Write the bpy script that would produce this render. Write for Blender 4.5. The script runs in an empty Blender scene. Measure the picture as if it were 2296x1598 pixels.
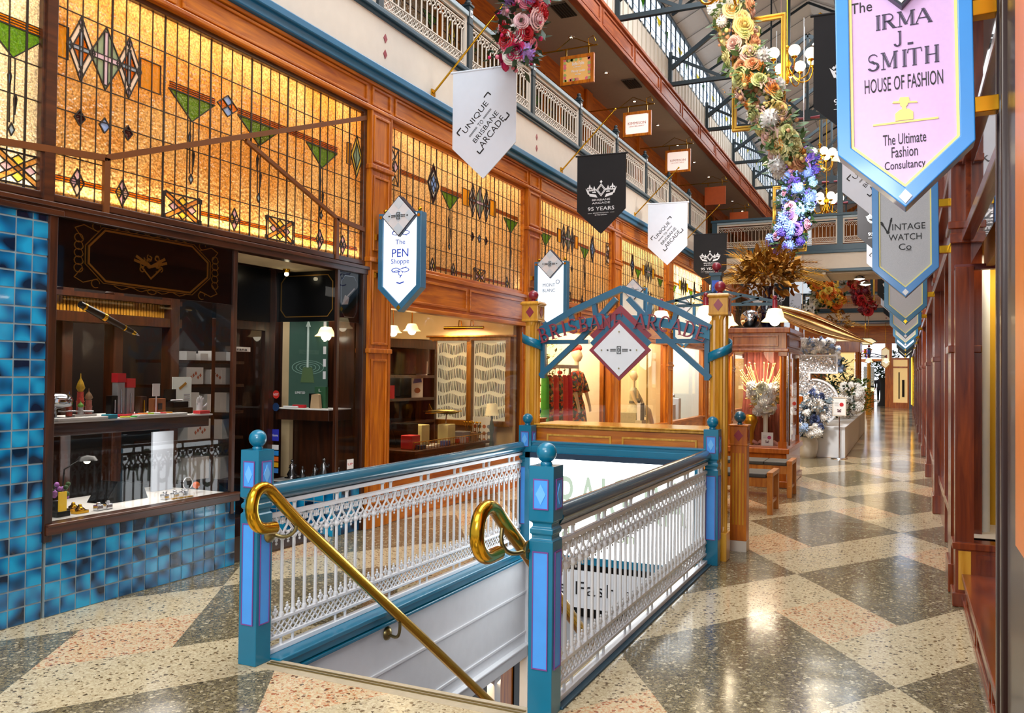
import bpy, bmesh, math, random
from mathutils import Vector, Matrix
random.seed(7)
S = bpy.context.scene
COL = S.collection
PI = math.pi
V = Vector
# ---------------------------------------------------------------- camera, world, exposure, big lights
cam_d = bpy.data.cameras.new('camera'); cam = bpy.data.objects.new('camera', cam_d); COL.objects.link(cam)
cam_d.sensor_fit = 'HORIZONTAL'; cam_d.sensor_width = 36.0; cam_d.lens = 36.0*1900/2296
cam_d.clip_start = 0.05; cam_d.clip_end = 300
_r = V((0.90701785, 0.42095371, 0.01079738)); _u = V((-0.00171213, -0.0219545, 0.9997575)); _f = V((-0.42108869, 0.90681639, 0.0191924))
cam.matrix_world = Matrix(((_r.x,_u.x,-_f.x,0),(_r.y,_u.y,-_f.y,0),(_r.z,_u.z,-_f.z,1.65),(0,0,0,1)))
S.camera = cam
S.view_settings.view_transform = 'Standard'; S.view_settings.look = 'None'
S.view_settings.exposure = 0.08; S.view_settings.gamma = 1.0; S.view_settings.use_curve_mapping = False
S.cycles.use_denoising = True
S.cycles.max_bounces = 7; S.cycles.diffuse_bounces = 3; S.cycles.glossy_bounces = 3
S.cycles.transmission_bounces = 4; S.cycles.transparent_max_bounces = 14
S.cycles.caustics_reflective = False; S.cycles.caustics_refractive = False
S.cycles.sample_clamp_indirect = 4.0
W = bpy.data.worlds.new('sky'); S.world = W; W.use_nodes = True
W.node_tree.nodes['Background'].inputs[0].default_value = (0.86, 0.93, 1.0, 1)
W.node_tree.nodes['Background'].inputs[1].default_value = .75

def area(name, loc, aim, sx, sy, power, col=(1,1,1), spread=None):
    d = bpy.data.lights.new(name, 'AREA'); d.shape = 'RECTANGLE'; d.size = sx; d.size_y = sy
    d.energy = power; d.color = col
    if spread: d.spread = spread
    o = bpy.data.objects.new(name, d); COL.objects.link(o); o.location = loc
    z = (V(loc)-V(aim)).normalized(); x = V((1,0,0)) if abs(z.z) > .97 else V((0,0,1)).cross(z).normalized()   # sx runs along world X when the lamp faces straight down or up
    x = (x-z*x.dot(z)).normalized(); y = z.cross(x); o.rotation_euler = Matrix((x,y,z)).transposed().to_euler()
    return o
def point(name, loc, power, col=(1,.8,.55), r=.06):
    d = bpy.data.lights.new(name, 'POINT'); d.energy = power; d.color = col; d.shadow_soft_size = r
    o = bpy.data.objects.new(name, d); COL.objects.link(o); o.location = loc
    return o
WARM = (1,.74,.42); NEUT = (1,.93,.84); DAY = (.9,.96,1)
# unseen lamps standing for skylight daylight, then front fill added behind and above the viewer
area('roof_daylight', (-2.4, 6, 10.2), (-2.4, 6, 0), 3.6, 9, 720, DAY)
area('roof_daylight', (-2.4, 14.5, 10.3), (-2.4, 14.5, 0), 3.6, 6, 560, DAY)
area('entrance_fill', (-2.4, 0.6, 4.4), (-2.8, 5.2, .6), 3.2, 1.6, 120, NEUT)
area('entrance_fill', (-0.8, -0.9, 2.9), (-2.8, 5, .9), 1.6, .9, 125, (.97,.98,1))  # added low and close, in place of a camera flash

# ---------------------------------------------------------------- colour and material helpers
def lin(h):
    h = h.lstrip('#'); o = []
    for i in (0,2,4):
        c = int(h[i:i+2],16)/255; o.append(c/12.92 if c <= .04045 else ((c+.055)/1.055)**2.4)
    return (o[0],o[1],o[2],1)
MC = {}
def _new(name):
    m = bpy.data.materials.new(name); m.use_nodes = True; nt = m.node_tree
    return m, nt, nt.nodes['Principled BSDF'], nt.nodes['Material Output']
def plain(name, hexc, rough=.5, metal=0, coat=0, emit=0, ecol=None, var=.06, scale=9, bump=0, bscale=60, spec=.5):
    if name in MC: return MC[name]
    m, nt, b, out = _new(name); c = lin(hexc)
    b.inputs['Roughness'].default_value = rough; b.inputs['Metallic'].default_value = metal
    b.inputs['Coat Weight'].default_value = coat; b.inputs['Coat Roughness'].default_value = .08
    b.inputs['Specular IOR Level'].default_value = spec
    tc = nt.nodes.new('ShaderNodeTexCoord'); n = nt.nodes.new('ShaderNodeTexNoise'); n.inputs['Scale'].default_value = scale
    nt.links.new(tc.outputs['Object'], n.inputs['Vector'])
    mx = nt.nodes.new('ShaderNodeMix'); mx.data_type = 'RGBA'
    mx.inputs[6].default_value = tuple(x*(1-var*2.2) for x in c[:3])+(1,); mx.inputs[7].default_value = tuple(min(1,x*(1+var)) for x in c[:3])+(1,)
    nt.links.new(n.outputs['Fac'], mx.inputs[0]); nt.links.new(mx.outputs[2], b.inputs['Base Color'])
    if emit:
        b.inputs['Emission Color'].default_value = lin(ecol) if ecol else c; b.inputs['Emission Strength'].default_value = emit
    if bump:
        n2 = nt.nodes.new('ShaderNodeTexNoise'); n2.inputs['Scale'].default_value = bscale; nt.links.new(tc.outputs['Object'], n2.inputs['Vector'])
        bp = nt.nodes.new('ShaderNodeBump'); bp.inputs['Strength'].default_value = bump; bp.inputs['Distance'].default_value = .01
        nt.links.new(n2.outputs['Fac'], bp.inputs['Height']); nt.links.new(bp.outputs['Normal'], b.inputs['Normal'])
    MC[name] = m; return m
def wood(name, c1, c2, rough=.34, axis='Z', sc=1.0, coat=.22):
    if name in MC: return MC[name]
    m, nt, b, out = _new(name)
    b.inputs['Roughness'].default_value = rough; b.inputs['Coat Weight'].default_value = coat; b.inputs['Coat Roughness'].default_value = .12
    tc = nt.nodes.new('ShaderNodeTexCoord'); mp = nt.nodes.new('ShaderNodeMapping')
    s = {'X':(.9,9,9),'Y':(9,.9,9),'Z':(9,9,.9)}[axis]
    mp.inputs['Scale'].default_value = tuple(q*sc for q in s)
    n = nt.nodes.new('ShaderNodeTexNoise'); n.inputs['Scale'].default_value = 2.2; n.inputs['Detail'].default_value = 7; n.inputs['Distortion'].default_value = .6
    r = nt.nodes.new('ShaderNodeValToRGB'); r.color_ramp.elements[0].position = .3; r.color_ramp.elements[0].color = lin(c1)
    r.color_ramp.elements[1].position = .72; r.color_ramp.elements[1].color = lin(c2)
    nt.links.new(tc.outputs['Object'], mp.inputs[0]); nt.links.new(mp.outputs[0], n.inputs['Vector']); nt.links.new(n.outputs['Fac'], r.inputs[0]); nt.links.new(r.outputs[0], b.inputs['Base Color'])
    MC[name] = m; return m
def glow(name, hexc, strength):
    if name in MC: return MC[name]
    m, nt, b, out = _new(name); e = nt.nodes.new('ShaderNodeEmission'); e.inputs[0].default_value = lin(hexc); e.inputs[1].default_value = strength
    nt.links.new(e.outputs[0], out.inputs[0]); MC[name] = m; return m
def clear_glass(name='clear_glass', tint='ffffff', refl=.045):
    if name in MC: return MC[name]
    m, nt, b, out = _new(name); t = nt.nodes.new('ShaderNodeBsdfTransparent'); t.inputs[0].default_value = lin(tint)
    g = nt.nodes.new('ShaderNodeBsdfGlossy'); g.inputs['Roughness'].default_value = .02
    fr = nt.nodes.new('ShaderNodeFresnel'); fr.inputs[0].default_value = 1.45
    ad = nt.nodes.new('ShaderNodeMath'); ad.operation = 'MULTIPLY'; ad.inputs[1].default_value = refl/.05
    mx = nt.nodes.new('ShaderNodeMixShader'); nt.links.new(fr.outputs[0], ad.inputs[0]); nt.links.new(ad.outputs[0], mx.inputs[0])
    nt.links.new(t.outputs[0], mx.inputs[1]); nt.links.new(g.outputs[0], mx.inputs[2]); nt.links.new(mx.outputs[0], out.inputs[0]); MC[name] = m; return m
def art_glass(name, hexc, trans=.8, bscale=40, bump=.5, c2=None, seethru=0.0):
    # cathedral glass: lets the lamps behind it glow through, with a rippled glossy face
    if name in MC: return MC[name]
    m, nt, b, out = _new(name); tl = nt.nodes.new('ShaderNodeBsdfTranslucent'); df = nt.nodes.new('ShaderNodeBsdfDiffuse'); gl = nt.nodes.new('ShaderNodeBsdfGlossy')
    gl.inputs['Roughness'].default_value = .12
    tc = nt.nodes.new('ShaderNodeTexCoord'); n = nt.nodes.new('ShaderNodeTexNoise'); n.inputs['Scale'].default_value = bscale; n.inputs['Detail'].default_value = 1
    nt.links.new(tc.outputs['Object'], n.inputs['Vector'])
    bp = nt.nodes.new('ShaderNodeBump'); bp.inputs['Strength'].default_value = bump; bp.inputs['Distance'].default_value = .02; nt.links.new(n.outputs['Fac'], bp.inputs['Height'])
    mx = nt.nodes.new('ShaderNodeMix'); mx.data_type = 'RGBA'; mx.inputs[6].default_value = lin(hexc); mx.inputs[7].default_value = lin(c2 or hexc)
    n3 = nt.nodes.new('ShaderNodeTexNoise'); n3.inputs['Scale'].default_value = 2.2; n3.inputs['Detail'].default_value = 4; nt.links.new(tc.outputs['Object'], n3.inputs['Vector'])
    rr = nt.nodes.new('ShaderNodeValToRGB'); rr.color_ramp.elements[0].position = .42; rr.color_ramp.elements[1].position = .6
    nt.links.new(n3.outputs['Fac'], rr.inputs[0]); nt.links.new(rr.outputs[0], mx.inputs[0])
    n5 = nt.nodes.new('ShaderNodeTexVoronoi'); n5.inputs['Scale'].default_value = bscale*2.2; n5.feature = 'SMOOTH_F1'; nt.links.new(tc.outputs['Object'], n5.inputs['Vector'])
    mr = nt.nodes.new('ShaderNodeMapRange'); mr.inputs[1].default_value = .1; mr.inputs[2].default_value = .7; mr.inputs[3].default_value = 1.12; mr.inputs[4].default_value = .45; nt.links.new(n5.outputs['Distance'], mr.inputs[0])
    vm = nt.nodes.new('ShaderNodeVectorMath'); vm.operation = 'SCALE'; nt.links.new(mx.outputs[2], vm.inputs[0]); nt.links.new(mr.outputs[0], vm.inputs['Scale'])
    for q in (tl, df): nt.links.new(vm.outputs[0], q.inputs[0])
    for q in (tl, df, gl): nt.links.new(bp.outputs[0], q.inputs['Normal'])
    m1 = nt.nodes.new('ShaderNodeMixShader'); m1.inputs[0].default_value = trans; nt.links.new(df.outputs[0], m1.inputs[1]); nt.links.new(tl.outputs[0], m1.inputs[2])
    m2 = nt.nodes.new('ShaderNodeMixShader'); m2.inputs[0].default_value = .1; nt.links.new(m1.outputs[0], m2.inputs[1]); nt.links.new(gl.outputs[0], m2.inputs[2])
    nt.links.new(m2.outputs[0], out.inputs[0]); MC[name] = m; return m

def tint_glass(name, hexc, body=.45, c2=None):
    if name in MC: return MC[name]
    m, nt, b, out = _new(name); L = nt.links.new; t = nt.nodes.new('ShaderNodeBsdfTransparent'); d = nt.nodes.new('ShaderNodeBsdfDiffuse'); g = nt.nodes.new('ShaderNodeBsdfGlossy'); g.inputs['Roughness'].default_value = .15
    tc = nt.nodes.new('ShaderNodeTexCoord'); n = nt.nodes.new('ShaderNodeTexNoise'); n.inputs['Scale'].default_value = 14; L(tc.outputs['Object'], n.inputs['Vector'])
    mx = nt.nodes.new('ShaderNodeMix'); mx.data_type = 'RGBA'; mx.inputs[6].default_value = lin(hexc); mx.inputs[7].default_value = lin(c2 or hexc); L(n.outputs['Fac'], mx.inputs[0])
    for q in (t, d): L(mx.outputs[2], q.inputs[0])
    n2 = nt.nodes.new('ShaderNodeTexNoise'); n2.inputs['Scale'].default_value = 40; L(tc.outputs['Object'], n2.inputs['Vector']); bp = nt.nodes.new('ShaderNodeBump'); bp.inputs['Strength'].default_value = .4; bp.inputs['Distance'].default_value = .02; L(n2.outputs['Fac'], bp.inputs['Height']); L(bp.outputs[0], g.inputs['Normal'])
    a = nt.nodes.new('ShaderNodeMixShader'); a.inputs[0].default_value = body; L(t.outputs[0], a.inputs[1]); L(d.outputs[0], a.inputs[2])
    c = nt.nodes.new('ShaderNodeMixShader'); c.inputs[0].default_value = .07; L(a.outputs[0], c.inputs[1]); L(g.outputs[0], c.inputs[2]); L(c.outputs[0], out.inputs[0]); MC[name] = m; return m
# ---------------------------------------------------------------- mesh collector
class Pl:                                   # a plane: (u, v, w) -> world
    def __init__(s, o, ux, uy):
        s.o = V(o); s.x = V(ux); s.y = V(uy); s.n = s.x.cross(s.y)
    def __call__(s, u, v, w=0): return s.o + s.x*u + s.y*v + s.n*w
def front(x, y, z): return Pl((x,y,z), (1,0,0), (0,0,1))          # faces the viewer (-Y)
def sideL(x, y=0, z=0): return Pl((x,y,z), (0,1,0), (0,0,1))      # on the left wall, faces +X
def sideR(x, y=0, z=0): return Pl((x,y,z), (0,-1,0), (0,0,1))     # on the right wall, faces -X
ORG = {}
class MB:
    rk = 0
    def __init__(s): s.v = []; s.f = []; s.m = []; s.s = []
    def add(s, vs, fs, mi=0, smooth=False):
        b = len(s.v); s.v += [V(q) for q in vs]
        for f in fs: s.f.append([b+i for i in f]); s.m.append(mi); s.s.append(smooth)
        return s
    def box(s, x0, x1, y0, y1, z0, z1, mi=0):
        s.rk += 1; e = .00012*(s.rk%8); x0 -= e; x1 += e; y0 -= e; y1 += e; z0 += e*.5; z1 -= e*.5
        return s.add([(x0,y0,z0),(x1,y0,z0),(x1,y1,z0),(x0,y1,z0),(x0,y0,z1),(x1,y0,z1),(x1,y1,z1),(x0,y1,z1)],
            [(0,3,2,1),(4,5,6,7),(0,1,5,4),(1,2,6,5),(2,3,7,6),(3,0,4,7)], mi)
    def pbox(s, P, u0, u1, v0, v1, w0, w1, mi=0):
        s.rk += 1; e = .00012*(s.rk%8); u0 += e; u1 -= e; v0 += e; v1 -= e; w1 += e; w0 -= e
        c = [P(u,v,w) for w in (w0,w1) for (u,v) in ((u0,v0),(u1,v0),(u1,v1),(u0,v1))]
        return s.add(c, [(0,3,2,1),(4,5,6,7),(0,1,5,4),(1,2,6,5),(2,3,7,6),(3,0,4,7)], mi)
    def prism(s, P, pts, w0, w1, mi=0):                            # pts counter-clockwise in the plane
        s.rk += 1; w1 += .00011*(s.rk%6); w0 -= .00011*(s.rk%6)
        n = len(pts); c = [P(u,v,w0) for u,v in pts]+[P(u,v,w1) for u,v in pts]
        return s.add(c, [tuple(range(n-1,-1,-1)), tuple(range(n,2*n))]+[(i,(i+1)%n,n+(i+1)%n,n+i) for i in range(n)], mi)
    def ring(s, P, outer, inner, w0, w1, mi=0):                    # frame between two outlines of equal count
        n = len(outer); c = [P(u,v,w) for w in (w0,w1) for pts in (outer,inner) for u,v in pts]
        fs = []
        for i in range(n):
            j = (i+1)%n
            fs += [(2*n+i,2*n+j,3*n+j,3*n+i),(i,n+i,n+j,j),(i,j,2*n+j,2*n+i),(n+i,3*n+i,3*n+j,n+j)]
        return s.add(c, fs, mi)
    def ribbon(s, P, pts, wd, w0, w1, mi=0):                       # flat stroke along a polyline
        for i in range(len(pts)-1):
            s.rk += 1; w0 -= .00013*(s.rk%5); w1 += .00017*(s.rk%7)
            a = V((pts[i][0],pts[i][1])); b = V((pts[i+1][0],pts[i+1][1])); d = b-a
            if d.length < 1e-6: continue
            d.normalize(); nn = V((-d.y,d.x))*wd/2; e = d*wd*.3
            a2 = a-(e if i else d*0); b2 = b+(e if i < len(pts)-2 else d*0)
            q = [a2-nn, b2-nn, b2+nn, a2+nn]; s.prism(P, [(t.x,t.y) for t in q], w0, w1, mi)
        return s
    def cyl(s, p0, p1, r0, r1=None, n=10, mi=0, smooth=True, caps=True):
        p0 = V(p0); p1 = V(p1); r1 = r0 if r1 is None else r1; d = (p1-p0)
        if d.length < 1e-7: return s
        d.normalize(); a = d.orthogonal().normalized(); b = d.cross(a)
        vs = [p+(a*math.cos(2*PI*i/n)+b*math.sin(2*PI*i/n))*r for p,r in ((p0,r0),(p1,r1)) for i in range(n)]
        s.add(vs, [(i,(i+1)%n,n+(i+1)%n,n+i) for i in range(n)], mi, smooth)
        if caps: s.add(vs, [tuple(range(n-1,-1,-1)), tuple(range(n,2*n))], mi)
        return s
    def tube(s, pts, r, n=8, mi=0, caps=True):
        pts = [V(p) for p in pts]; L = len(pts); rr = r if isinstance(r,(list,tuple)) else [r]*L
        t0 = (pts[1]-pts[0]).normalized(); a = t0.orthogonal().normalized(); vs = []
        for i,p in enumerate(pts):
            t = ((pts[min(i+1,L-1)]-p).normalized()+(p-pts[max(i-1,0)]).normalized())
            t = t.normalized() if t.length > 1e-6 else t0
            a = (a-t*a.dot(t)); a = a.normalized() if a.length > 1e-6 else t.orthogonal().normalized(); b = t.cross(a)
            vs += [p+(a*math.cos(2*PI*k/n)+b*math.sin(2*PI*k/n))*rr[i] for k in range(n)]
        fs = [(i*n+k,i*n+(k+1)%n,(i+1)*n+(k+1)%n,(i+1)*n+k) for i in range(L-1) for k in range(n)]
        s.add(vs, fs, mi, True)
        if caps: s.add(vs, [tuple(range(n-1,-1,-1)), tuple((L-1)*n+k for k in range(n))], mi)
        return s
    def lathe(s, prof, c, n=16, mi=0, ax=(0,0,1), smooth=True):    # prof: (r, h)
        c = V(c); d = V(ax).normalized(); a = d.orthogonal().normalized(); b = d.cross(a); L = len(prof)
        vs = [c+d*h+(a*math.cos(2*PI*k/n)+b*math.sin(2*PI*k/n))*r for r,h in prof for k in range(n)]
        s.add(vs, [(i*n+k,i*n+(k+1)%n,(i+1)*n+(k+1)%n,(i+1)*n+k) for i in range(L-1) for k in range(n)], mi, smooth)
        for i,rev in ((0,True),(L-1,False)):
            if prof[i][0] > 1e-4: s.add(vs, [tuple(i*n+k for k in (range(n-1,-1,-1) if rev else range(n)))], mi)
        return s
    def ball(s, c, r, n=16, m=10, mi=0, sc=(1,1,1)):
        c = V(c); vs = [c+V((r*sc[0]*math.sin(PI*j/m)*math.cos(2*PI*k/n), r*sc[1]*math.sin(PI*j/m)*math.sin(2*PI*k/n), -r*sc[2]*math.cos(PI*j/m))) for j in range(m+1) for k in range(n)]
        return s.add(vs, [(j*n+k,j*n+(k+1)%n,(j+1)*n+(k+1)%n,(j+1)*n+k) for j in range(m) for k in range(n)], mi, True)
    def loft(s, rings, mi=0, smooth=True, caps=True):              # rings: lists of points, equal count
        n = len(rings[0]); vs = [p for r in rings for p in r]
        s.add(vs, [(i*n+k,i*n+(k+1)%n,(i+1)*n+(k+1)%n,(i+1)*n+k) for i in range(len(rings)-1) for k in range(n)], mi, smooth)
        if caps: s.add(vs, [tuple(range(n-1,-1,-1)), tuple((len(rings)-1)*n+k for k in range(n))], mi)
        return s
    def build(s, name, mats, parent=None, bevel=0, org=None, merge=False):
        me = bpy.data.meshes.new(name)
        if not isinstance(mats,(list,tuple)): mats = [mats]
        if parent is not None: o0 = ORG[parent.name]
        elif org is not None: o0 = V(org)
        else:
            xs = [q.x for q in s.v]; ys = [q.y for q in s.v]; zs = [q.z for q in s.v]
            o0 = V(((min(xs)+max(xs))/2,(min(ys)+max(ys))/2,min(zs)))
        me.from_pydata([tuple(q-o0) for q in s.v], [], s.f)
        for m in mats: me.materials.append(m)
        me.polygons.foreach_set('material_index', s.m); me.polygons.foreach_set('use_smooth', s.s)
        me.validate(); me.update()
        if merge:
            bm = bmesh.new(); bm.from_mesh(me); bmesh.ops.remove_doubles(bm, verts=bm.verts, dist=1e-5); bm.to_mesh(me); bm.free()
        o = bpy.data.objects.new(name, me); COL.objects.link(o)
        if bevel:
            md = o.modifiers.new('soft_edges','BEVEL'); md.width = bevel; md.segments = 2; md.limit_method = 'ANGLE'
        if parent is not None: o.parent = parent
        else: o.location = o0
        ORG[o.name] = o0
        return o
ORDS = ['first','second','third','fourth','fifth','sixth','seventh','eighth','ninth','tenth','eleventh','twelfth','thirteenth','fourteenth','fifteenth','sixteenth']
def tag(o, label=None, cat=None, group=None, kind=None):
    if label: o['label'] = label
    if cat: o['category'] = cat
    if group: o['group'] = group
    if kind: o['kind'] = kind
    return o
def thing(name, label, cat, loc=(0,0,0), group=None, kind=None):
    o = bpy.data.objects.new(name, None); o.empty_display_size = .05; COL.objects.link(o); o.location = loc; ORG[o.name] = V(loc)
    return tag(o, label, cat, group, kind)
def struct(name, label=None, cat='structure', loc=(0,0,0)):
    return thing(name, label, cat, loc, None, 'structure')
def copy_tree(src, loc, rz=0, label=None, group=None, sc=None):
    def cp(o, par):
        c = o.copy(); COL.objects.link(c); ORG[c.name] = V((0,0,0))
        if par: c.parent = par
        for k in o.children: cp(k, c)
        return c
    c = cp(src, None); c.location = loc; c.rotation_euler = (0,0,rz)
    if sc: c.scale = (sc,)*3
    if label: c['label'] = label
    if group: c['group'] = group
    return c
def link(o, par, loc, rot=(0,0,0), sc=1):                          # another instance of a part, same mesh
    c = o.copy(); COL.objects.link(c); c.parent = par; c.location = loc; c.rotation_euler = rot
    c.scale = (sc,)*3 if not isinstance(sc,(tuple,list)) else sc
    return c
def text(body, P, box, mat, parent, w=.002, dep=.002, name='lettering', rot=0, keep=False, label=None):
    # lettering fitted into box = (u0, v0, width, height) on plane P; rot turns it about the box centre
    cu = bpy.data.curves.new('lettering','FONT'); cu.body = body; cu.extrude = .5*dep; cu.resolution_u = 3
    cu.align_x = 'CENTER'; cu.space_line = .95
    t = bpy.data.objects.new('lettering', cu); COL.objects.link(t); bpy.context.view_layer.update()
    me = bpy.data.meshes.new_from_object(t.evaluated_get(bpy.context.evaluated_depsgraph_get()))
    bpy.data.objects.remove(t); bpy.data.curves.remove(cu)
    xs = [q.co.x for q in me.vertices]; ys = [q.co.y for q in me.vertices]
    sx = box[2]/(max(xs)-min(xs)); sy = box[3]/(max(ys)-min(ys))
    if keep: sx = sy = min(sx, sy)
    cx, cy = (max(xs)+min(xs))/2, (max(ys)+min(ys))/2; uc, vc = box[0]+box[2]/2, box[1]+box[3]/2
    o0 = ORG[parent.name] if parent else V((0,0,0)); cr, sr = math.cos(rot), math.sin(rot)
    for q in me.vertices:
        a, b = (q.co.x-cx)*sx, (q.co.y-cy)*sy
        q.co = P(uc+a*cr-b*sr, vc+a*sr+b*cr, w+q.co.z) - o0
    me.materials.clear(); me.materials.append(mat)
    o = bpy.data.objects.new(name, me); COL.objects.link(o); ORG[o.name] = o0
    if parent: o.parent = parent
    if label: o['label'] = label
    return o
def arc(cx, cy, r, a0, a1, n=8, ry=None):
    ry = r if ry is None else ry
    return [(cx+r*math.cos(math.radians(a0+(a1-a0)*i/n)), cy+ry*math.sin(math.radians(a0+(a1-a0)*i/n))) for i in range(n+1)]
def dia(cx, cy, a, b): return [(cx,cy-b),(cx+a,cy),(cx,cy+b),(cx-a,cy)]
def rect(u0, u1, v0, v1): return [(u0,v0),(u1,v0),(u1,v1),(u0,v1)]
# serif capitals drawn as thick and thin strokes in a unit box
def serif_strokes(ch):
    T, N = .17, .07; s = lambda x, y: ([(x-.14,y),(x+.14,y)], N)
    G = {'B':[([(.2,0),(.2,1)],T),([(.2,1)]+arc(.42,.75,.26,90,-90,8,.24)+[(.2,.52)],N*1.5),([(.2,.52)]+arc(.45,.26,.33,90,-90,8,.26)+[(.2,0)],N*1.7),s(.14,0),s(.14,1)],
     'R':[([(.2,0),(.2,1)],T),([(.2,1)]+arc(.45,.75,.28,90,-90,8,.25)+[(.2,.5)],N*1.5),([(.45,.5),(.8,0)],T),s(.2,0),s(.2,1),s(.84,0)],
     'I':[([(.4,0),(.4,1)],T),s(.4,0),s(.4,1)],
     'S':[(arc(.5,.74,.29,25,270,10,.25),N*1.6),(arc(.5,.25,.31,90,-155,10,.25),N*1.8),([(.62,.4),(.4,.6)],T*.9)],
     'A':[([(.02,0),(.46,1)],N),([(.46,1),(.9,0)],T),([(.2,.36),(.72,.36)],N),s(.04,0),s(.88,0)],
     'N':[([(.14,0),(.14,1)],N),([(.14,1),(.8,0)],T),([(.8,0),(.8,1)],N),s(.14,0),s(.12,1),s(.8,1)],
     'E':[([(.2,0),(.2,1)],T),([(.2,1),(.78,1)],N),([(.2,.52),(.62,.52)],N),([(.2,0),(.82,0)],N),([(.8,0),(.84,.24)],N),([(.77,1),(.8,.8)],N),s(.14,0),s(.14,1)],
     'C':[(arc(.52,.5,.42,52,308,14,.5),T*.75),([(.78,.92),(.8,.7)],N)],
     'D':[([(.2,0),(.2,1)],T),([(.2,1)]+arc(.38,.5,.48,90,-90,12,.5)+[(.2,0)],T*.7),s(.14,0),s(.14,1)],
     'M':[([(.1,0),(.1,1)],N),([(.1,1),(.48,.1)],T),([(.48,.1),(.86,1)],N),([(.86,1),(.86,0)],T),s(.1,0),s(.86,0),s(.08,1),s(.9,1)],
     'T':[([(.45,0),(.45,1)],T),([(.05,1),(.88,1)],N),([(.06,1),(.02,.78)],N),([(.87,1),(.9,.78)],N),s(.45,0)],
     'H':[([(.18,0),(.18,1)],T),([(.78,0),(.78,1)],T),([(.18,.5),(.78,.5)],N),s(.18,0),s(.18,1),s(.78,0),s(.78,1)],
     'J':[([(.55,1),(.55,.2)]+arc(.33,.2,.22,0,-170,8,.2),T*.8),s(.52,1)],
     '.':[([(.1,.07),(.55,.07)],.11)]}
    return G.get(ch, [])
# ---------------------------------------------------------------- palette
WO = wood('orange_timber','964406','d87e14'); WOY = wood('orange_timber_along','964406','d87e14',axis='Y'); WOX = wood('orange_timber_across','964406','d87e14',axis='X')
WD = wood('dark_timber','1e0d06','4a2410',rough=.3); WDY = wood('dark_timber_along','2a1208','54290f',axis='Y')
WM = wood('mahogany','561c06','8c3c12',rough=.22); WMY = wood('mahogany_along','561c06','8c3c12',axis='Y',rough=.22)
GW = wood('golden_oak','b5761a','e0a83e',rough=.2)
TEAL = plain('teal_paint','006f90',.3,coat=.3); SLATE = plain('slate_teal_paint','1f4456',.4); PBLUE = plain('sky_blue_paint','4a9cf0',.4); PURP = plain('plum_line_paint','7b4690',.4)
PBLU2 = plain('pale_blue_paint','6fb8f6',.4)
WHT = plain('white_paint','e6e8ec',.4,var=.03); CREAM = plain('cream_paint','d4cabc',.6,var=.03); WALLP = plain('parchment_wallpaper','ecd0a0',.8,var=.12,scale=3)
BRASS = plain('polished_brass','d9a52c',.17,metal=1,var=.1); BRONZ = plain('dull_brass','9a8a5c',.35,metal=1)
BLACK = plain('black_lacquer','070708',.3,spec=.25); MAROON = plain('maroon_paint','8c2436',.35,coat=.3); STEEL = plain('dark_steel_paint','1b2a31',.5)
CHROME = plain('chrome','d8dadf',.12,metal=1); GLASS = clear_glass(); PAPER = plain('white_card','f2f0ec',.6,var=.02); RED = plain('red_card','c8202a',.5); INK = plain('black_ink','121214',.6)
CAME = plain('lead_came','241d16',.45); LEAF = plain('leaf_green','2f5a26',.55,var=.25,scale=20); LEAFD = plain('deep_leaf_green','1c3a1c',.5,var=.25,scale=20)
GOLDL = plain('gilded_leaf','b07a22',.25,metal=.9,var=.25,scale=14)

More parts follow.
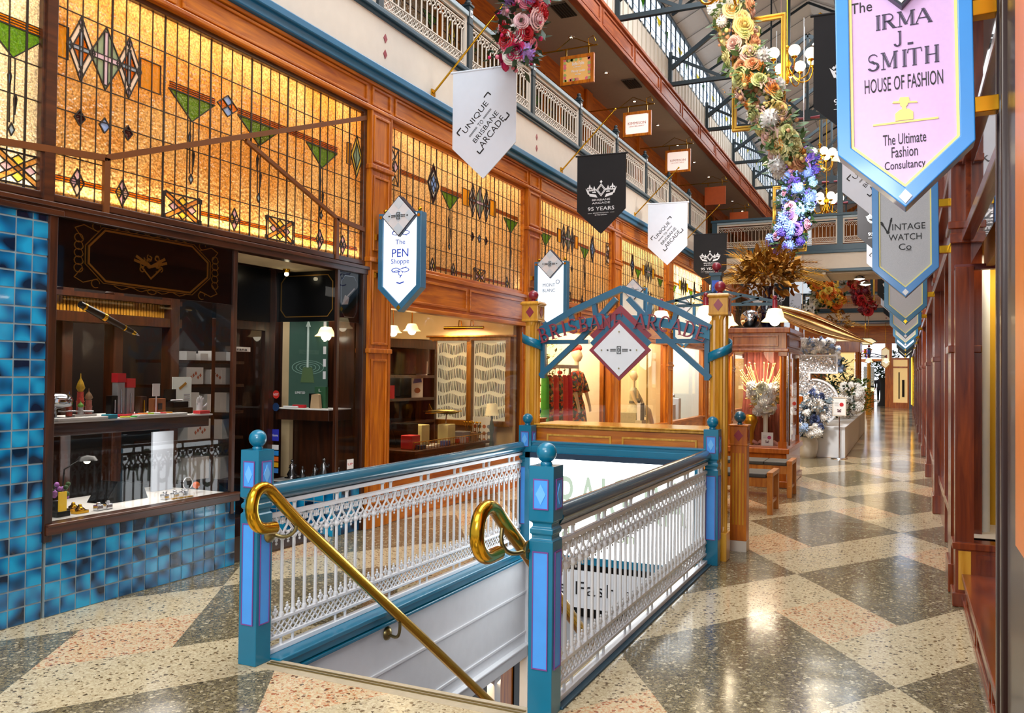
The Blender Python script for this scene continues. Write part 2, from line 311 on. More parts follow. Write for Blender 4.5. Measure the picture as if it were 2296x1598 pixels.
def terrazzo(name, base, chip1, chip2, dens, sc=38):
    m, nt, b, out = _new(name); L = nt.links.new
    tc = nt.nodes.new('ShaderNodeTexCoord'); v = nt.nodes.new('ShaderNodeTexVoronoi'); v.inputs['Scale'].default_value = sc; v.inputs['Randomness'].default_value = 1
    nz = nt.nodes.new('ShaderNodeTexNoise'); nz.inputs['Scale'].default_value = 55; mxv = nt.nodes.new('ShaderNodeMix'); mxv.data_type = 'VECTOR'; mxv.inputs[0].default_value = .035
    L(tc.outputs['Object'], nz.inputs['Vector']); L(tc.outputs['Object'], mxv.inputs[4]); L(nz.outputs['Color'], mxv.inputs[5]); L(mxv.outputs[1], v.inputs['Vector'])
    sep = nt.nodes.new('ShaderNodeSeparateColor'); L(v.outputs['Color'], sep.inputs[0])
    # chip size varies from stone to stone; only some cells hold a chip
    ma = nt.nodes.new('ShaderNodeMath'); ma.operation = 'MULTIPLY'; ma.inputs[1].default_value = dens; L(sep.outputs[0], ma.inputs[0])
    lt = nt.nodes.new('ShaderNodeMath'); lt.operation = 'LESS_THAN'; L(v.outputs['Distance'], lt.inputs[0]); L(ma.outputs[0], lt.inputs[1])
    v2 = nt.nodes.new('ShaderNodeTexVoronoi'); v2.inputs['Scale'].default_value = sc*2.6; L(mxv.outputs[1], v2.inputs['Vector'])
    s2 = nt.nodes.new('ShaderNodeSeparateColor'); L(v2.outputs['Color'], s2.inputs[0])
    r1 = nt.nodes.new('ShaderNodeValToRGB'); r1.color_ramp.interpolation = 'CONSTANT'
    cr = r1.color_ramp
    cr.elements[0].position = 0; cr.elements[0].color = lin(base[0]); cr.elements[1].position = .45; cr.elements[1].color = lin(base[1])
    e = cr.elements.new(.72); e.color = lin(base[2])
    L(s2.outputs[1], r1.inputs[0])
    r2 = nt.nodes.new('ShaderNodeMix'); r2.data_type = 'RGBA'; r2.inputs[6].default_value = lin(chip1); r2.inputs[7].default_value = lin(chip2); L(sep.outputs[1], r2.inputs[0])
    mx = nt.nodes.new('ShaderNodeMix'); mx.data_type = 'RGBA'; L(lt.outputs[0], mx.inputs[0]); L(r1.outputs[0], mx.inputs[6]); L(r2.outputs[2], mx.inputs[7])
    L(mx.outputs[2], b.inputs['Base Color']); b.inputs['Roughness'].default_value = .13
    n4 = nt.nodes.new('ShaderNodeTexNoise'); n4.inputs['Scale'].default_value = 2.5; L(tc.outputs['Object'], n4.inputs['Vector'])
    bp = nt.nodes.new('ShaderNodeBump'); bp.inputs['Strength'].default_value = .06; bp.inputs['Distance'].default_value = .05; L(n4.outputs['Fac'], bp.inputs['Height']); L(bp.outputs[0], b.inputs['Normal'])
    return m
T_DK = terrazzo('terrazzo_dark',('685e48','4e4636','857858'),'c0b292','332c20',.6,44)
T_LT = terrazzo('terrazzo_pale',('beae8c','ac9a78','cbbb9a'),'40321d','7a6444',.46,38)
T_PK = terrazzo('terrazzo_rose',('c4ae88','c08e66','cdbb98'),'4a3220','b0663e',.5,40)
T_EDGE = plain('worn_concrete','b4a488',.5,var=.12,scale=30)

# ---------------------------------------------------------------- floor: one mesh of dark, pale and rose lozenges round the stair opening
SX0, SX1, SY0, SY1 = -3.27, -1.655, 3.86, 7.42
def clip(poly, x0, x1, y0, y1):
    for ax, val, sg in ((0,x0,1),(0,x1,-1),(1,y0,1),(1,y1,-1)):
        o = []
        for i in range(len(poly)):
            a, b = poly[i], poly[(i+1)%len(poly)]; da, db = (a[ax]-val)*sg, (b[ax]-val)*sg
            if da >= 0: o.append(a)
            if (da >= 0) != (db >= 0):
                t = da/(da-db); o.append((a[0]+(b[0]-a[0])*t, a[1]+(b[1]-a[1])*t))
        poly = o
        if len(poly) < 3: return []
    return poly
fl = MB(); FX0, FX1, FY0, FY1 = -9.5, 1.9, -3.0, 60.0
def lozenge(a0, a1, b0, b1): return [(-.82+.39*(a+b), 6.21+.617*(b-a)) for a, b in ((a0,b0),(a1,b0),(a1,b1),(a0,b1))]
for i in range(-34, 35):
    for j in range(-34, 35):
        oa, ob = -i-3*j, 3*i+j
        cx, cy = -.82+.39*(oa+ob), 6.21+.617*(ob-oa)
        if not (FX0-3 < cx < FX1+3 and FY0-4 < cy < FY1+4): continue
        for (q, mi) in (((0,2,-2,0),0), ((0,1,0,1),2), ((-1,0,-2,1),1)):
            pg = lozenge(oa+q[0], oa+q[1], ob+q[2], ob+q[3])
            for rc in ((FX0,FX1,FY0,SY0-.15),(FX0,SX0,SY0-.15,SY1),(SX1,FX1,SY0-.15,SY1),(FX0,FX1,SY1,FY1)):
                c = clip(pg, *rc)
                if c: fl.add([(x,y,0) for x,y in c], [tuple(range(len(c)))], mi)
fl.build('floor', [T_DK, T_LT, T_PK], org=(0,0,0))['kind'] = 'structure'
MB().box(FX0,SX0,FY0,FY1,-.06,-.004).box(SX1,FX1,FY0,FY1,-.06,-.004).box(SX0,SX1,SY1,FY1,-.06,-.004).box(SX0,SX1,FY0,SY0-.15,-.06,-.004).build('floor_slab', T_EDGE)['kind'] = 'structure'
n = MB().box(SX0,SX1,SY0-.15,SY0,-.2,0.001); nose = n.build('trim_1', T_EDGE); nose['kind'] = 'structure'
for k in (.045,.075): MB().box(SX0+.02,SX1-.02,SY0-k-.012,SY0-k,.001,.006).build('grip_strip', BRONZ, nose)
# ---------------------------------------------------------------- stairwell
sw = struct('wall_stairwell', 'white boarded stairwell lining under the left railing', 'wall', (SX0,SY0,0))
b = MB().box(SX0-.1,SX0,SY0-.15,SY1+.1,-.98,-.06); b.build('lining', WHT, sw)
for z in (-.42, -.80): MB().box(SX0,SX0+.012,SY0,SY1,z-.012,z+.012).build('board_bead', WHT, sw, bevel=.004)
MB().box(SX0-.02,SX0+.03,SY0,SY1,-1.03,-.9).box(SX0-.01,SX0+.05,SY0,SY1,-.92,-.9).build('lower_beam', WHT, sw, bevel=.006)
MB().box(SX0-.02,SX0+.04,SY0-.02,SY1,-.07,.0).box(SX0-.02,SX0+.06,SY0-.02,SY1,-.02,.012).box(SX0-.02,SX0+.05,SY0-.02,SY1,-.1,-.075).build('coping', TEAL, sw, bevel=.006)
MB().add([(SX0+.02,SY0,-.1),(SX0+.02,4.25,-.1-.28),(SX0+.02,4.25,-.1-.4),(SX0+.02,SY0,-.25)],[(0,3,2,1)]).add([(SX0+.05,SY0,-.0),(SX0+.05,4.6,-.5),(SX0+.05,4.6,-.6),(SX0+.05,SY0,-.1),(SX0,SY0,-.0),(SX0,4.6,-.5)],[(0,3,2,1),(0,1,5,4)]).build('stair_string', TEAL, sw)
MB().box(SX0-.05,SX0+.03,SY1-.02,SY1+.12,-3.2,-.02).build('corner_board', WHT, sw)
for y in (4.6, 5.35, 6.1, 6.82): MB().box(SX0-.08,SX0,y-.06,y+.06,-3.2,-.98).build('jamb_post', WHT, sw, bevel=.008)
MB().box(SX1,SX1+.1,SY0-.15,SY1,-3.2,-.06).build('wall_stair_right', WHT)['kind'] = 'structure'
MB().box(SX0,SX1,SY0-.2,SY0-.15,-3.2,-.06).build('wall_stair_front', WHT)['kind'] = 'structure'
MB().box(-8,3,2,9,-3.26,-3.2).build('floor_basement', T_EDGE)['kind'] = 'structure'
st = struct('stairs', 'carpeted flight of steps going down below the floor', 'stairs', (SX0,SY0,0))
CARP = plain('stair_carpet','6a5a58',.9)
for k in range(9): MB().box(SX0+.05,SX1,SY0+k*.27,SY0+(k+1)*.27+.02,-.2-.175*(k+1),-.175*(k+1)).build('step', CARP, st)
bs = thing('basement_shopfront', 'orange timber shopfront with dark panes seen under the stairwell wall', 'shopfront', (-4.4,4,-3.2))
MB().box(-4.5,-4.4,3.3,13.5,-3.2,-.06).box(-4.5,-1,13.4,13.5,-3.2,-.06).build('timber_frame', WO, bs)
for y in (4.5, 5.5, 6.3, 7.2, 8.4, 9.6, 10.6): MB().box(-4.4,-4.38,y,y+.62,-3.0,-1.2).build('dark_pane', BLACK, bs)
bp_ = MB().box(-4.36,-4.34,6.05,6.9,-1.62,-1.32).build('poster', PAPER); tag(bp_, 'white poster lettered EMPO in the basement shop window', 'poster')
ORG[bp_.name] = V(bp_.location); text('EMPO', sideL(-4.338,6.1,-1.5), (.1,.0,.6,.12), INK, bp_)
for y in (4.95,5.15):
    h = MB().tube([(-4.36,y,-1.75),(-4.3,y,-1.7),(-4.3,y+.1,-1.62),(-4.36,y+.12,-1.6)], .012).build('door_pull', BRASS)
    tag(h, '%s curved brass pull on the basement shop door'%('left' if y < 5 else 'right'), 'handle', 'brass pulls on the basement door')
area('basement_ceiling_lamp', (-3.9,5.6,-1.04), (-4.4,5.8,-2.4), 3, .3, 26, WARM)
# ---------------------------------------------------------------- illuminated sign across the head of the stairwell
lb = thing('lightbox_sign', 'glowing white lightbox sign across the far end of the stairwell', 'sign', (-2.46,7.4,-.03))
MB().box(-3.22,-1.66,7.39,7.44,-.03,.85).build('lit_face', glow('lightbox_face','f4fbff',6.5), lb)
MB().box(-3.27,-1.62,7.36,7.40,.85,.9).build('frame_top', plain('navy_frame','17324a',.4), lb)
MB().box(-3.27,-3.22,7.36,7.46,-.1,.9).box(-1.66,-1.6,7.36,7.46,-.1,.9).box(-3.27,-1.6,7.36,7.46,-.1,-.03).build('frame', TEAL, lb)
text('CRAIG RA', front(-3.15,7.388,.30), (0,0,1.42,.40), glow('lightbox_letters','dcf0d8',.8), lb)
text('definition', front(-2.9,7.388,.12), (0,0,.7,.11), glow('lightbox_letters2','d8e6c8',.75), lb)
fb = thing('hanging_sign', 'white sign with flowing black script below the lightbox in the stairwell', 'sign', (-2.5,7.4,-.6))
MB().box(-3.22,-1.66,7.37,7.42,-.5,-.16).build('panel', WHT, fb); MB().box(-3.22,-1.66,7.38,7.44,-.16,-.1).box(-3.22,-1.66,7.38,7.44,-.58,-.5).build('black_rail', BLACK, fb)
text('Eye Fashion at', front(-3.15,7.368,-.42), (0,0,1.35,.16), INK, fb)
bw = MB().box(-3.27,-1.6,7.46,7.56,-3.2,0).build('wall_stair_end', plain('grey_paint','b8bcc0',.6)); bw['kind'] = 'structure'
# ---------------------------------------------------------------- newel posts
def newel(x, y, h, label):
    t = thing('newel_post', label, 'post', (x,y,0), 'blue newel posts at the stair corners'); w = .0625
    MB().box(x-w,x+w,y-w,y+w,0,h*.70).build('shaft', TEAL, t, bevel=.004)
    sq = lambda r, zz: [(x-r,y-r,zz),(x+r,y-r,zz),(x+r,y+r,zz),(x-r,y+r,zz)]
    z0 = h*.70; m = MB(); m.loft([sq(w,z0),sq(w-.01,z0+.01),sq(w-.01,z0+.025),sq(w-.002,z0+.035),sq(w-.002,z0+.055),sq(w-.012,z0+.066),sq(w-.012,z0+.082),sq(w+.002,z0+.095),sq(w+.002,h)], smooth=False)
    m.build('capital', TEAL, t, bevel=.003)
    MB().lathe([(.028,h),(.03,h+.012),(.022,h+.02)], (x,y,0), 16).ball((x,y,h+.062), .05, 24, 14).build('ball_finial', TEAL, t)
    for P in (front(x,y-w,0), sideL(x+w,y), sideR(x-w,y)):
        p = MB().prism(P, rect(-.037,.037,h*.19,h*.655), 0, .003).build('inset_panel', PBLUE, t)
        MB().ring(P, rect(-.041,.041,h*.187,h*.658), rect(-.036,.036,h*.192,h*.653), .001, .006).build('border', PURP, p)
        q = MB().prism(P, rect(-.036,.036,h*.83,h*.945), .002, .006).build('square_inset', PBLUE, t)
        MB().ring(P, rect(-.04,.04,h*.826,h*.949), rect(-.035,.035,h*.831,h*.944), .003, .008).build('border', PURP, q)
        MB().prism(P, dia(0,h*.8875,.026,h*.042), .005, .009).build('lozenge', PBLU2, q)
    return t
newel(-3.333, 3.765, 1.2, 'blue newel post at the head of the stair on the shop side')
newel(-1.593, 3.845, 1.2, 'blue newel post nearest the viewer, at the walkway side of the stair')
newel(-3.29, 7.46, 1.15, 'blue newel post at the far shop-side corner of the stairwell')
newel(-1.53, 7.48, 1.175, 'blue newel post at the far walkway corner beside the golden column')
# ---------------------------------------------------------------- cast balustrades
def baluster_mesh(z0, z1, r):
    m = MB(); m.cyl((0,0,z0+.03),(0,0,z1-.035), r, r*.9, 8)
    m.lathe([(r*1.1,z1-.04),(r*1.7,z1-.03),(r*1.9,z1-.018),(r*1.3,z1-.01),(r*1.6,z1)], (0,0,0), 8)
    m.lathe([(r*1.2,z0),(r*1.7,z0+.012),(r*1.2,z0+.03)], (0,0,0), 8); return m
def balustrade(x, y0, y1, label, N):
    t = thing('cast_iron_balustrade', label, 'railing', (x,(y0+y1)/2,0), 'white cast iron stair balustrades'); d = (y1-y0)/N
    pr = [(.0,.90),(.03,.905),(.042,.925),(.05,.935),(.05,.95),(.038,.965),(.03,.985),(.012,.995)]; pr = [(-a,b) for a,b in pr[::-1]]+pr
    hr = MB(); hr.loft([[(x+a,yy,b) for a,b in pr] for yy in (y0-.0,y0+.02,y1-.02,y1)], smooth=True); hr.build('handrail', plain('handrail_slate','1a4252',.22,coat=.3) if x > -2 else plain('handrail_teal','0c5c76',.22,coat=.4), t)
    MB().box(x-.02,x+.02,y0,y1,.868,.895).build('top_rail', WHT, t, bevel=.004)
    MB().box(x-.016,x+.016,y0,y1,.795,.815).box(x-.01,x+.01,y0,y1,.815,.82).build('frieze_rail', WHT, t)
    MB().box(x-.014,x+.014,y0,y1,.185,.205).box(x-.014,x+.014,y0,y1,.085,.105).box(x-.02,x+.02,y0,y1,.012,.042).build('bottom_rails', WHT, t, bevel=.003)
    MB().box(x-.04,x+.055,y0,y1,-.05,.012).build('kerb', TEAL if x < -2 else SLATE, t, bevel=.006)
    fz = MB(); lt = MB(); tip0 = None; sp0 = None; yc = (y0+y1)/2
    for k in range(N):
        y = y0+(k+.5)*d; h = d/2
        for s in (-1,1):
            fz.tube([(x,y,.682),(x,y+s*h*.35,.71),(x,y+s*h*.8,.735),(x,y+s*h*.95,.775),(x,y+s*h*.7,.797)], .0075, 4)
            fz.tube([(x,y+s*h*.95,.77),(x,y+s*h*.5,.786),(x,y+s*h*.3,.765),(x,y+s*h*.42,.748)], .006, 4)
            fz.tube([(x,y+s*h*.35,.71),(x,y+s*h*.85,.69),(x,y+s*h,.668)], .006, 4)
            lt.tube([(x,y-s*h,.1),(x,y+s*h,.19)], .0065, 4)
            lt.tube([(x+.003,y-s*h*.0,.1),(x+.003,y+s*h*.98,.145)], .005, 4); lt.tube([(x+.003,y+s*h*.98,.145),(x+.003,y,.19)], .005, 4)
        fz.ball((x,y,.755), .014, 6, 4, sc=(.6,1,1)); fz.ball((x,y,.775), .012, 6, 4, sc=(.6,1,1))
        for (dy, z, r) in ((0,.655,.012),(0,.635,.009),(-.014,.672,.011),(.014,.672,.011),(0,.69,.013)): fz.ball((x,y+h+dy,z), r, 6, 4, sc=(.7,1,1))
        if tip0 is None:
            q = MB(); q.cyl((0,0,.2),(0,0,.25),.005,n=6)
            for (dy, z, r) in ((0,.222,.011),(-.014,.236,.011),(.014,.236,.011),(0,.252,.012),(0,.27,.008)): q.ball((0,dy,z), r, 6, 4, sc=(.7,1,1))
            tip0 = q.build('leaf_tip', WHT, None, org=(0,0,0)); tip0.parent = t; tip0.location = (0,y-h-yc,0)
        else: link(tip0, t, (0,y-h-yc,0))
        if k % 5 in (1,2):
            if sp0 is None:
                sp0 = MB().cyl((0,0,.805),(0,0,.87),.011,n=8).ball((0,0,.862),.016,8,4,sc=(1,1,.5)).build('spacer', WHT, None, org=(0,0,0)); sp0.parent = t; sp0.location = (0,y-yc,0)
                sf0 = MB().cyl((0,0,.03),(0,0,.09),.009,n=6).build('spacer_foot', WHT, None, org=(0,0,0)); sf0.parent = t; sf0.location = (0,y-yc,0)
            else: link(sp0, t, (0,y-yc,0)); link(sf0, t, (0,y-yc,0))
    fz.build('frieze', WHT, t); lt.build('lattice', WHT, t)
    bm = baluster_mesh(.2,.69,.0105).build('baluster', WHT, None, org=(0,0,0)); bm.parent = t; bm.location = (0, y0+.5*d-(y0+y1)/2, 0)
    for k in range(1,N): link(bm, t, (0, y0+(k+.5)*d-(y0+y1)/2, 0))
    return t
balustrade(-3.333, 3.83, 7.40, 'white cast iron balustrade on the shop side of the stairwell', 34)
balustrade(-1.575, 3.91, 7.42, 'white cast iron balustrade along the walkway in front of the lightbox', 34)
MB().box(-3.25,-1.57,7.42,7.5,.86,1.0).box(-3.25,-1.57,7.40,7.42,.9,.96).box(-3.25,-1.57,7.41,7.52,.985,1.005).build('beam', TEAL, None, bevel=.006)
tag(bpy.data.objects['beam'], 'blue painted cross beam above the white lightbox', 'beam', kind='thing')
# ---------------------------------------------------------------- brass handrails
def brass_rail(label, path, arms, rose, r=.034):
    t = thing('brass_handrail', label, 'handrail', path[0])
    MB().tube(path, r, 14).build('rail', BRASS, t)
    for a in arms: MB().tube(a, .011, 8).build('bracket_arm', BRONZ, t)
    for c, ax in rose: MB().lathe([(.0,.03),(.02,.028),(.045,.012),(.048,0)], c, 16, ax=ax).build('rose_plate', BRONZ, t)
    return t
def smooth(pts, it=2):
    for _ in range(it):
        o = [pts[0]]
        for a, b in zip(pts, pts[1:]): o += [tuple(a[i]*.75+b[i]*.25 for i in range(3)), tuple(a[i]*.25+b[i]*.75 for i in range(3))]
        pts = o+[pts[-1]]
    return pts
X = -3.13
pth = smooth([(X,3.68,.79),(X,3.55,.80),(X,3.49,.89),(X,3.51,1.0),(X,3.60,1.03),(X,3.72,.925),(X,3.9,.775)],2)+[(X,4.44,.37),(X,5.27,-.25),(X,6.5,-1.18)]
brass_rail('scrolled brass handrail running down past the white stairwell wall', pth,
    [smooth([(X,3.86,.80),(X-.0,3.86,.74),(X-.06,3.84,.70),(-3.27,3.82,.72)]), smooth([(X,4.97,-.03),(X,4.97,-.13),(X-.03,4.98,-.18),(-3.27,5.02,-.17)])],
    [((-3.266,5.02,-.17),(1,0,0)), ((-3.27,3.80,.72),(1,0,0))])
X = -1.74
pth = smooth([(X,3.62,.80),(X,3.46,.80),(X,3.38,.90),(X,3.42,1.02),(X,3.54,1.04),(X,3.68,.93),(X,3.9,.77)],2)+[(X,4.44,.37),(X,5.27,-.25),(X,6.5,-1.18)]
brass_rail('scrolled brass handrail end beside the nearest blue newel post', pth,
    [smooth([(X,3.66,.92),(X,3.64,.84),(X+.03,3.68,.78),(-1.655,3.78,.79)])], [((-1.655,3.79,.79),(-1,0,0))])
# ---------------------------------------------------------------- timber box, golden columns and the arch
pb = thing('timber_dado', 'orange panelled timber dado with a golden capping behind the stairwell', 'panelling', (-2.4,7.6,0))
MB().box(-3.25,-1.6,7.56,7.62,0,1.12).build('board', WOX, pb); MB().box(-3.24,-1.6,7.53,8.1,1.125,1.15).box(-3.25,-1.6,7.51,8.12,1.15,1.165).build('capping', GW, pb, bevel=.006)
MB().box(-3.25,-1.6,8.02,8.08,0,1.12).build('back_board', WOX, pb)
for u0, u1 in ((-3.13,-2.48),(-2.38,-1.68)):
    MB().ring(front(0,7.56,0), rect(u0,u1,.92,1.07), rect(u0+.02,u1-.02,.94,1.05), 0, .014).build('moulding', GW, pb, bevel=.004)
def flute_col(x, y, h, label):
    t = thing('golden_column', label, 'column', (x,y,0), 'golden oak columns carrying the arch'); r = .075
    def rng(z, rr, fl): return [(x+(rr-(fl if k%2 else 0))*math.cos(2*PI*(k+.5)/32), y+(rr-(fl if k%2 else 0))*math.sin(2*PI*(k+.5)/32), z) for k in range(32)]
    MB().loft([rng(.25,r,.0),rng(.3,r,.011),rng(h-.24,r,.011),rng(h-.2,r,0)], smooth=False).build('fluted_shaft', GW, t)
    MB().box(x-.085,x+.085,y-.085,y+.085,0,.25).build('plinth', GW, t, bevel=.006)
    sq = lambda w, z: [(x-w,y-w,z),(x+w,y-w,z),(x+w,y+w,z),(x-w,y+w,z)]
    MB().loft([sq(.08,h-.2),sq(.09,h-.19),sq(.085,h-.17),sq(.085,h-.04),sq(.1,h-.03),sq(.1,h-.015),sq(.085,h)], smooth=False).build('cap_block', GW, t, bevel=.004)
    for P in (front(x,y-.085,h-.105), sideL(x+.085,y,h-.105)): MB().prism(P, dia(0,0,.042,.055), 0, .004).build('lozenge', MAROON, t)
    MB().lathe([(.03,h),(.03,h+.012),(.015,h+.02)], (x,y,0), 12).ball((x,y,h+.065), .05, 18, 12).build('ball_finial', MAROON, t)
    rb = MB(); R = r+.035; N = 20                                   # teal ribbon wound round the shaft
    pts = [(x+R*math.cos(-PI*.95+1.25*PI*i/N), y+R*math.sin(-PI*.95+1.25*PI*i/N), 1.97-.14*i/N if x < -2 else 1.74+.16*i/N) for i in range(N+1)]
    for i in range(N):
        a, c = pts[i], pts[i+1]; rb.add([a,c,(c[0],c[1],c[2]+.085),(a[0],a[1],a[2]+.085)], [(0,1,2,3)], 0, True)
    o = rb.build('ribbon', TEAL, t, merge=True); md = o.modifiers.new('thick','SOLIDIFY'); md.thickness = .008
    return t
flute_col(-3.33, 7.66, 2.35, 'golden oak column with a maroon ball on the shop side of the arch')
flute_col(-1.515, 7.70, 2.38, 'golden oak column with a maroon ball on the walkway side of the arch')
ar = thing('arch_sign', 'blue arched sign lettered BRISBANE ARCADE between two golden columns', 'sign', (-2.42,7.66,1.6)); P = front(-2.42,7.66,0)
A0, A1 = -.83, .83
tm = MB()
for s in (-1,1):
    tm.ribbon(P, [(s*.83,2.07),(s*.5,2.25),(0,2.455)], .06, -.04, .02); tm.ribbon(P, [(s*.83,1.62),(s*.4,2.0),(s*.06,2.36)], .05, -.035, .015)
    tm.ribbon(P, [(s*.82,1.955),(s*.33,1.955)], .04, -.035, .015); tm.ribbon(P, [(s*.8,1.6),(s*.8,2.05)], .045, -.035, .015)
    for u, v in ((.28,2.33),(.52,2.23),(.23,2.18)): tm.ribbon(P, [(s*u,v),(s*u*.93,v-.13)], .045, -.035, .012)
    tm.ribbon(P, [(s*.27,2.21),(s*.15,2.21)], .03, -.03, .01)
tm.build('truss', plain('arch_truss_blue','1d5f80',.35,coat=.3), ar)
bd = MB(); R = 2.35; NB = 24
def arcp(u, dv): return (u, 2.115 + (math.sqrt(max(R*R-u*u,0))-R) + dv)
for i in range(NB):
    u0, u1 = A0+(A1-A0)*i/NB, A0+(A1-A0)*(i+1)/NB
    bd.prism(P, [arcp(u0,0),arcp(u1,0),arcp(u1,.085),arcp(u0,.085)], .02, .045)
bd.build('band', TEAL, ar)
word = 'BRISBANE ARCADE'; wd = [.0 if c == ' ' else (.6 if c == 'I' else 1) for c in word]; adv = [0.9 if c == ' ' else (.62 if c == 'I' else 1.0) for c in word]
tot = sum(adv); cur = 0
for c, a in zip(word, adv):
    uc = A0+.03+(A1-A0-.06)*(cur+a/2)/tot; cur += a
    if c == ' ': continue
    ang = -math.asin(uc/R); o = P(*arcp(uc,-.035)); lw, lh = 1.6/tot*.98, .135
    LP = Pl(o, P.x*math.cos(ang)+P.y*math.sin(ang), -P.x*math.sin(ang)+P.y*math.cos(ang)); m = MB(); off = .4 if c == 'I' else .5
    for pts, th in serif_strokes(c): m.ribbon(LP, [((px-off)*lw, py*lh) for px, py in pts], th*lw*.95, .055, .075)
    m.build('letter', MAROON, ar)
ds = MB().prism(P, dia(0,1.872,.30,.285), .05, .075).build('maroon_lozenge', MAROON, ar)
MB().prism(P, dia(0,1.872,.25,.245), .07, .085).build('white_lozenge', WHT, ar)
for i, (dv, w, mt) in enumerate(((.14,.012,MAROON),(.07,.02,plain('arch_truss_blue','1d5f80')))): MB().prism(P, dia(0,1.872+dv,.30,.285), .03+w*.3, .045+w*.3).build('backing_lozenge', mt, ar)
def badge(P, par, s, w):                                            # the small arcade motif: a box with arrowed lines
    m = MB(); m.ring(P, rect(-.02*s,.02*s,-.036*s,.036*s), rect(-.014*s,.014*s,-.03*s,.03*s), w, w+.003); m.ring(P, dia(0,0,.012*s,.026*s), dia(0,0,.006*s,.016*s), w, w+.003)
    for q in (-1,1):
        for dz in (-.008,.008): m.ribbon(P, [(q*.03*s,dz*s),(q*.085*s,dz*s)], .006*s, w, w+.003)
        m.prism(P, dia(q*.11*s,0,.012*s,.008*s), w, w+.003)
    m.build('motif', INK, par)
badge(Pl(P(0,1.872),P.x,P.y), ar, 1.0, .086)
for u, v in ((.17,0),(-.17,0),(0,.17),(0,-.17)): MB().cyl(P(u,1.872+v,.085), P(u,1.872+v,.092), .007, n=8).build('screw', BRONZ, ar)
for x, y, lab in ((-3.5,8.15,'orange timber half post with a teal ball near the dress shop window'),(-1.42,8.2,'orange timber half post with a teal ball behind the golden column')):
    t = thing('timber_newel', lab, 'post', (x,y,0), 'timber half posts with teal balls')
    MB().box(x-.075,x+.075,y-.075,y+.075,.1,1.0).build('shaft', WO, t, bevel=.005); MB().box(x-.078,x+.078,y-.078,y+.078,0,.1).build('plinth', CREAM, t)
    MB().box(x-.08,x+.08,y-.08,y+.08,1.0,1.17).box(x-.09,x+.09,y-.09,y+.09,1.17,1.185).box(x-.085,x+.085,y-.085,y+.085,.99,1.005).build('cap_block', WO, t, bevel=.004)
    for u in (-.045,-.015,.015,.045): MB().pbox(front(x,y-.075,0), u-.008,u+.008,.25,.92,0,.006).build('flute', GW, t)
    for Q in (front(x,y-.08,1.085), sideL(x+.08,y,1.085)): MB().prism(Q, dia(0,0,.042,.055), 0, .004).build('lozenge', MAROON, t)
    MB().lathe([(.025,1.185),(.025,1.2),(.015,1.205)], (x,y,0), 12).ball((x,y,1.255), .055, 18, 12).build('ball_finial', plain('deep_teal_ball','0e5a72',.25,coat=.5), t)
# ---------------------------------------------------------------- left side: timber frame of the shopfronts, bay by bay (4.12 m)
LX = -5.15; PIL = [7.6+4.12*k for k in range(11)]
WALLN = 0
def pilaster(y, i):
    t = struct('trim_pilaster', 'panelled orange timber pilaster between shopfronts', 'pilaster', (LX,y,0)); h = .2 if i == 0 else .24
    MB().box(LX-.12,LX+.05,y-h,y+h,0,4.42).build('shaft', WO, t)
    P = sideL(LX+.05, y, 0)
    for z0, z1 in ((.25,1.78),(1.93,2.72),(2.92,3.72),(3.86,4.36)):
        MB().ring(P, rect(-h+.05,h-.05,z0,z1), rect(-h+.075,h-.075,z0+.025,z1-.025), 0, .018).build('panel_mould', WO, t, bevel=.004)
    for z in (.0,1.84,2.8,3.78):
        MB().box(LX-.1,LX+.085,y-h-.015,y+h+.015,z,z+(.16 if z == 0 else .05)).build('band_mould', WO, t, bevel=.008)
    MB().pbox(P,-h+.005,-h+.03,.2,4.4,0,.012).pbox(P,h-.03,h-.005,.2,4.4,0,.012).build('reed', WO, t)
for i, y in enumerate(PIL): pilaster(y, i)
wl = struct('wall_left', 'timber frieze, cornice and cream fascia running along the left side', 'wall', (LX,20,2.3))
MB().box(LX-.1,LX+.04,1.5,50,4.42,4.70).build('frieze_board', WOY, wl)
MB().box(LX-.1,LX+.07,1.5,50,4.40,4.44).box(LX-.1,LX+.075,1.5,50,4.665,4.70).build('frieze_mould', WOY, wl, bevel=.008)
fr = MB(); P = sideL(LX+.04)
ys = [2.0]+PIL
for a, c in zip(ys, ys[1:]):
    m = (a+c)/2
    for u0, u1 in ((a-.18,a+.18),(a+.26,m-.03),(m+.03,c-.26)):
        fr.ring(P, rect(u0,u1,4.455,4.655), rect(u0+.03,u1-.03,4.48,4.63), 0, .02)
fr.build('frieze_panel', WOY, wl, bevel=.005)
MB().box(LX-.1,LX+.12,1.5,50,4.70,4.80).box(LX-.1,LX+.16,1.5,50,4.78,4.86).build('cornice', TEAL2 if 'TEAL2' in globals() else plain('cornice_blue','1f6a92',.35), wl, bevel=.012)
MB().box(LX-.1,LX+.08,1.5,50,4.86,5.42).build('fascia', CREAM, wl)
MB().box(LX-1.6,LX+.1,1.5,50,5.40,5.47).box(LX-.02,LX+.13,1.5,50,5.44,5.50).build('gallery_edge', SLATE, wl, bevel=.01)
dm = MB()
for y in PIL:
    for z in (5.05, 5.22): dm.prism(sideL(LX+.08,y,z), dia(0,0,.035,.05), 0, .006)
dm.build('fascia_lozenge', MAROON, wl)
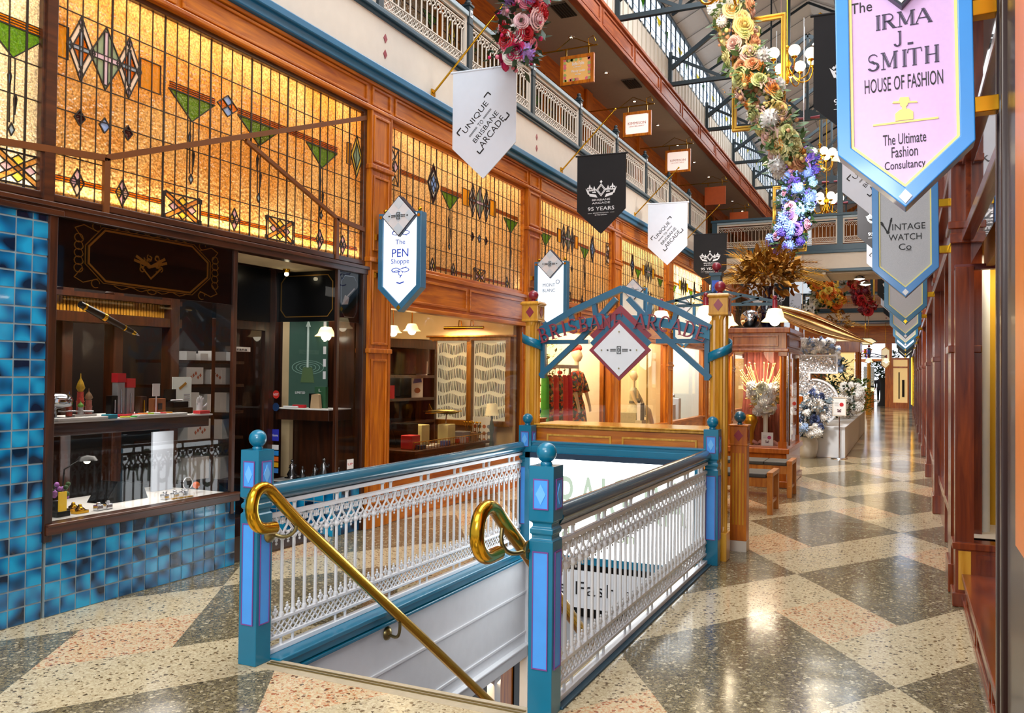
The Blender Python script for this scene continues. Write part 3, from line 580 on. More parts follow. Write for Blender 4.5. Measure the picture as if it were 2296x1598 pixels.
# ---------------------------------------------------------------- leadlight windows
AMB = art_glass('amber_ripple_glass','d89a4c',.82,34,.9,'e8bc7c'); AMB2 = art_glass('honey_ripple_glass','eec48a',.8,30,.7,'e8b474'); AMB3 = art_glass('straw_ripple_glass','f4dcae',.85,30,.6,'ecca92')
CLR = art_glass('frosted_pebble_glass','eceadf',.85,46,.9,'d8d4c6')
GG = {'g':tint_glass('green_art_glass','5f9a1c',.3), 'y':tint_glass('yellow_art_glass','f0b81c',.3), 'b':tint_glass('blue_art_glass','6f9be0',.75,'a8c4ec'), 'k':tint_glass('dark_plum_glass','3a1210',.4),
 'p':tint_glass('pink_opal_glass','f0b8c4',.75,'f8dcdc'), 'w':tint_glass('cream_opal_glass','f4e2c0',.7,'fcf0dc'), 'm':tint_glass('sage_art_glass','9ab896',.6), 'o':tint_glass('orange_band_glass','e08a10',.25), 'l':tint_glass('lemon_opal_glass','f8ea5a',.5), 't':tint_glass('tan_opal_glass','d09a50',.4), 'a':tint_glass('grey_blue_opal','b4c8d0',.7)}
GK = list(GG); GM = [GG[k] for k in GK]
class Lead:
    def __init__(s, P): s.P = P; s.g = MB(); s.c = MB()
    def pc(s, pts, col, w=.004):
        s.g.add([s.P(u,v,w) for u,v in pts], [tuple(range(len(pts)))], GK.index(col)); s.ln(pts+[pts[0]], .0068)
    def ln(s, pts, wd=.007): s.c.ribbon(s.P, pts, wd, .003, .011)
    def four(s, u, v, a, b, cols):
        for (x0,y0),(x1,y1),(x2,y2),(x3,y3),c in (((0,0),(a/2,b/2),(0,b),(-a/2,b/2),cols[0]),((0,0),(a/2,-b/2),(a,0),(a/2,b/2),cols[1]),((0,0),(-a/2,-b/2),(0,-b),(a/2,-b/2),cols[2]),((0,0),(-a/2,b/2),(-a,0),(-a/2,-b/2),cols[3])):
            s.pc([(u+x0,v+y0),(u+x1,v+y1),(u+x2,v+y2),(u+x3,v+y3)], c)
    def triple(s, u, v):
        s.pc(rect(u-.49,u-.3,v-.11,v+.11),'y',.002); s.pc(rect(u+.3,u+.49,v-.11,v+.11),'y',.002)
        for q in (-1,1):
            c = u+q*.2; A, B = .108, .22; i = .62
            s.pc(dia(c,v,A*i,B*i),'o',.003)
            for sx in (-1,1):
                for sy in (-1,1):
                    pts = [(c+sx*A,v),(c,v+sy*B),(c,v+sy*B*i),(c+sx*A*i,v)]
                    if sx*sy < 0: pts.reverse()
                    s.pc(pts,'w',.005)
            s.pc(dia(c,v+B*.83,A*.2,B*.19),'p',.007); s.pc(dia(c,v-B*.83,A*.2,B*.19),'p',.007); s.pc(dia(c-A*.83,v,A*.2,B*.2),'a',.007); s.pc(dia(c+A*.83,v,A*.2,B*.2),'a',.007)
            s.pc(rect(c-.012,c+.012,v-B*.6,v+B*.6),'a',.006); s.pc(rect(c-A*.75,c+A*.75,v-.014,v+.014),'a',.007)
        s.pc(dia(u,v,.13,.225),'m',.004); s.pc(rect(u-.016,u+.016,v-.19,v+.19),'p',.008); s.pc(rect(u-.11,u+.11,v-.018,v+.018),'p',.01)
        for q,c in ((-.2,'k'),(0,'b'),(.2,'k')): s.pc(dia(u+q,v-.48,.043,.055),c)
    def tri(s, u0, u1, v): 
        s.pc([((u0+u1)/2,v-.2),(u1,v),(u0,v)],'g'); m = (u0+u1)/2
        for q in (-.015,.015): s.ln([(m+q,v-.2),(m+q,v-.62)], .005)
        s.pc([(m-.03,v-.32),(m-.022,v-.42),(m-.008,v-.32),(m-.019,v-.29)],'b',.006); s.pc([(m+.012,v-.46),(m+.02,v-.56),(m+.032,v-.46),(m+.022,v-.43)],'k',.006); s.pc([(m-.02,v-.66),(m,v-.7),(m+.02,v-.66),(m,v-.62)],'a',.006)
    def tall(s, u, v):
        s.pc(dia(u,v,.14,.25),'k',.003); s.four(u,v,.12,.17,'wwww'); s.pc(dia(u,v,.07,.12),'b',.007)
    def lattice(s, u, v, a, b):
        s.ln(rect(u-a,u+a,v-b,v+b)+[(u-a,v-b)], .012); s.ln([(u-a,v-b),(u+a,v+b)],.009); s.ln([(u-a,v+b),(u+a,v-b)],.009)
        for dv, c in ((b*.55,'w'),(-b*.55,'w')): s.pc(dia(u,v+dv,a*.45,b*.3),c)
        for du in (-1,1): s.pc(dia(u+du*a*.5,v,a*.42,b*.3),'p')
    def xsq(s, u, v, a=.18, b=.1):
        s.g.prism(s.P, rect(u-a,u+a,v-b,v+b), 0, .002, GK.index('t')) if False else None
        for q in (-1,1):
            d = V((2*a,q*2*b)).normalized(); nn = V((-d.y,d.x))*.018
            s.pc([(u-a-nn.x*0,v-q*b-.02),(u-a+.03,v-q*b),(u+a,v+q*b+.02),(u+a-.03,v+q*b)] if False else [(u-a*.95-nn.x,v-q*b*.95-nn.y),(u+a*.95-nn.x,v+q*b*.95-nn.y),(u+a*.95+nn.x,v+q*b*.95+nn.y),(u-a*.95+nn.x,v-q*b*.95+nn.y)],'t',.004+.001*q)
        s.pc(dia(u,v+b*.55,.045,.034),'l',.006); s.pc(dia(u,v-b*.55,.045,.034),'l',.006); s.pc(dia(u-a*.5,v,.045,.034),'p',.006); s.pc(dia(u+a*.5,v,.045,.034),'p',.006)
        for q in (-1,1):
            for r in (-1,1): s.pc(rect(u+q*a-.012,u+q*a+.012,v+r*b*.85-.016,v+r*b*.85+.016),'a',.006)
        s.ln(rect(u-a,u+a,v-b,v+b)+[(u-a,v-b)], .012)
    def low(s, u, cols='wlpw'): s.four(u,2.93,.055,.095,cols)
    def band(s, u0, u1, v, n=3, h=.017):
        s.g.add([s.P(u,w_,.0025) for u,w_ in rect(u0,u1,v,v+n*h)], [(0,1,2,3)], GK.index('o'))
        for k in range(n+1): s.ln([(u0,v+k*h),(u1,v+k*h)], .0042)
def leadlight(idx, y0, y1, z0, z1, motifs, pane, lamp, col=(1,.78,.46), glassx=LX-.04, grid=.118, lab=''):
    t = struct('window_%d'%idx, lab or 'leaded amber glass panel above a shopfront', 'window', (glassx,(y0+y1)/2,z0)); P = sideL(glassx)
    MB().add([P(y0,z0),P(y1,z0),P(y1,z1),P(y0,z1)],[(0,1,2,3)]).build('pane', pane, t)
    L = Lead(P); n = round((y1-y0)/grid)
    for k in range(1,n): L.ln([(y0+(y1-y0)*k/n,z0),(y0+(y1-y0)*k/n,z1)], .014 if k%4 == 0 else .0055)
    for z in (z0+.31,z0+.62,z0+.85,z0+1.31): L.ln([(y0,z),(y1,z)], .0065)
    motifs(L)
    L.g.build('coloured_glass', GM, t); L.c.build('came', CAME, t)
    MB().ring(P, rect(y0-.02,y1+.02,z0-.02,z1+.02), rect(y0+.03,y1-.03,z0+.03,z1-.03), -.03, .045).build('frame', WDY if idx < 3 else WOY, t, bevel=.006)
    bx = glassx-.5                                                 # lamp box behind the glass
    MB().add([(bx,y0,z0-.1),(bx,y1,z0-.1),(bx,y1,z1+.1),(bx,y0,z1+.1)],[(0,1,2,3)]).box(bx,glassx-.03,y0,y1,z0-.12,z0-.03).box(bx,glassx-.03,y0,y1,z1+.02,z1+.1).box(bx,glassx-.03,y0-.06,y0-.02,z0,z1).box(bx,glassx-.03,y1+.02,y1+.06,z0,z1).build('light_box', plain('light_box_lining','e8d2a8',.8), t)
    if lamp:
        area('leadlight_tube_lamp', (glassx-.06,(y0+y1)/2,z0-.02), (glassx-.05,(y0+y1)/2,z0+.4), .04, y1-y0-.1, lamp[0]*(y1-y0), (1,.84,.6))
        area('leadlight_top_lamp', (glassx-.22,(y0+y1)/2,z1), (glassx-.02,(y0+y1)/2,z1-.5), y1-y0-.1, .1, lamp[1]*(y1-y0), col)
        area('leadlight_rear_lamp', (bx+.02,(y0+y1)/2,(z0+z1)/2), (glassx,(y0+y1)/2,(z0+z1)/2), y1-y0-.2, 1.0, lamp[2]*(y1-y0), col)
    return t
def m0(L):
    for u0,u1 in ((4.79,5.27),(5.54,6.08),(6.45,6.94)): L.tri(u0,u1,3.83)
    L.triple(4.22,3.86); L.triple(7.25+.02,3.88) if False else L.pc(dia(7.27,3.88,.1,.22),'l'); L.pc(dia(7.27,3.88,.06,.14),'m',.006); L.pc(rect(7.1,7.17,3.77,3.99),'y')
    L.four(5.42,3.87,.12,.09,'bobo'); L.band(4.8,5.28,3.835); L.band(5.54,6.94,3.84)
    for u in (4.01,4.38,5.52,6.68,7.05): L.low(u, 'pwpl' if u > 4.2 else 'pywp')
    L.xsq(4.95,2.92,.185,.1); L.xsq(6.10,2.93,.18,.1); L.band(3.8,4.76,2.915,2); L.band(5.14,5.92,2.9,2); L.band(6.29,7.3,2.9,2)
leadlight(1, 3.79, 7.38, 2.78, 4.39, m0, AMB, (20,6.5,1.0), lab='long amber leadlight panel with lozenges above the pen shop window')
def mL(L): L.tri(3.3,3.76,3.83); L.xsq(3.58,2.93,.16,.1); L.band(3.1,3.75,3.835)
leadlight(2, 2.2, 3.74, 2.78, 4.39, mL, CLR, (16,8,3.2), lab='pebbled clear leadlight panel at the left edge above the tiled pier')
MB().box(LX-.1,LX+.02,3.73,3.80,2.74,4.42).build('trim_2', WDY)['kind'] = 'structure'
def mA(o, flip):
    f = (lambda u: o+u) if not flip else (lambda u: o+4.12-u)
    def mm(L):
        L.lattice(f(.34),3.94,.13,.21); L.tall(f(1.25),3.92); a, c = sorted((f(1.43),f(1.89))); L.tri(a,c,3.88); L.triple(f(2.48),3.92); a, c = sorted((f(3.23),f(3.7))); L.tri(a,c,3.86)
        for k,(a,c) in enumerate(((.5,1.1),(1.43,1.98),(2.98,3.72))): a, c = sorted((f(a),f(c))); L.band(a,c,3.885)
        for u in (1.25,1.77,3.36): L.low(f(u))
        L.xsq(f(2.5),2.93,.16,.1); a, c = sorted((f(1.32),f(2.3))); L.band(a,c,2.9,2); a, c = sorted((f(2.68),f(3.3))); L.band(a,c,2.9,2)
    return mm
for k in range(1,9):
    y0, y1 = PIL[k-1]+.25, PIL[k]-.26
    leadlight(2+k, y0, y1, 2.83, 4.39, mA(PIL[k-1],k%2 == 0), AMB2 if k < 3 else AMB3, ((14,4.5,2.7) if k == 1 else (10,4.5,3.8) if k < 4 else (9,8,26)) if k < 6 else None, (1,.83,.56) if k < 4 else (1,.95,.8), grid=.135,
        lab='leaded amber glass panel over shopfront bay %d from the pen shop'%(k+1))
# brown ceiling rails of the shop lobby seen against the leadlight
rl = struct('trim_3', 'brown lobby ceiling rails crossing the amber leadlight', 'trim', (LX,5.5,2.8)); P = sideL(LX-.02)
for pts in ([(2.6,2.98),(4.2,3.14)],[(4.2,3.14),(7.37,4.31)],[(4.21,3.14),(4.21,2.74)],[(5.6,3.62),(6.9,3.17)],[(6.9,3.17),(7.36,3.13)],[(6.9,3.17),(6.9,2.76)]):
    MB().ribbon(P, pts, .045 if pts[0][1] < 3.6 and pts[1][1] != 3.17 else .035, .012, .04).build('rail', plain('bronze_brown_rail','6b3a14',.4), rl)
# ---------------------------------------------------------------- upper gallery
VAL = wood('valance_timber','742a0a','ac561c',rough=.5,axis='Y',coat=.08)
gl = struct('wall_gallery', 'upper gallery shopfronts, soffit and timber valance on the left', 'wall', (-6.6,20,5.5))
MB().box(-6.7,-6.6,2,50,5.45,8.05).build('back_wall', WO, gl)
for i in range(0,11):
    y = 5.54+4.12*i
    MB().box(-6.62,-6.45,y-.2,y+.2,5.45,8.0).build('pier', WO, gl, bevel=.01)
MB().box(-6.62,-6.52,2,50,7.6,8.02).build('head_board', WOY, gl)
MB().box(-6.7,LX-.02,2,50,8.02,8.07).build('soffit', plain('soffit_tan','b9a58c',.7,var=.04), gl)
MB().box(LX-.05,LX+.05,2,50,7.99,8.52).box(LX-.06,LX+.09,2,50,7.98,8.06).box(LX-.06,LX+.1,2,50,8.46,8.53).build('valance', VAL, gl, bevel=.01)
vp = MB(); P = sideL(LX+.05)
for k in range(24):
    y = 2.4+2.06*k; vp.ring(P, rect(y+.05,y+1.95,8.1,8.42), rect(y+.1,y+1.9,8.14,8.38), 0, .02)
vp.build('valance_panel', VAL, gl, bevel=.005)
UA = art_glass('dim_amber_glass','c89a4a',.6,34,.5,'a8905a')
for k in range(9):
    a, c = 5.54+4.12*k+.25, 5.54+4.12*(k+1)-.25
    t = struct('window_%d'%(20+k), 'dim leadlight panel behind the upper gallery rail', 'window', (-6.58,(a+c)/2,6.4)); P = sideL(-6.58)
    MB().add([P(a,5.55),P(c,5.55),P(c,7.55),P(a,7.55)],[(0,1,2,3)]).build('pane', UA, t)
    L = Lead(P)
    for j in range(1,24): L.ln([(a+(c-a)*j/24,5.55),(a+(c-a)*j/24,7.55)], .009)
    for z in (5.9,6.5,7.0,7.3): L.ln([(a,z),(c,z)], .009)
    m = (a+c)/2; L.tri(m-.9,m-.4,7.1); L.tri(m+.4,m+.9,7.1); L.pc(dia(m,7.05,.14,.26),'l'); L.pc(dia(m,7.05,.07,.15),'o',.006)
    L.g.build('coloured_glass', GM, t); L.c.build('came', CAME, t)
    MB().box(-6.58,-6.5,m-.45,m-.38,5.47,7.6).box(-6.58,-6.5,m+.38,m+.45,5.47,7.6).build('door_jamb', WO, t)
dl = None
for k in range(16):
    y = 4.6+2.06*k
    d = thing('downlight', 'small round downlight in the tan gallery soffit, %s from the left'%ORDS[k], 'light', (-5.75,y,8.02), 'downlights in the gallery soffit')
    MB().lathe([(.06,0),(.06,-.012),(.045,-.012)], (-5.75,y,8.02), 14).build('trim_ring', CHROME, d); MB().lathe([(.045,-.008),(.0,-.02)], (-5.75,y,8.02), 12).build('lamp', glow('downlight_glow','ffe6b8',14), d)
for y in (9.6, 13.7, 17.8):
    v = thing('air_vent', '%s dark louvred air vent along the gallery soffit'%{9.6:'nearest',13.7:'middle',17.8:'farthest'}[y], 'vent', (-5.45,y,8.0), 'air vents in the gallery soffit')
    MB().box(-5.6,-5.3,y-.3,y+.3,7.995,8.015).build('frame', plain('vent_grey','6a6258',.6), v)
    for k in range(6): MB().box(-5.57+.05*k,-5.54+.05*k,y-.27,y+.27,7.985,7.997).build('blade', BLACK, v)
# gallery balustrade: slate posts and white cast panels between them
def gal_post(P, label, loc):
    t = thing('gallery_post', label, 'post', loc, 'slate posts of the upper gallery rail'); x, y, z = loc; w = .05
    MB().box(x-w,x+w,y-w,y+w,z,z+.86).box(x-w-.008,x+w+.008,y-w-.008,y+w+.008,z+.6,z+.63).box(x-w-.012,x+w+.012,y-w-.012,y+w+.012,z+.84,z+.87).build('shaft', STEEL, t, bevel=.005)
    MB().lathe([(.035,z+.87),(.05,z+.885),(.045,z+.905),(.02,z+.92),(.036,z+.94),(.03,z+.965),(.0,z+.98)], (x,y,0), 12).build('finial', STEEL, t)
    q = MB().pbox(P(x,y,z), -.028,.028,.70,.79, w, w+.006).build('white_square', WHT, t); MB().prism(P(x,y,z), dia(0,.745,.018,.026), w+.004, w+.01).build('lozenge', SLATE, q)
    return t
def gal_panel(y0, y1, label, group='white cast panels of the upper gallery rail'):      # built along +X from the origin: local u in X
    L_ = y1-y0; t = thing('balustrade_panel', label, 'railing', (0,0,0), group)
    MB().box(0,L_,-.045,.045,.70,.76).box(0,L_,-.03,.03,.76,.775).build('handrail', plain('pale_slate_rail','8fa3ad',.35), t, bevel=.006)
    MB().box(0,L_,-.016,.016,.655,.70).box(0,L_,-.016,.016,.02,.05).box(.0,.05,-.016,.016,.02,.70).box(L_-.05,L_,-.016,.016,.02,.70).build('frame', CREAM, t)
    n = max(4, round((L_-.1)/.125)); d = (L_-.1)/n; fz = MB(); lt = MB(); lt.box(.05,L_-.05,-.01,.01,.19,.205).box(.05,L_-.05,-.01,.01,.075,.09); fz.box(.05,L_-.05,-.01,.01,.60,.615)
    for k in range(n):
        u = .05+(k+.5)*d; h = d/2
        for s in (-1,1):
            fz.tube([(u,0,.5),(u+s*h,0,.555),(u+s*h*.4,0,.6)], .009, 4); lt.tube([(u-s*h,0,.09),(u+s*h,0,.19)], .008, 4); lt.tube([(u,0,.09),(u+s*h*.95,0,.14),(u,0,.19)], .006, 4)
        fz.ball((u+h,0,.5), .016, 6, 4) if k < n-1 else None; fz.ball((u,0,.57), .016, 6, 4)
    fz.build('frieze', CREAM, t); lt.build('lattice', CREAM, t)
    bm = MB().cyl((0,0,.2),(0,0,.5), .0105, n=6).build('baluster', CREAM, None, org=(0,0,0)); bm.parent = t; bm.location = (.05+.5*d,0,0)
    for k in range(1,n): link(bm, t, (.05+(k+.5)*d,0,0))
    return t
GPY = [3.4+2.03*k for k in range(10)]; GX = LX+.07
nth = ['first','second','third','fourth','fifth','sixth','seventh','eighth','ninth','tenth']
pp = gal_panel(0, 1.93, 'white cast iron panel at the upper left, first along the gallery rail')
pp.location = (GX, GPY[0]+.05, 5.47); pp.rotation_euler = (0,0,PI/2)
post0 = gal_post(lambda x,y,z: sideL(x,y,z), 'slate gallery post, first from the left along the upper rail', (GX,GPY[0],5.47))
for k in range(1,10):
    copy_tree(post0, (GX,GPY[k],5.47), 0, 'slate gallery post with square cap, %s from the left along the upper rail'%nth[k])
    if k < 9: copy_tree(pp, (GX,GPY[k]+.05,5.47), PI/2, 'white cast iron gallery panel between the %s and %s slate posts'%(nth[k],nth[k+1]))
copy_tree(pp, (GX,GPY[9]+.05,5.47), PI/2, 'white cast iron gallery panel beyond the tenth slate post at the bridge')
# ---------------------------------------------------------------- clerestory, roof and trusses
cl = struct('wall_clerestory', 'cream boarded wall and bright clerestory glazing above the timber valance', 'wall', (LX,20,8.5))
MB().box(LX-.2,LX-.05,2,52,8.5,9.3).build('boarding', CREAM, cl)
bt = MB()
for k in range(150): bt.box(LX-.06,LX-.035,2+k/3,2.03+k/3,8.52,9.3)
bt.build('batten', plain('batten_grey','b8ad9c',.6), cl)
MB().add([(LX-.12,2,9.3),(LX-.12,52,9.3),(LX-.12,52,10.4),(LX-.12,2,10.4)],[(0,1,2,3)]).build('pane', glow('daylight_pane','e2efff',2.0), cl)
mu = MB(); gp = MB()
for k in range(110): mu.box(LX-.115,LX-.09,2+.46*k,2.035+.46*k,9.25,10.42)
for z in (9.27,10.38): mu.box(LX-.13,LX-.05,2,52,z-.03,z+.03)
for k in range(440): gp.box(LX-.119,LX-.116,2+.115*k,2.006+.115*k,9.3,10.38)
for z in (9.55,9.85,10.12): gp.box(LX-.119,LX-.112,2,52,z-.005,z+.005)
mu.build('mullion', STEEL, cl); gp.build('glazing_bar', plain('thin_lead_grey','6f7f92',.6), cl)
cg = MB(); P = sideL(LX-.118)
for k in range(25):
    y = 2.6+2.06*k; cg.prism(P,[(y,10.0),(y+.5,10.0),(y+.25,9.8)],0,.006,0); cg.prism(P,[(y+.8,9.9),(y+1.1,10.0),(y+1.0,9.7)],0,.006,1); cg.prism(P,dia(y+1.5,9.8,.05,.12),0,.006,2)
cg.build('coloured_glass', [GG['l'],GG['g'],GG['b']], cl)
rf = struct('ceiling', 'pale panelled pitched roof over the arcade', 'ceiling', (-2.4,24,10.4))
RP = plain('roof_panel_white','d6d4d0',.7,var=.03)
MB().add([(LX-.2,-1,10.42),(LX-.2,54,10.42),(-2.42,54,11.9),(-2.42,-1,11.9)],[(0,3,2,1)]).add([(.45,-1,10.42),(.45,54,10.42),(-2.42,54,11.9),(-2.42,-1,11.9)],[(0,1,2,3)]).build('panel', RP, rf)
jn = MB()
for k in range(48):
    y = 3+k*1.05; jn.tube([(LX-.1,y,10.43),(-2.42,y,11.86),(.3,y,10.43)], .012, 4)
for f in (.25,.5,.75):
    jn.box(LX-.2+f*2.9-.012,LX-.2+f*2.9+.012,0,54,10.40+f*1.48,10.415+f*1.48); jn.box(.35-f*2.75-.012,.35-f*2.75+.012,0,54,10.40+f*1.48,10.415+f*1.48)
jn.build('joint', plain('joint_grey','9a9894',.7), rf)
for k in range(9):
    y = 7.6+4.12*k
    t = thing('roof_truss', 'dark steel roof truss spanning the arcade, %s from the viewer'%ORDS[k], 'truss', (-2.42,y,8.5), 'dark steel roof trusses'); P = front(-2.42,y,0)
    ch = MB(); ch.ribbon(P,[(-2.72,8.62),(2.72,8.62)],.09,-.05,-.02); ch.ribbon(P,[(-2.72,8.62),(2.72,8.62)],.09,.02,.05); ch.build('tie', STEEL, t)
    for s in (-1,1):
        MB().ribbon(P,[(s*2.72,9.0),(0,10.9)],.1,-.04,.04).build('rafter', STEEL, t)
        w = MB(); w.ribbon(P,[(s*2.7,9.3),(s*1.5,8.66)],.07,-.03,.0); w.ribbon(P,[(s*1.5,8.66),(s*1.2,10.0)],.06,-.03,0); w.ribbon(P,[(s*1.3,9.95),(0,8.65)],.07,-.02,.01); w.ribbon(P,[(s*2.72,8.6),(s*2.72,9.4)],.08,-.04,.04); w.build('brace', STEEL, t)
    MB().ribbon(P,[(0,8.6),(0,10.9)],.07,-.03,.03).prism(P,[(-.5,8.66),(.5,8.66),(.0,8.9)],-.02,.02).build('king_post', STEEL, t)
    [MB().cyl(P(q*.32,8.63,.05),P(q*.08,8.63,.05),.05,.03,10).build('collar', MAROON, t) for q in (-1,1)]
    MB().ribbon(P,[(-2.7,10.3),(0,11.8)],.06,-.02,.02).ribbon(P,[(2.7,10.3),(0,11.8)],.06,-.02,.02).build('purlin', STEEL, t)
for k in range(8):
    y = 18.5+3.2*k
    for x in (-2.0,-.9):
        d = thing('roof_downlight', 'bright round lamp under the pale roof, %s pair, %s one'%(ORDS[k],'left' if x < -1.5 else 'right'), 'light', (x,y,9.75), 'round lamps hanging under the roof')
        MB().lathe([(.02,.5),(.02,.12),(.1,.08),(.12,0)], (x,y,9.75), 14).build('housing', CHROME, d); MB().lathe([(.11,.005),(0,-.03)], (x,y,9.75), 14).build('lamp', glow('roof_lamp_glow','fff4dc',9), d)
# right side upper wall and far end walls
rw = struct('wall_right_upper', 'cream and timber upper wall of the right side', 'wall', (.35,20,4.4))
MB().box(.33,.45,2.5,54,4.86,5.42).box(.33,.5,2.5,54,8.4,10.5).build('fascia', CREAM, rw); MB().box(.28,.45,2.5,54,4.7,4.86).box(.27,.45,2.5,54,5.4,5.5).build('cornice', SLATE, rw)
MB().box(.45,2.0,2.5,54,5.42,8.4).build('gallery_back', WO, rw); MB().box(.3,.45,2.5,54,8.0,8.5).build('valance', WMY, rw)
# ================================================================ shops on the left
def I(name, label, cat, mb, mat, group=None, bevel=0):
    return tag(mb.build(name, mat, None, bevel), label, cat, group)
TILE = None
def tile_mat():
    m, nt, b, out = _new('glazed_blue_tile'); L = nt.links.new
    tc = nt.nodes.new('ShaderNodeTexCoord'); ge = nt.nodes.new('ShaderNodeNewGeometry'); ml = nt.nodes.new('ShaderNodeMath'); ml.operation = 'MULTIPLY'; ml.inputs[1].default_value = 97
    L(ge.outputs['Random Per Island'], ml.inputs[0]); n = nt.nodes.new('ShaderNodeTexNoise'); n.noise_dimensions = '4D'; n.inputs['Scale'].default_value = 8; n.inputs['Detail'].default_value = 0
    L(tc.outputs['Object'], n.inputs['Vector']); L(ml.outputs[0], n.inputs['W'])
    r = nt.nodes.new('ShaderNodeValToRGB'); e = r.color_ramp.elements; e[0].position = .32; e[0].color = lin('031c34'); e[1].position = .68; e[1].color = lin('1792c0')
    q = r.color_ramp.elements.new(.47); q.color = lin('055f92'); L(n.outputs['Fac'], r.inputs[0]); L(r.outputs[0], b.inputs['Base Color'])
    b.inputs['Roughness'].default_value = .12; b.inputs['Coat Weight'].default_value = .4; return m
TILE = tile_mat(); GROUT = plain('grey_grout','8c9ca2',.9)
def tiled(P, u0, u1, v0, v1, par, name, s=.1135):
    m = MB(); nu = max(1,round((u1-u0)/s)); nv = max(1,math.ceil((v1-v0)/s-.05)); du = (u1-u0)/nu
    for i in range(nu):
        for j in range(nv):
            a, c = v0+j*s, min(v1,v0+(j+1)*s); g = .0058
            if c-a < .02: continue
            m.pbox(P, u0+i*du+g, u0+(i+1)*du-g, a+g, c-g, 0, .008)
    m.build(name, TILE, par); MB().pbox(P,u0,u1,v0,v1,-.03,.002).build('grout', GROUT, par)
ps = struct('wall_shopfront', 'blue tiled pen shop front with dark timber window frames', 'shopfront', (LX,5.5,0))
tiled(sideL(LX), 2.4, 3.78, 0, 2.66, ps, 'pier_tiles'); tiled(sideL(LX), 3.8, 5.55, 0, .55, ps, 'stall_tiles')
tiled(sideL(LX), 6.92, 7.4, 0, .44, ps, 'stall_tiles'); tiled(front(0,6.92,0), -5.98, LX, 0, .44, ps, 'stall_tiles')
MB().box(LX-.06,LX+.03,3.77,3.83,.5,2.7).build('frame_upright', WD, ps, bevel=.005)
MB().box(LX-.08,LX+.04,2.3,7.41,2.66,2.73).box(LX-.05,LX+.06,2.3,7.41,2.71,2.745).box(LX-.03,LX+.05,3.3,3.86,2.655,2.70).build('transom', WDY, ps, bevel=.006)
MB().box(LX-.08,LX+.045,3.78,5.56,.545,.615).box(LX-.06,LX+.06,3.78,5.57,.60,.62).build('sill', WDY, ps, bevel=.006)
MB().box(-7.2,LX-.02,3.6,7.42,2.69,2.76).build('lobby_soffit', WD, ps)
for x, y in ((LX,5.5),(LX,6.93),(-5.96,6.93)): MB().box(x-.018,x+.018,y-.018,y+.018,.44,2.68).build('glazing_post', WD, ps, bevel=.003)
MB().box(LX-.06,LX+.03,7.34,7.42,0,2.7).box(-6.02,-5.94,6.84,6.94,0,2.7).build('frame_upright', WD, ps, bevel=.005)
def pane(pts, name='window_pane', par=None, mat=None): return MB().add(pts,[(0,1,2,3)]).build(name, mat or GLASS, par)
pane([(LX,3.83,.62),(LX,5.5,.62),(LX,5.5,2.68),(LX,3.83,2.68)], 'glass', ps); pane([(LX,5.5,.62),(-5.95,6.1,.62),(-5.95,6.1,2.68),(LX,5.5,2.68)], 'glass', ps)
pane([(-5.95,6.93,.46),(LX,6.93,.46),(LX,6.93,2.68),(-5.95,6.93,2.68)], 'glass', ps); pane([(LX,6.93,.46),(LX,7.36,.46),(LX,7.36,2.68),(LX,6.93,2.68)], 'glass', ps)
GOLDP = plain('gold_leaf_line','b5863a',.35,metal=.7)
# black signboard with the gold line octagon
sg = thing('signboard', 'black glass signboard with a gold octagon border above the pen shop window', 'sign', (LX-.03,4.66,2.2)); P = sideL(LX-.03)
MB().pbox(P,3.83,5.49,2.2,2.66,-.01,.01).build('board', BLACK, sg)
oc = [(4.24,2.27),(5.03,2.26),(5.21,2.40),(5.21,2.52),(5.04,2.63),(4.23,2.63),(4.10,2.5),(4.10,2.38)]
g = MB(); g.ribbon(P, oc+[oc[0]], .014, .01, .014); c0 = (4.655,2.445)
g.ribbon(P, [((x-c0[0])*1.05+c0[0],(z-c0[1])*1.09+c0[1]) for x,z in oc+[oc[0]]], .005, .01, .014); g.build('gold_border', GOLDP, sg)
sc = MB()
for q, u in ((-1,4.02),(1,5.29)):
    for k in range(5): sc.ribbon(P, arc(u,2.34+.052*k,.034,0,360,12,.03), .005, .01, .013)
    for s in (-1,1): sc.ribbon(P, [(u-q*.03,2.445+s*.1),(u+q*.03,2.445+s*.17),(u-q*.04,2.445+s*.2),(u-q*.16,2.445+s*.165)], .006, .01, .013); sc.ribbon(P, arc(u-q*.14,2.445+s*.2,.035,0,300,10,.03), .005, .01, .013)
for s in (-1,1):
    for d in (-1,1): sc.ribbon(P, [(4.65,2.445+s*.2)]+[(4.65+d*(.06+.035*k),2.445+s*(.21+.012*math.sin(k*1.3))) for k in range(9)], .005, .01, .013)
    sc.ribbon(P, arc(4.65,2.445+s*.215,.04,0,360,12,.018), .005, .01, .013)
sc.build('gold_scrolls', GOLDP, sg)
cr = MB()
for a in (20,35,150,165): cr.ribbon(P, [(4.64,2.42),(4.64+.16*math.cos(math.radians(a)),2.42+.13*math.sin(math.radians(a)))], .02, .01, .014)
for k in range(14): cr.ribbon(P, arc(4.64+.09*math.cos(k*.9),2.44+.05*math.sin(k*1.7),.02,k*40,k*40+250,7), .006, .01, .014)
cr.ribbon(P, [(4.54,2.42),(4.64,2.33),(4.74,2.42)], .012, .01, .014); cr.build('gold_crest', GOLDP, sg)
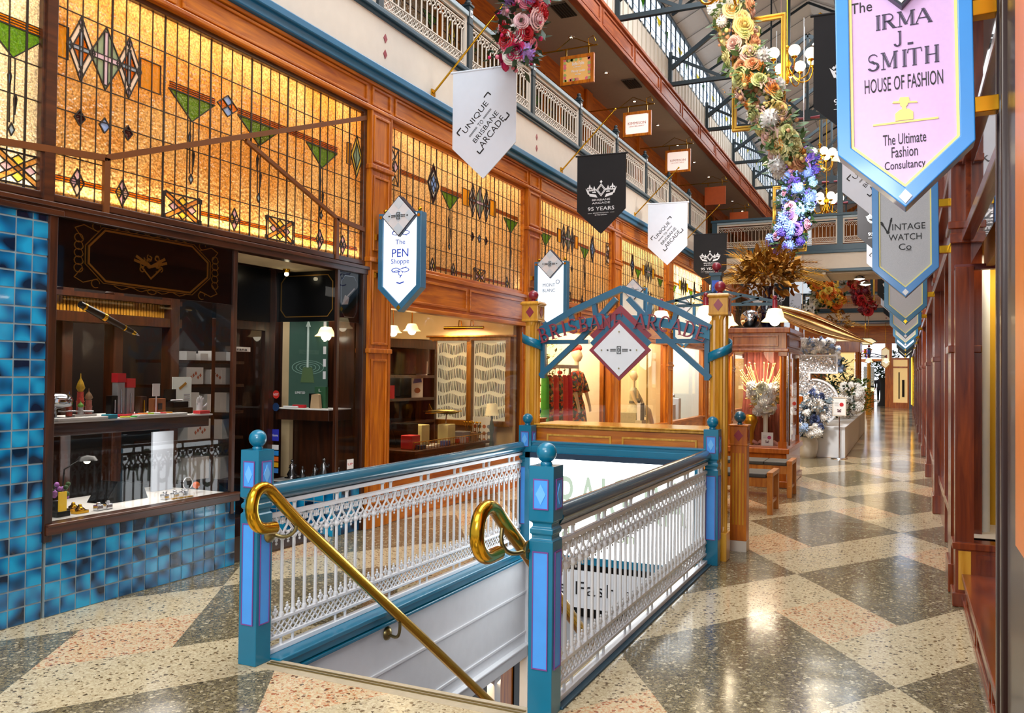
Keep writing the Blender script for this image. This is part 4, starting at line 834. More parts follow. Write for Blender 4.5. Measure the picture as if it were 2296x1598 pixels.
for lab, Q, u0, u1 in (('black sign panel over the second pen shop window', front(0,6.945,0), -5.93, LX-.02),('narrow black sign panel with an octagon beside the first pilaster', sideL(LX-.015), 6.95, 7.34)):
    s2 = thing('black_signboard', lab, 'sign', tuple(Q((u0+u1)/2,2.15))); MB().pbox(Q,u0,u1,2.15,2.66,-.02,-.005).build('board', BLACK, s2)
    m = MB(); a, c = u0+.06, u1-.05; o8 = [(a+.06,2.2),(c-.06,2.2),(c,2.27),(c,2.55),(c-.06,2.62),(a+.06,2.62),(a,2.55),(a,2.27)]; m.ribbon(Q, o8+[o8[0]], .008, -.004, 0); m.build('line_border', GOLDP if u0 < 0 else CHROME, s2)
    if u0 > 0: m = MB(); m.ribbon(Q, [(7.05,2.36),(7.24,2.5)], .012, -.003, .001); m.prism(Q, [(7.03,2.32),(7.13,2.33),(7.15,2.4),(7.08,2.42)], -.003, .001); m.build('hand_motif', WHT, s2)
# carcass behind the glass
pi_ = struct('wall_shop_interior', 'dark timber display carcass inside the pen shop', 'interior', (-6.4,5.5,0))
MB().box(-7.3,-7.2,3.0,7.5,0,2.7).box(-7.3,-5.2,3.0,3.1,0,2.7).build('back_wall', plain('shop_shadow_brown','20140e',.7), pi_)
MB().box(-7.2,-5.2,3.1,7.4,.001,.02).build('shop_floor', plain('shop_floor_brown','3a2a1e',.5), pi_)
for y, x in ((4.05,-6.0),(4.62,-6.1),(5.1,-6.1),(5.62,-6.0)): MB().box(x-.06,x+.06,y-.05,y+.05,.5,2.3).build('post', WD, pi_, bevel=.008)
MB().box(-6.15,-5.95,3.8,5.7,2.02,2.1).box(-6.15,-5.95,3.8,5.7,2.22,2.26).build('rail', WD, pi_)
fl_ = MB()
for k in range(60): fl_.box(-6.05,-6.03,3.85+.03*k,3.868+.03*k,2.1,2.22)
fl_.build('reeded_strip', GW, pi_)
MB().box(-5.95,LX-.12,3.83,5.36,1.18,1.27).build('upper_shelf', WDY, pi_, bevel=.004); MB().box(-5.95,LX-.1,3.83,5.38,1.27,1.283).build('shelf_cloth', PAPER, pi_)
MB().box(-6.0,LX-.04,3.83,5.5,.5,.6).build('lower_deck', WDY, pi_); MB().box(-6.0,LX-.05,3.83,5.49,.6,.618).build('deck_cloth', PAPER, pi_)
MB().box(-6.0,LX-.05,6.97,7.36,.42,.5).build('lower_deck', WDY, pi_); MB().box(-6.0,LX-.05,6.96,7.36,.5,.515).build('deck_cloth', PAPER, pi_)
MB().box(-5.95,LX-.12,6.98,7.36,1.14,1.25).build('upper_shelf', WD, pi_, bevel=.004); MB().box(-5.95,LX-.12,6.97,7.36,1.25,1.262).build('shelf_cloth', PAPER, pi_)
MB().box(-6.1,LX-.1,7.37,7.42,0,2.7).build('side_panel', WD, pi_); MB().box(-6.14,-6.03,7.3,7.36,.5,2.2).build('cream_upright', WALLP, pi_)
area('display_ceiling_lamp', (-5.55,4.7,2.66), (-5.6,4.7,0), .4, 1.4, 40, NEUT); area('display_ceiling_lamp', (-5.55,7.15,2.66), (-5.55,7.15,0), .6, .3, 12, NEUT)
area('display_shelf_lamp', (-5.5,4.65,1.17), (-5.55,4.65,.3), .3, 1.3, 7, NEUT); area('pen_shop_lamp', (-6.7,5.5,2.66), (-6.7,5.5,0), .8, 2.4, 12, NEUT)
# door and white gift boxes behind it
dr = struct('door_1', 'dark timber glazed door of the pen shop', 'door', (-5.95,6.5,0))
MB().box(-5.98,-5.93,6.1,6.17,0,2.12).box(-5.98,-5.93,6.78,6.85,0,2.12).box(-5.98,-5.93,6.1,6.85,2.05,2.14).box(-5.98,-5.93,6.1,6.85,0,.2).build('frame', WD, dr, bevel=.004)
pane([(-5.955,6.16,.2),(-5.955,6.79,.2),(-5.955,6.79,2.06),(-5.955,6.16,2.06)], 'glass', dr); MB().box(-5.98,-5.93,6.1,6.85,2.14,2.68).build('transom_panel', BLACK, dr)
su = thing('shelf_unit', 'dark shelf unit with white boxes seen through the pen shop door glass', 'shelving', (-6.55,6.45,0))
for z in (.55,.95,1.22,1.5,1.74): MB().box(-6.75,-6.4,5.9,7.0,z-.03,z).build('shelf', WD, su)
for k,(y,z,h,w) in enumerate(((6.28,1.74,.09,.12),(6.45,1.74,.07,.1),(6.6,1.74,.1,.11),(6.33,1.5,.17,.22),(6.62,1.5,.15,.16),(6.3,1.22,.2,.18),(6.55,1.22,.18,.1),(6.4,.95,.2,.3),(6.4,.55,.22,.28))):
    t = I('gift_box','white gift box on the %s shelf behind the pen shop door, %s'%(('top','top','top','second','second','third','third','fourth','lowest')[k],('left end','middle','right end','left end','right end','left end','right end','with blossom print','centre')[k]),'box', MB().box(-6.6,-6.42,y-w/2,y+w/2,z+.001,z+h), PAPER, 'white gift boxes behind the door')
    if k in (3,7): ORG[t.name] = V(t.location); Q = sideL(-6.418,y,z); m = MB(); [m.prism(Q, dia(-.05+.03*j,.07+.02*(j%3),.014,.02), 0, .002) for j in range(5)]; m.build('print', plain('blossom_print','c86a4a',.6), t)
t = I('name_plaque','white rounded plaque on the dark head above the door shelves','plaque', MB().pbox(sideL(-5.925),6.22,6.55,1.83,1.875,0,.012), PAPER); ORG[t.name] = V(t.location); text('fasana', sideL(-5.912), (6.3,1.838,.2,.028), INK, t)
lm = thing('spot_lamp', 'small brass spot lamp under the dark lobby soffit', 'light', (-5.6,6.7,2.66)); MB().lathe([(.02,0),(.035,-.02),(.035,-.06),(.0,-.07)], (-5.6,6.7,2.69), 12).build('body', BRASS, lm); MB().ball((-5.6,6.7,2.61),.022,10,6).build('bulb', glow('bulb_glow','fff0c8',12), lm)
# ---- goods on the upper shelf of the first window
Z = 1.284; X = -5.45
pn = thing('giant_pen', 'oversized black fountain pen with gold bands hung across the window', 'pen', (-5.5,4.58,2.0)); a, c = V((-5.5,4.30,2.12)), V((-5.5,4.84,1.91)); d = (c-a)
MB().cyl(a, a+d*.38, .024, .03, 14).cyl(a+d*.38, a+d*.86, .026, .02, 14).build('barrel', BLACK, pn); MB().cyl(a+d*.06,a+d*.09,.0275,n=14).cyl(a+d*.36,a+d*.41,.0315,n=14).cyl(a+d*.72,a+d*.74,.0245,n=14).cyl(a+d*.86,a+d*.92,.02,.015,14).build('gold_band', BRASS, pn); MB().cyl(a+d*.92,c,.012,.001,10).build('nib', CHROME, pn)
t = thing('desk_lamp', 'silver dome desk lamp at the left end of the upper shelf', 'lamp', (X,4.08,Z)); MB().lathe([(.03,.1),(.11,.115),(.115,.16),(.09,.2),(.0,.21)], (X,4.08,Z-.02), 20).build('shade', CHROME, t); MB().lathe([(.07,0),(.07,.015),(.012,.02),(.012,.1)], (X,4.08,Z), 16).build('base', CHROME, t); MB().tube([(X,4.1,Z+.06),(X+.05,4.35,Z+.05)], .007).build('arm', CHROME, t)
t = thing('model_cathedral', 'small painted model cathedral with striped onion domes on the upper shelf', 'model', (X,4.28,Z))
MB().box(X-.05,X+.05,4.2,4.38,Z,Z+.03).build('base', plain('stone_white','dcd6d0',.7), t)
for y, h, r, c1, c2 in ((4.19,.16,.022,'c8503c','3a78c0'),(4.28,.28,.026,'d84a3a','e0b030'),(4.35,.18,.024,'b86a5a','8a6a4a'),(4.26,.1,.02,'d0ccc8','6aa83a')):
    k = MB(); k.lathe([(r,0),(r,h*.35),(r*1.15,h*.36),(r*.9,h*.4),(r*.85,h*.6),(r*1.0,h*.62)], (X+(.03 if h < .12 else 0),y,Z+.02), 10); k.build('tower', plain('brick_'+c1,c1,.6,var=.3,scale=80), t)
    MB().lathe([(r*.6,h*.62),(r*1.2,h*.72),(r*.8,h*.85),(r*.15,h*.98),(.002,h*1.1)], (X+(.03 if h < .12 else 0),y,Z+.02), 12).build('dome', plain('dome_'+c2,c2,.4,var=.2,scale=60), t)
GREYB = plain('grey_card','9a9a9c',.5)
for nm, lb, ct, y0, y1, h, mt in (('pen_box','tall grey pen display box behind the red topped one','box',4.585,4.65,.26,GREYB),('pen_box','grey pen display box with a red top on the upper shelf','box',4.67,4.74,.22,GREYB),('pen_box','black pen display box with a silver pen, left of the grey boxes','box',4.53,4.59,.16,BLACK),('pen_stand','dark stand holding an upright copper pen','stand',4.8,4.86,.15,WD),('calendar_box','brown wooden box calendar on the upper shelf','calendar',4.93,5.05,.13,plain('tan_leather','8a4f22',.5))):
    t = I(nm, lb, ct, MB().box(X-.04,X+.02,y0,y1,Z,Z+h), mt, None, .003); ORG[t.name] = V(t.location); m = (y0+y1)/2
    if 'red top' in lb: MB().box(X-.045,X+.025,y0-.004,y1+.004,Z+h,Z+h+.07).build('red_top', RED, t)
    if 'pen' in nm: MB().cyl((X+.025,m,Z+.03),(X+.025,m,Z+h*.8),.006,n=8).build('pen', CHROME if 'copper' not in lb else BRASS, t)
    if 'calendar' in nm: MB().box(X+.02,X+.024,m-.02,m+.02,Z+.04,Z+.09).build('date_block', INK, t)
t = thing('table_sign', 'small white card on a stand in front of the brown calendar', 'sign', (X+.06,4.9,Z)); MB().box(X+.055,X+.06,4.88,4.95,Z+.15,Z+.25).build('card', PAPER, t); MB().cyl((X+.06,4.915,Z),(X+.06,4.915,Z+.16),.005,n=8).build('stem', WHT, t)
t = thing('pen_case', 'stacked black lacquer pen cases with the lid raised', 'case', (X,5.2,Z)); MB().box(X-.06,X+.06,5.1,5.3,Z,Z+.05).box(X-.05,X+.05,5.1,5.26,Z+.05,Z+.1).build('case', BLACK, t, bevel=.004); MB().box(X-.06,X-.05,5.1,5.22,Z+.1,Z+.2).build('lid', BLACK, t); MB().tube([(X,5.12,Z+.11),(X,5.24,Z+.11)],.006).build('white_pen', WHT, t)
t = thing('mannequin_hand', 'white model hand holding a pen, beside the framed clipping', 'ornament', (X+.03,5.4,Z)); hm = MB().lathe([(.022,0),(.026,.02),(.024,.06),(.028,.085)], (X+.03,5.4,Z), 10)
for k,(dy,l) in enumerate(((-.022,.05),(-.008,.065),(.006,.06),(.02,.045))): hm.tube([(X+.03,5.4+dy,Z+.08),(X+.034,5.4+dy*1.3,Z+.08+l*.6),(X+.045,5.4+dy*1.4,Z+.08+l)], [.009,.008,.005], 6)
hm.tube([(X+.03,5.425,Z+.04),(X+.05,5.45,Z+.06),(X+.06,5.455,Z+.08)],[.01,.009,.006],6); hm.build('hand', WHT, t)
t = thing('framed_clipping', 'pale framed press clipping standing at the right end of the upper shelf', 'picture', (-5.6,5.36,Z)); MB().pbox(Pl((-5.6,5.27,Z),(.25,.97,0),(0,0,1)),0,.17,0,.3,0,.012).build('sheet', plain('newsprint','c9cfc8',.7), t)
Q = Pl((-5.6,5.27,Z),(.25,.97,0),(0,0,1)); m = MB(); [m.pbox(Q,.1,.155,.02+.018*k,.03+.018*k,.012,.014) for k in range(8)]; m.build('text_lines', GREYB, t); MB().ribbon(Q,[(.06,.2),(.12,.25)],.02,.012,.016).build('print', GOLDP, t)
for nm, lb, y0, y1, x0, h, mt in (('pen_tray','long white tray of bright pens along the front of the shelf',4.62,5.1,-5.32,.018,PAPER),('pen_tray','white tray at the left front of the upper shelf',3.95,4.35,-5.32,.02,PAPER),('gift_case','long red case lying behind the bright pens',4.55,5.0,-5.42,.02,RED),('gift_case','two red pen cases at the right front of the shelf',5.25,5.36,-5.34,.025,RED),('glasses_case','turquoise case lying by the left white tray',4.36,4.44,-5.33,.03,plain('turquoise','2a9ab0',.4))):
    I(nm, lb, 'case' if 'case' in nm else 'tray', MB().box(x0,x0+.08,y0,y1,Z,Z+h), mt, None, .005)
for k,(cn,hx) in enumerate((('yellow','e8e020'),('green','30d040'),('pink','e050c0'),('orange','f08020'),('lime','b8e020'),('white','f0f0f0'),('scarlet','e02020'),('amber','f0a020'))):
    y = 4.5+.06*k if k < 3 else 4.66+.06*(k-3)
    z = Z+(.006 if k < 3 else .024); I('pen', '%s pen lying at the front of the upper shelf'%cn, 'pen', MB().cyl((-5.3,y,z),(-5.25,y+.05,z),.006,n=8), plain('pen_'+cn,hx,.3), 'bright pens along the shelf front')
# ---- goods on the lower deck
Z = .619
t = thing('desk_lamp', 'black shaded reading lamp in the lower window', 'lamp', (-5.5,4.3,Z)); MB().lathe([(.05,0),(.05,.012),(.008,.02),(.008,.04)], (-5.5,4.18,Z), 14).tube([(-5.5,4.18,Z+.03),(-5.5,4.2,Z+.3),(-5.48,4.36,Z+.38)],.006).build('stand', BLACK, t); MB().lathe([(.075,0),(.055,.03),(.0,.04)], (-5.48,4.37,Z+.35), 16).build('shade', BLACK, t); MB().ball((-5.48,4.37,Z+.35),.025,10,6).build('bulb', glow('bulb_glow','fff0c8',12), t)
t = I('gilt_card','gold foil card standing at the left of the lower deck','card', MB().box(-5.32,-5.31,4.02,4.08,Z+.03,Z+.17), plain('gold_card','f0c020',.3,emit=.3,ecol='f0c020')); ORG[t.name] = V(t.location); MB().box(-5.36,-5.3,4.0,4.1,Z,Z+.035).build('stand', BLACK, t)
for lb, y, x, mt in (('gold inkwell on the lower deck, rear one',4.24,-5.45,BRASS),('gold pen rest on the lower deck by the gold card',4.2,-5.33,BRASS)): I('desk_ornament', lb, 'ornament', MB().box(x-.03,x+.03,y-.05,y+.05,Z,Z+.02).lathe([(.03,.02),(.035,.03),(.015,.045),(.012,.06),(0,.065)], (x,y,Z), 12), mt)
t = I('display_card','tall white display panel at the right of the lower deck','panel', MB().box(-5.75,-5.73,5.2,5.42,Z,Z+.5), plain('pale_blue_card','c8d4e4',.5))
I('display_stand','black sloping pen stand on the lower deck','stand', MB().prism(sideL(-5.6),[(4.55,Z),(4.95,Z),(4.9,Z+.12),(4.66,Z+.16)],-.1,.1), BLACK)
I('orange_ball','orange ball ornament by the magnifier glass','ornament', MB().ball((-5.4,5.36,Z+.06),.03,14,8), plain('orange_gloss','f06a10',.3))
t = thing('magnifier', 'round magnifying glass on a stand in the lower window', 'magnifier', (-5.38,5.25,Z)); MB().tube([(-5.38,5.25+.05*math.cos(k*PI/8),Z+.09+.05*math.sin(k*PI/8)) for k in range(17)],.005,6).build('rim', CHROME, t); MB().cyl((-5.38,5.25,Z),(-5.38,5.25,Z+.04),.006).build('handle', CHROME, t)
for k,y in enumerate((4.34,4.42,4.95,5.05,5.14)): I('glass_inkwell','clear glass inkwell, %s along the lower deck'%nth[k],'inkwell', MB().box(-5.34,-5.29,y-.025,y+.025,Z,Z+.04).lathe([(.012,.04),(.016,.045),(.016,.06),(0,.062)],(-5.315,y,Z),10), CHROME, 'glass inkwells on the lower deck', .004)
I('pencil','yellow pencil lying at the front of the lower deck','pencil', MB().cyl((-5.24,4.95,Z+.008),(-5.22,5.15,Z+.008),.007,n=6), plain('pencil_yellow','e8b020',.4))
t = thing('flower_posy', 'small mauve and white flower posy at the left of the lower deck', 'flowers', (-5.5,4.16,Z)); MB().lathe([(.03,0),(.035,.05),(.028,.08)], (-5.5,4.14,Z), 12).build('pot', BLACK, t)
lf = MB(); bl = MB()
for k in range(26):
    a = random.uniform(0,6.28); r = random.uniform(.01,.08); c = (-5.48+r*.6*math.cos(a),4.16+r*math.sin(a),Z+.1+random.uniform(0,.1)); (lf if k%2 else bl).ball(c,.018,6,4)
lf.build('foliage', LEAF, t); bl.build('blooms', plain('mauve_petal','b06ac0',.6), t)
# ---- goods in the second pen shop window
Z = 1.263
t = thing('poster_board', 'tall dark green pen poster with water ripples, lettered LIMITED', 'poster', (-5.72,7.22,Z)); Q = front(-5.72,7.22,Z)
MB().pbox(Q,-.25,.25,0,.93,0,.015).build('sheet', plain('bottle_green_print','3f5f54',.35), t); MB().pbox(Q,-.012,.012,.42,.90,.016,.02).prism(Q,[(-.03,.85),(.03,.85),(0,.92)],.016,.02).build('pen_image', plain('silver_ink','c4d8d2',.3), t)
m = MB(); [m.ring(Q, arc(0,.42,.06+.05*k,0,360,24,.02+.018*k)[:-1], arc(0,.42,.052+.05*k,0,360,24,.015+.018*k)[:-1], .016, .018) for k in range(4)]; m.build('ripple_image', plain('ripple_ink','8ab0a4',.4), t); MB().prism(Q,[(-.09,.26),(.09,.26),(.06,.42),(-.06,.42)],.018,.02).build('well_image', plain('moss_ink','56704a',.4), t)
text('LIMITED', Q, (-.16,.14,.13,.025), WHT, t, .017); text('Brisbane', Q, (-.15,.905,.1,.018), WHT, t, .017); m = MB(); [m.pbox(Q,.2,.235,.30+.13*k,.38+.13*k,.016,.019) for k in range(5)]; m.build('picture_strip', WHT, t)
t = I('pen_box','dark green presentation box beside the poster','box', MB().box(-5.56,-5.42,7.12,7.16,Z,Z+.22), plain('box_green','2f5a3c',.4)); ORG[t.name] = V(t.location); text('L', front(-5.49,7.119,Z+.17), (-.015,0,.03,.03), WHT, t)
I('notebook','black notebook standing against the green box','notebook', MB().box(-5.6,-5.52,7.08,7.1,Z,Z+.15), BLACK); I('card_box','tan ribbed card box in front of the green box','box', MB().prism(front(-5.5,7.05,Z),[(-.06,0),(.06,0),(.045,.14),(.02,.15),(-.045,.14)],-.04,0), plain('tan_card','b89a74',.7))
I('pen_case','red pen case at the foot of the green poster','case', MB().box(-5.8,-5.66,7.06,7.12,Z,Z+.03), RED,None,.004); I('pen','white and magenta pen lying on the second window shelf','pen', MB().cyl((-5.88,7.02,Z+.01),(-5.7,7.03,Z+.01),.009,n=8), WHT)
Z = .516; PEW = plain('pewter','8a8c90',.22,metal=.95)
def figurine(x, y, h, lb):
    t = thing('figurine', lb, 'figurine', (x,y,Z), 'pewter figurines in the second window'); MB().lathe([(h*.3,0),(h*.3,h*.04),(h*.22,h*.1),(h*.28,h*.2),(h*.12,h*.5),(h*.16,h*.66),(h*.07,h*.78),(h*.05,h*.82)], (x,y,Z), 10).ball((x,y,Z+h*.9),h*.09,8,6).tube([(x,y,Z+h*.68),(x+h*.22,y,Z+h*.6),(x+h*.3,y-.01,Z+h*.74)],h*.04,6).tube([(x,y,Z+h*.68),(x-h*.2,y,Z+h*.52)],h*.04,6).build('body', PEW, t)
    MB().box(x-h*.34,x+h*.34,y-h*.2,y+h*.2,Z-.0005,Z+.012).build('base', BLACK, t)
for x,y,h,lb in ((-5.86,7.15,.2,'broad pewter figurine at the left of the lower shelf'),(-5.7,7.12,.14,'small pewter figurine second from the left'),(-5.6,7.2,.16,'pewter figurine with raised arm in the middle'),(-5.44,7.14,.24,'tallest pewter dancing figurine'),(-5.26,7.15,.15,'pewter figurine beside the payment stickers')): figurine(x,y,h,lb)
for lb, Q, u, v, w, h, hx, tx in (('round red shop sticker on the pen shop glass',front(0,6.925,0),-5.9,1.40,.085,.085,'d03028','NOT'),('dark blue octagonal sticker below the red one',front(0,6.925,0),-5.9,1.27,.09,.09,'1c3a66',''),('violet blue sticker lettered in white script',front(0,6.925,0),-5.9,.98,.09,.12,'3038b8','fasana'),('white sticker with a red and black mark by the pilaster',sideL(LX+.006),7.18,.70,.11,.1,'f0f0f0','UP'),('navy striped sticker under the white one',sideL(LX+.006),7.19,.58,.09,.09,'4a4a80','')):
    t = thing('sticker', lb, 'sticker', tuple(Q(u,v))); m = MB()
    if 'round' in lb: m.prism(Q, arc(u,v,w/2,0,360,20)[:-1], 0, .002)
    elif 'oct' in lb: m.prism(Q, arc(u,v,w/2,22,382,8)[:-1], 0, .002)
    else: m.pbox(Q,u-w/2,u+w/2,v-h/2,v+h/2,0,.002)
    m.build('face', plain('sticker_'+hx,hx,.4), t)
    if tx: text(tx, Q, (u-w*.38,v-.012,w*.76,.024), WHT if hx != 'f0f0f0' else RED, t, .0025, .001)
for k,hx in enumerate(('e0e4e8','2a8ad8','d86a2a','d0a020','3a78c0')): I('payment_sticker', 'card payment sticker in the strip on the pen shop glass, %s from the top'%nth[k], 'sticker', MB().pbox(front(0,6.925,0),-5.945,-5.855,.83-.06*k,.88-.06*k,0,.002), plain('pay_'+hx,hx,.4), 'strip of payment stickers')
# ================================================================ second shop window: pens and desk
s2 = struct('wall_shop_interior', 'parchment papered room of the stationery shop', 'interior', (-6.5,9.6,0))
MB().box(-7.9,-5.2,11.24,11.34,0,2.8).box(-8.0,-7.9,7.4,11.34,0,2.8).build('papered_wall', WALLP, s2); MB().box(-8,-5.2,7.5,11.3,2.78,2.84).build('shop_ceiling', CREAM, s2); MB().box(-8,-5.2,7.55,11.3,.001,.02).build('shop_floor', plain('shop_carpet','4a3626',.9), s2)
MB().box(-7.9,-6.2,7.43,7.5,0,2.8).build('side_wall', WD, s2)
for k in range(1,10):
    a, c = PIL[k-1]+.22, PIL[k]-.24
    f = struct('trim_header', 'orange timber header panel above shopfront bay %d'%(k+1), 'trim', (LX,(a+c)/2,2.36))
    MB().box(LX-.1,LX+.03,a,c,2.36,2.8).box(LX-.08,LX+.06,a,c,2.34,2.39).box(LX-.08,LX+.06,a,c,2.76,2.81).build('board', WOY, f, bevel=.006)
    m = (a+c)/2; r_ = MB()
    for u0,u1 in ((a+.06,m-.04),(m+.04,c-.06)): r_.ring(sideL(LX+.03), rect(u0,u1,2.43,2.72), rect(u0+.03,u1-.03,2.46,2.69), 0, .02)
    r_.build('panel_mould', WOY, f, bevel=.004)
    MB().box(LX-.1,LX+.03,a,c,0,.5).box(LX-.08,LX+.06,a,c,.47,.52).box(LX-.08,LX+.05,a,c,0,.12).build('stall_riser', WOY, f, bevel=.006)
    MB().box(LX-.06,LX+.02,a,a+.06,.5,2.36).box(LX-.06,LX+.02,c-.06,c,.5,2.36).build('jamb', WO, f, bevel=.004)
    pane([(LX-.02,a+.05,.52),(LX-.02,c-.05,.52),(LX-.02,c-.05,2.35),(LX-.02,a+.05,2.35)], 'glass', f)
cb = thing('pen_cabinet', 'glazed oak wall cabinet filled with rows of pens', 'cabinet', (-5.87,11.2,.85)); Q = front(-5.87,11.18,0)
OAK = wood('oak_cabinet','8a5214','b87a2c')
MB().pbox(Q,-.66,.66,.9,2.18,-.06,-.05).build('back_panel', plain('cabinet_lining','f2dcae',.7,emit=.45,ecol='f2dcae'), cb)
MB().pbox(Q,-.68,.68,2.12,2.19,-.06,.06).pbox(Q,-.72,.72,2.17,2.2,-.06,.09).pbox(Q,-.68,.68,.86,.94,-.06,.06).pbox(Q,-.68,-.6,.9,2.15,-.06,.06).pbox(Q,.6,.68,.9,2.15,-.06,.06).pbox(Q,-.04,.04,.9,2.15,-.04,.06).build('frame', OAK, cb, bevel=.006)
pane([tuple(Q(u,v,.05)) for u,v in rect(-.6,.6,.94,2.12)], 'glass', cb, clear_glass('cabinet_glass',refl=.05))
pen0 = None; pcs = [plain('cabinet_pen_'+c,c,.25) for c in ('1a1a1c','5a1a1a','1c2c5a','6a5a2a','2a4a3a')]; pms = []
for mm in pcs: pms.append(MB().cyl((0,0,-.07),(0,0,.03),.005,n=6).cyl((0,0,.03),(0,0,.07),.0046,n=6).build('pen', mm, None, org=(0,0,0)))
cnt = 0
for r in range(6):
    for dd in (-.56,.07):
        for k in range(19):
            src = pms[cnt%5]; c = src if cnt < 5 else src.copy()
            if cnt >= 5: COL.objects.link(c)
            c.location = Q(dd+.027*k,2.0-.19*r+.02*math.sin(k*.5+r),-.035); c.rotation_euler = (0,random.uniform(-.12,.12),0); tag(c,'slim dark pen standing in the rows inside the oak cabinet','pen','pens in rows in the oak cabinet'); cnt += 1
pl = thing('picture_light', 'brass picture light above the oak pen cabinet', 'light', (-5.95,11.1,2.3)); MB().cyl((-6.28,11.1,2.31),(-5.62,11.1,2.31),.025,n=12).build('shade', BRASS, pl)
for x in (-6.05,-5.85): MB().tube([(x,11.12,2.31),(x,11.14,2.42),(x,11.2,2.42),(x,11.22,2.3)],.008).build('arm', BRASS, pl)
area('picture_light_lamp', (-5.95,11.06,2.28), (-5.9,11.2,1.4), .6, .04, 9, WARM)
for x,y,z,lb in ((-6.15,9.5,2.17,'left of two bell glass lamps behind the stationery window'),(-5.86,9.5,2.19,'right of two bell glass lamps behind the stationery window'),(-5.5,7.22,2.02,'bell glass lamp inside the second pen shop window')):
    t = thing('bell_lamp', lb, 'lamp', (x,y,z), 'bell glass lamps in the shops'); MB().lathe([(.03,.09),(.055,.085),(.075,.05),(.085,.02),(.12,-.01)], (x,y,z), 18).build('shade', plain('opal_bell','f4dcae',.4,emit=1.0,ecol='ffd890'), t); MB().ball((x,y,z-.005),.055,14,8).build('globe', glow('globe_glow','fff4d8',8), t); MB().cyl((x,y,z+.09),(x,y,2.78 if y > 8 else 2.68),.008,n=6).build('stem', BRASS, t)
du = thing('shelf_unit', 'dark curved bookcase with cards against the back of the stationery shop', 'bookcase', (-6.2,10.1,0))
MB().box(-6.95,-6.9,9.3,10.9,0,2.1).box(-6.95,-6.3,9.3,9.34,0,2.1).box(-6.95,-6.3,10.86,10.9,0,2.1).box(-6.95,-6.3,9.3,10.9,1.98,2.1).box(-6.95,-6.35,9.3,10.9,0,.5).build('carcass', WD, du)
MB().lathe([(.3,0),(.3,.42),(.31,.44),(.31,.5)], (-6.62,10.7,1.62), 18).build('drum_cornice', WD, du)
for z in (.95,1.28,1.6): MB().box(-6.95,-6.3,9.3,10.9,z-.04,z).build('shelf', WD, du, bevel=.004)
for lb,y,z,h,mt in (('white card standing on the top shelf of the curved bookcase',10.62,1.601,.2,PAPER),('white card with a printed map on the lower bookcase shelf',10.5,1.281,.28,PAPER),('red box on the dark bookcase shelf',9.75,1.281,.18,RED)):
    t = I('display_card' if mt is PAPER else 'box', lb, 'card' if mt is PAPER else 'box', MB().pbox(Pl((-6.38,y,z),(.55,.83,0),(0,0,1)),-.09,.09,0,h,0,.012), mt); ORG[t.name] = V(t.location)
    if 'map' in lb: Q2 = Pl((-6.38,y,z),(.55,.83,0),(0,0,1)); MB().prism(Q2, arc(0,.1,.05,0,360,9,.04)[:-1], .012,.014).build('map_print', plain('map_brown','9a5a3a',.6), t); MB().prism(Q2,[(-.07,.2),(.07,.22),(.06,.27),(-.05,.27)],.012,.014).build('flag_print', plain('flag_blue','3a4aa0',.6), t)
dk = thing('writing_desk', 'brass bound writing desk with drawers in the stationery window', 'desk', (-5.4,9.7,0)); MB().box(-5.85,-5.3,8.7,10.7,.66,.7).build('top', WDY, dk, bevel=.006); MB().box(-5.82,-5.34,8.75,10.65,.3,.66).build('body', WDY, dk)
for k in range(4): q = MB().pbox(sideL(-5.34),8.8+.46*k,9.2+.46*k,.38,.62,0,.012).build('drawer', WDY, dk, bevel=.004); MB().tube([(-5.325,8.95+.46*k,.5),(-5.3,8.97+.46*k,.47),(-5.3,9.03+.46*k,.47),(-5.325,9.05+.46*k,.5)],.006,6).build('drop_handle', BRASS, q)
for x in (-5.78,-5.38):
    for y in (8.8,10.6): MB().cyl((x,y,.02),(x,y,.3),.03,.022,8).build('leg', WD, dk)
rl2 = MB(); rl2.cyl((-5.33,8.72,.80),(-5.33,10.68,.80),.006,n=6); [rl2.cyl((-5.33,8.72+.07*k,.7),(-5.33,8.72+.07*k,.80),.004,n=5) for k in range(29)]; rl2.build('gallery_rail', BRASS, dk)
Z = .701
t = thing('model_aeroplane', 'brass model aeroplane on a stand above the desk', 'model', (-5.6,9.95,Z)); c = V((-5.6,9.95,1.12)); MB().loft([[c+V((-.26+.0,0,0))+V((0,.005*math.cos(a),.005*math.sin(a))) for a in [k*PI/4 for k in range(8)]],[c+V((-.1,0,0))+V((0,.03*math.cos(a),.03*math.sin(a))) for a in [k*PI/4 for k in range(8)]],[c+V((.1,0,0))+V((0,.035*math.cos(a),.035*math.sin(a))) for a in [k*PI/4 for k in range(8)]],[c+V((.2,0,0))+V((0,.012*math.cos(a),.012*math.sin(a))) for a in [k*PI/4 for k in range(8)]]]).build('fuselage', BRONZ, t)
MB().prism(Pl(c-V((0,0,.012)),(1,0,0),(0,1,0)),[(-.06,-.42),(.03,-.42),(.07,0),(.03,.42),(-.06,.42),(-.05,0)],0,.012).prism(Pl(c,(1,0,0),(0,1,0)),[(-.26,-.14),(-.21,-.14),(-.2,.14),(-.26,.14)],0,.008).prism(Pl(c,(1,0,0),(0,0,1)),[(-.27,0),(-.19,0),(-.25,.1)],-.004,.004).build('wing', BRASS, t); MB().cyl((-5.6,9.95,.72),(-5.58,9.95,1.1),.008).lathe([(.07,0),(.07,.015),(.01,.02)],(-5.6,9.95,Z),14).build('stand', CHROME, t)
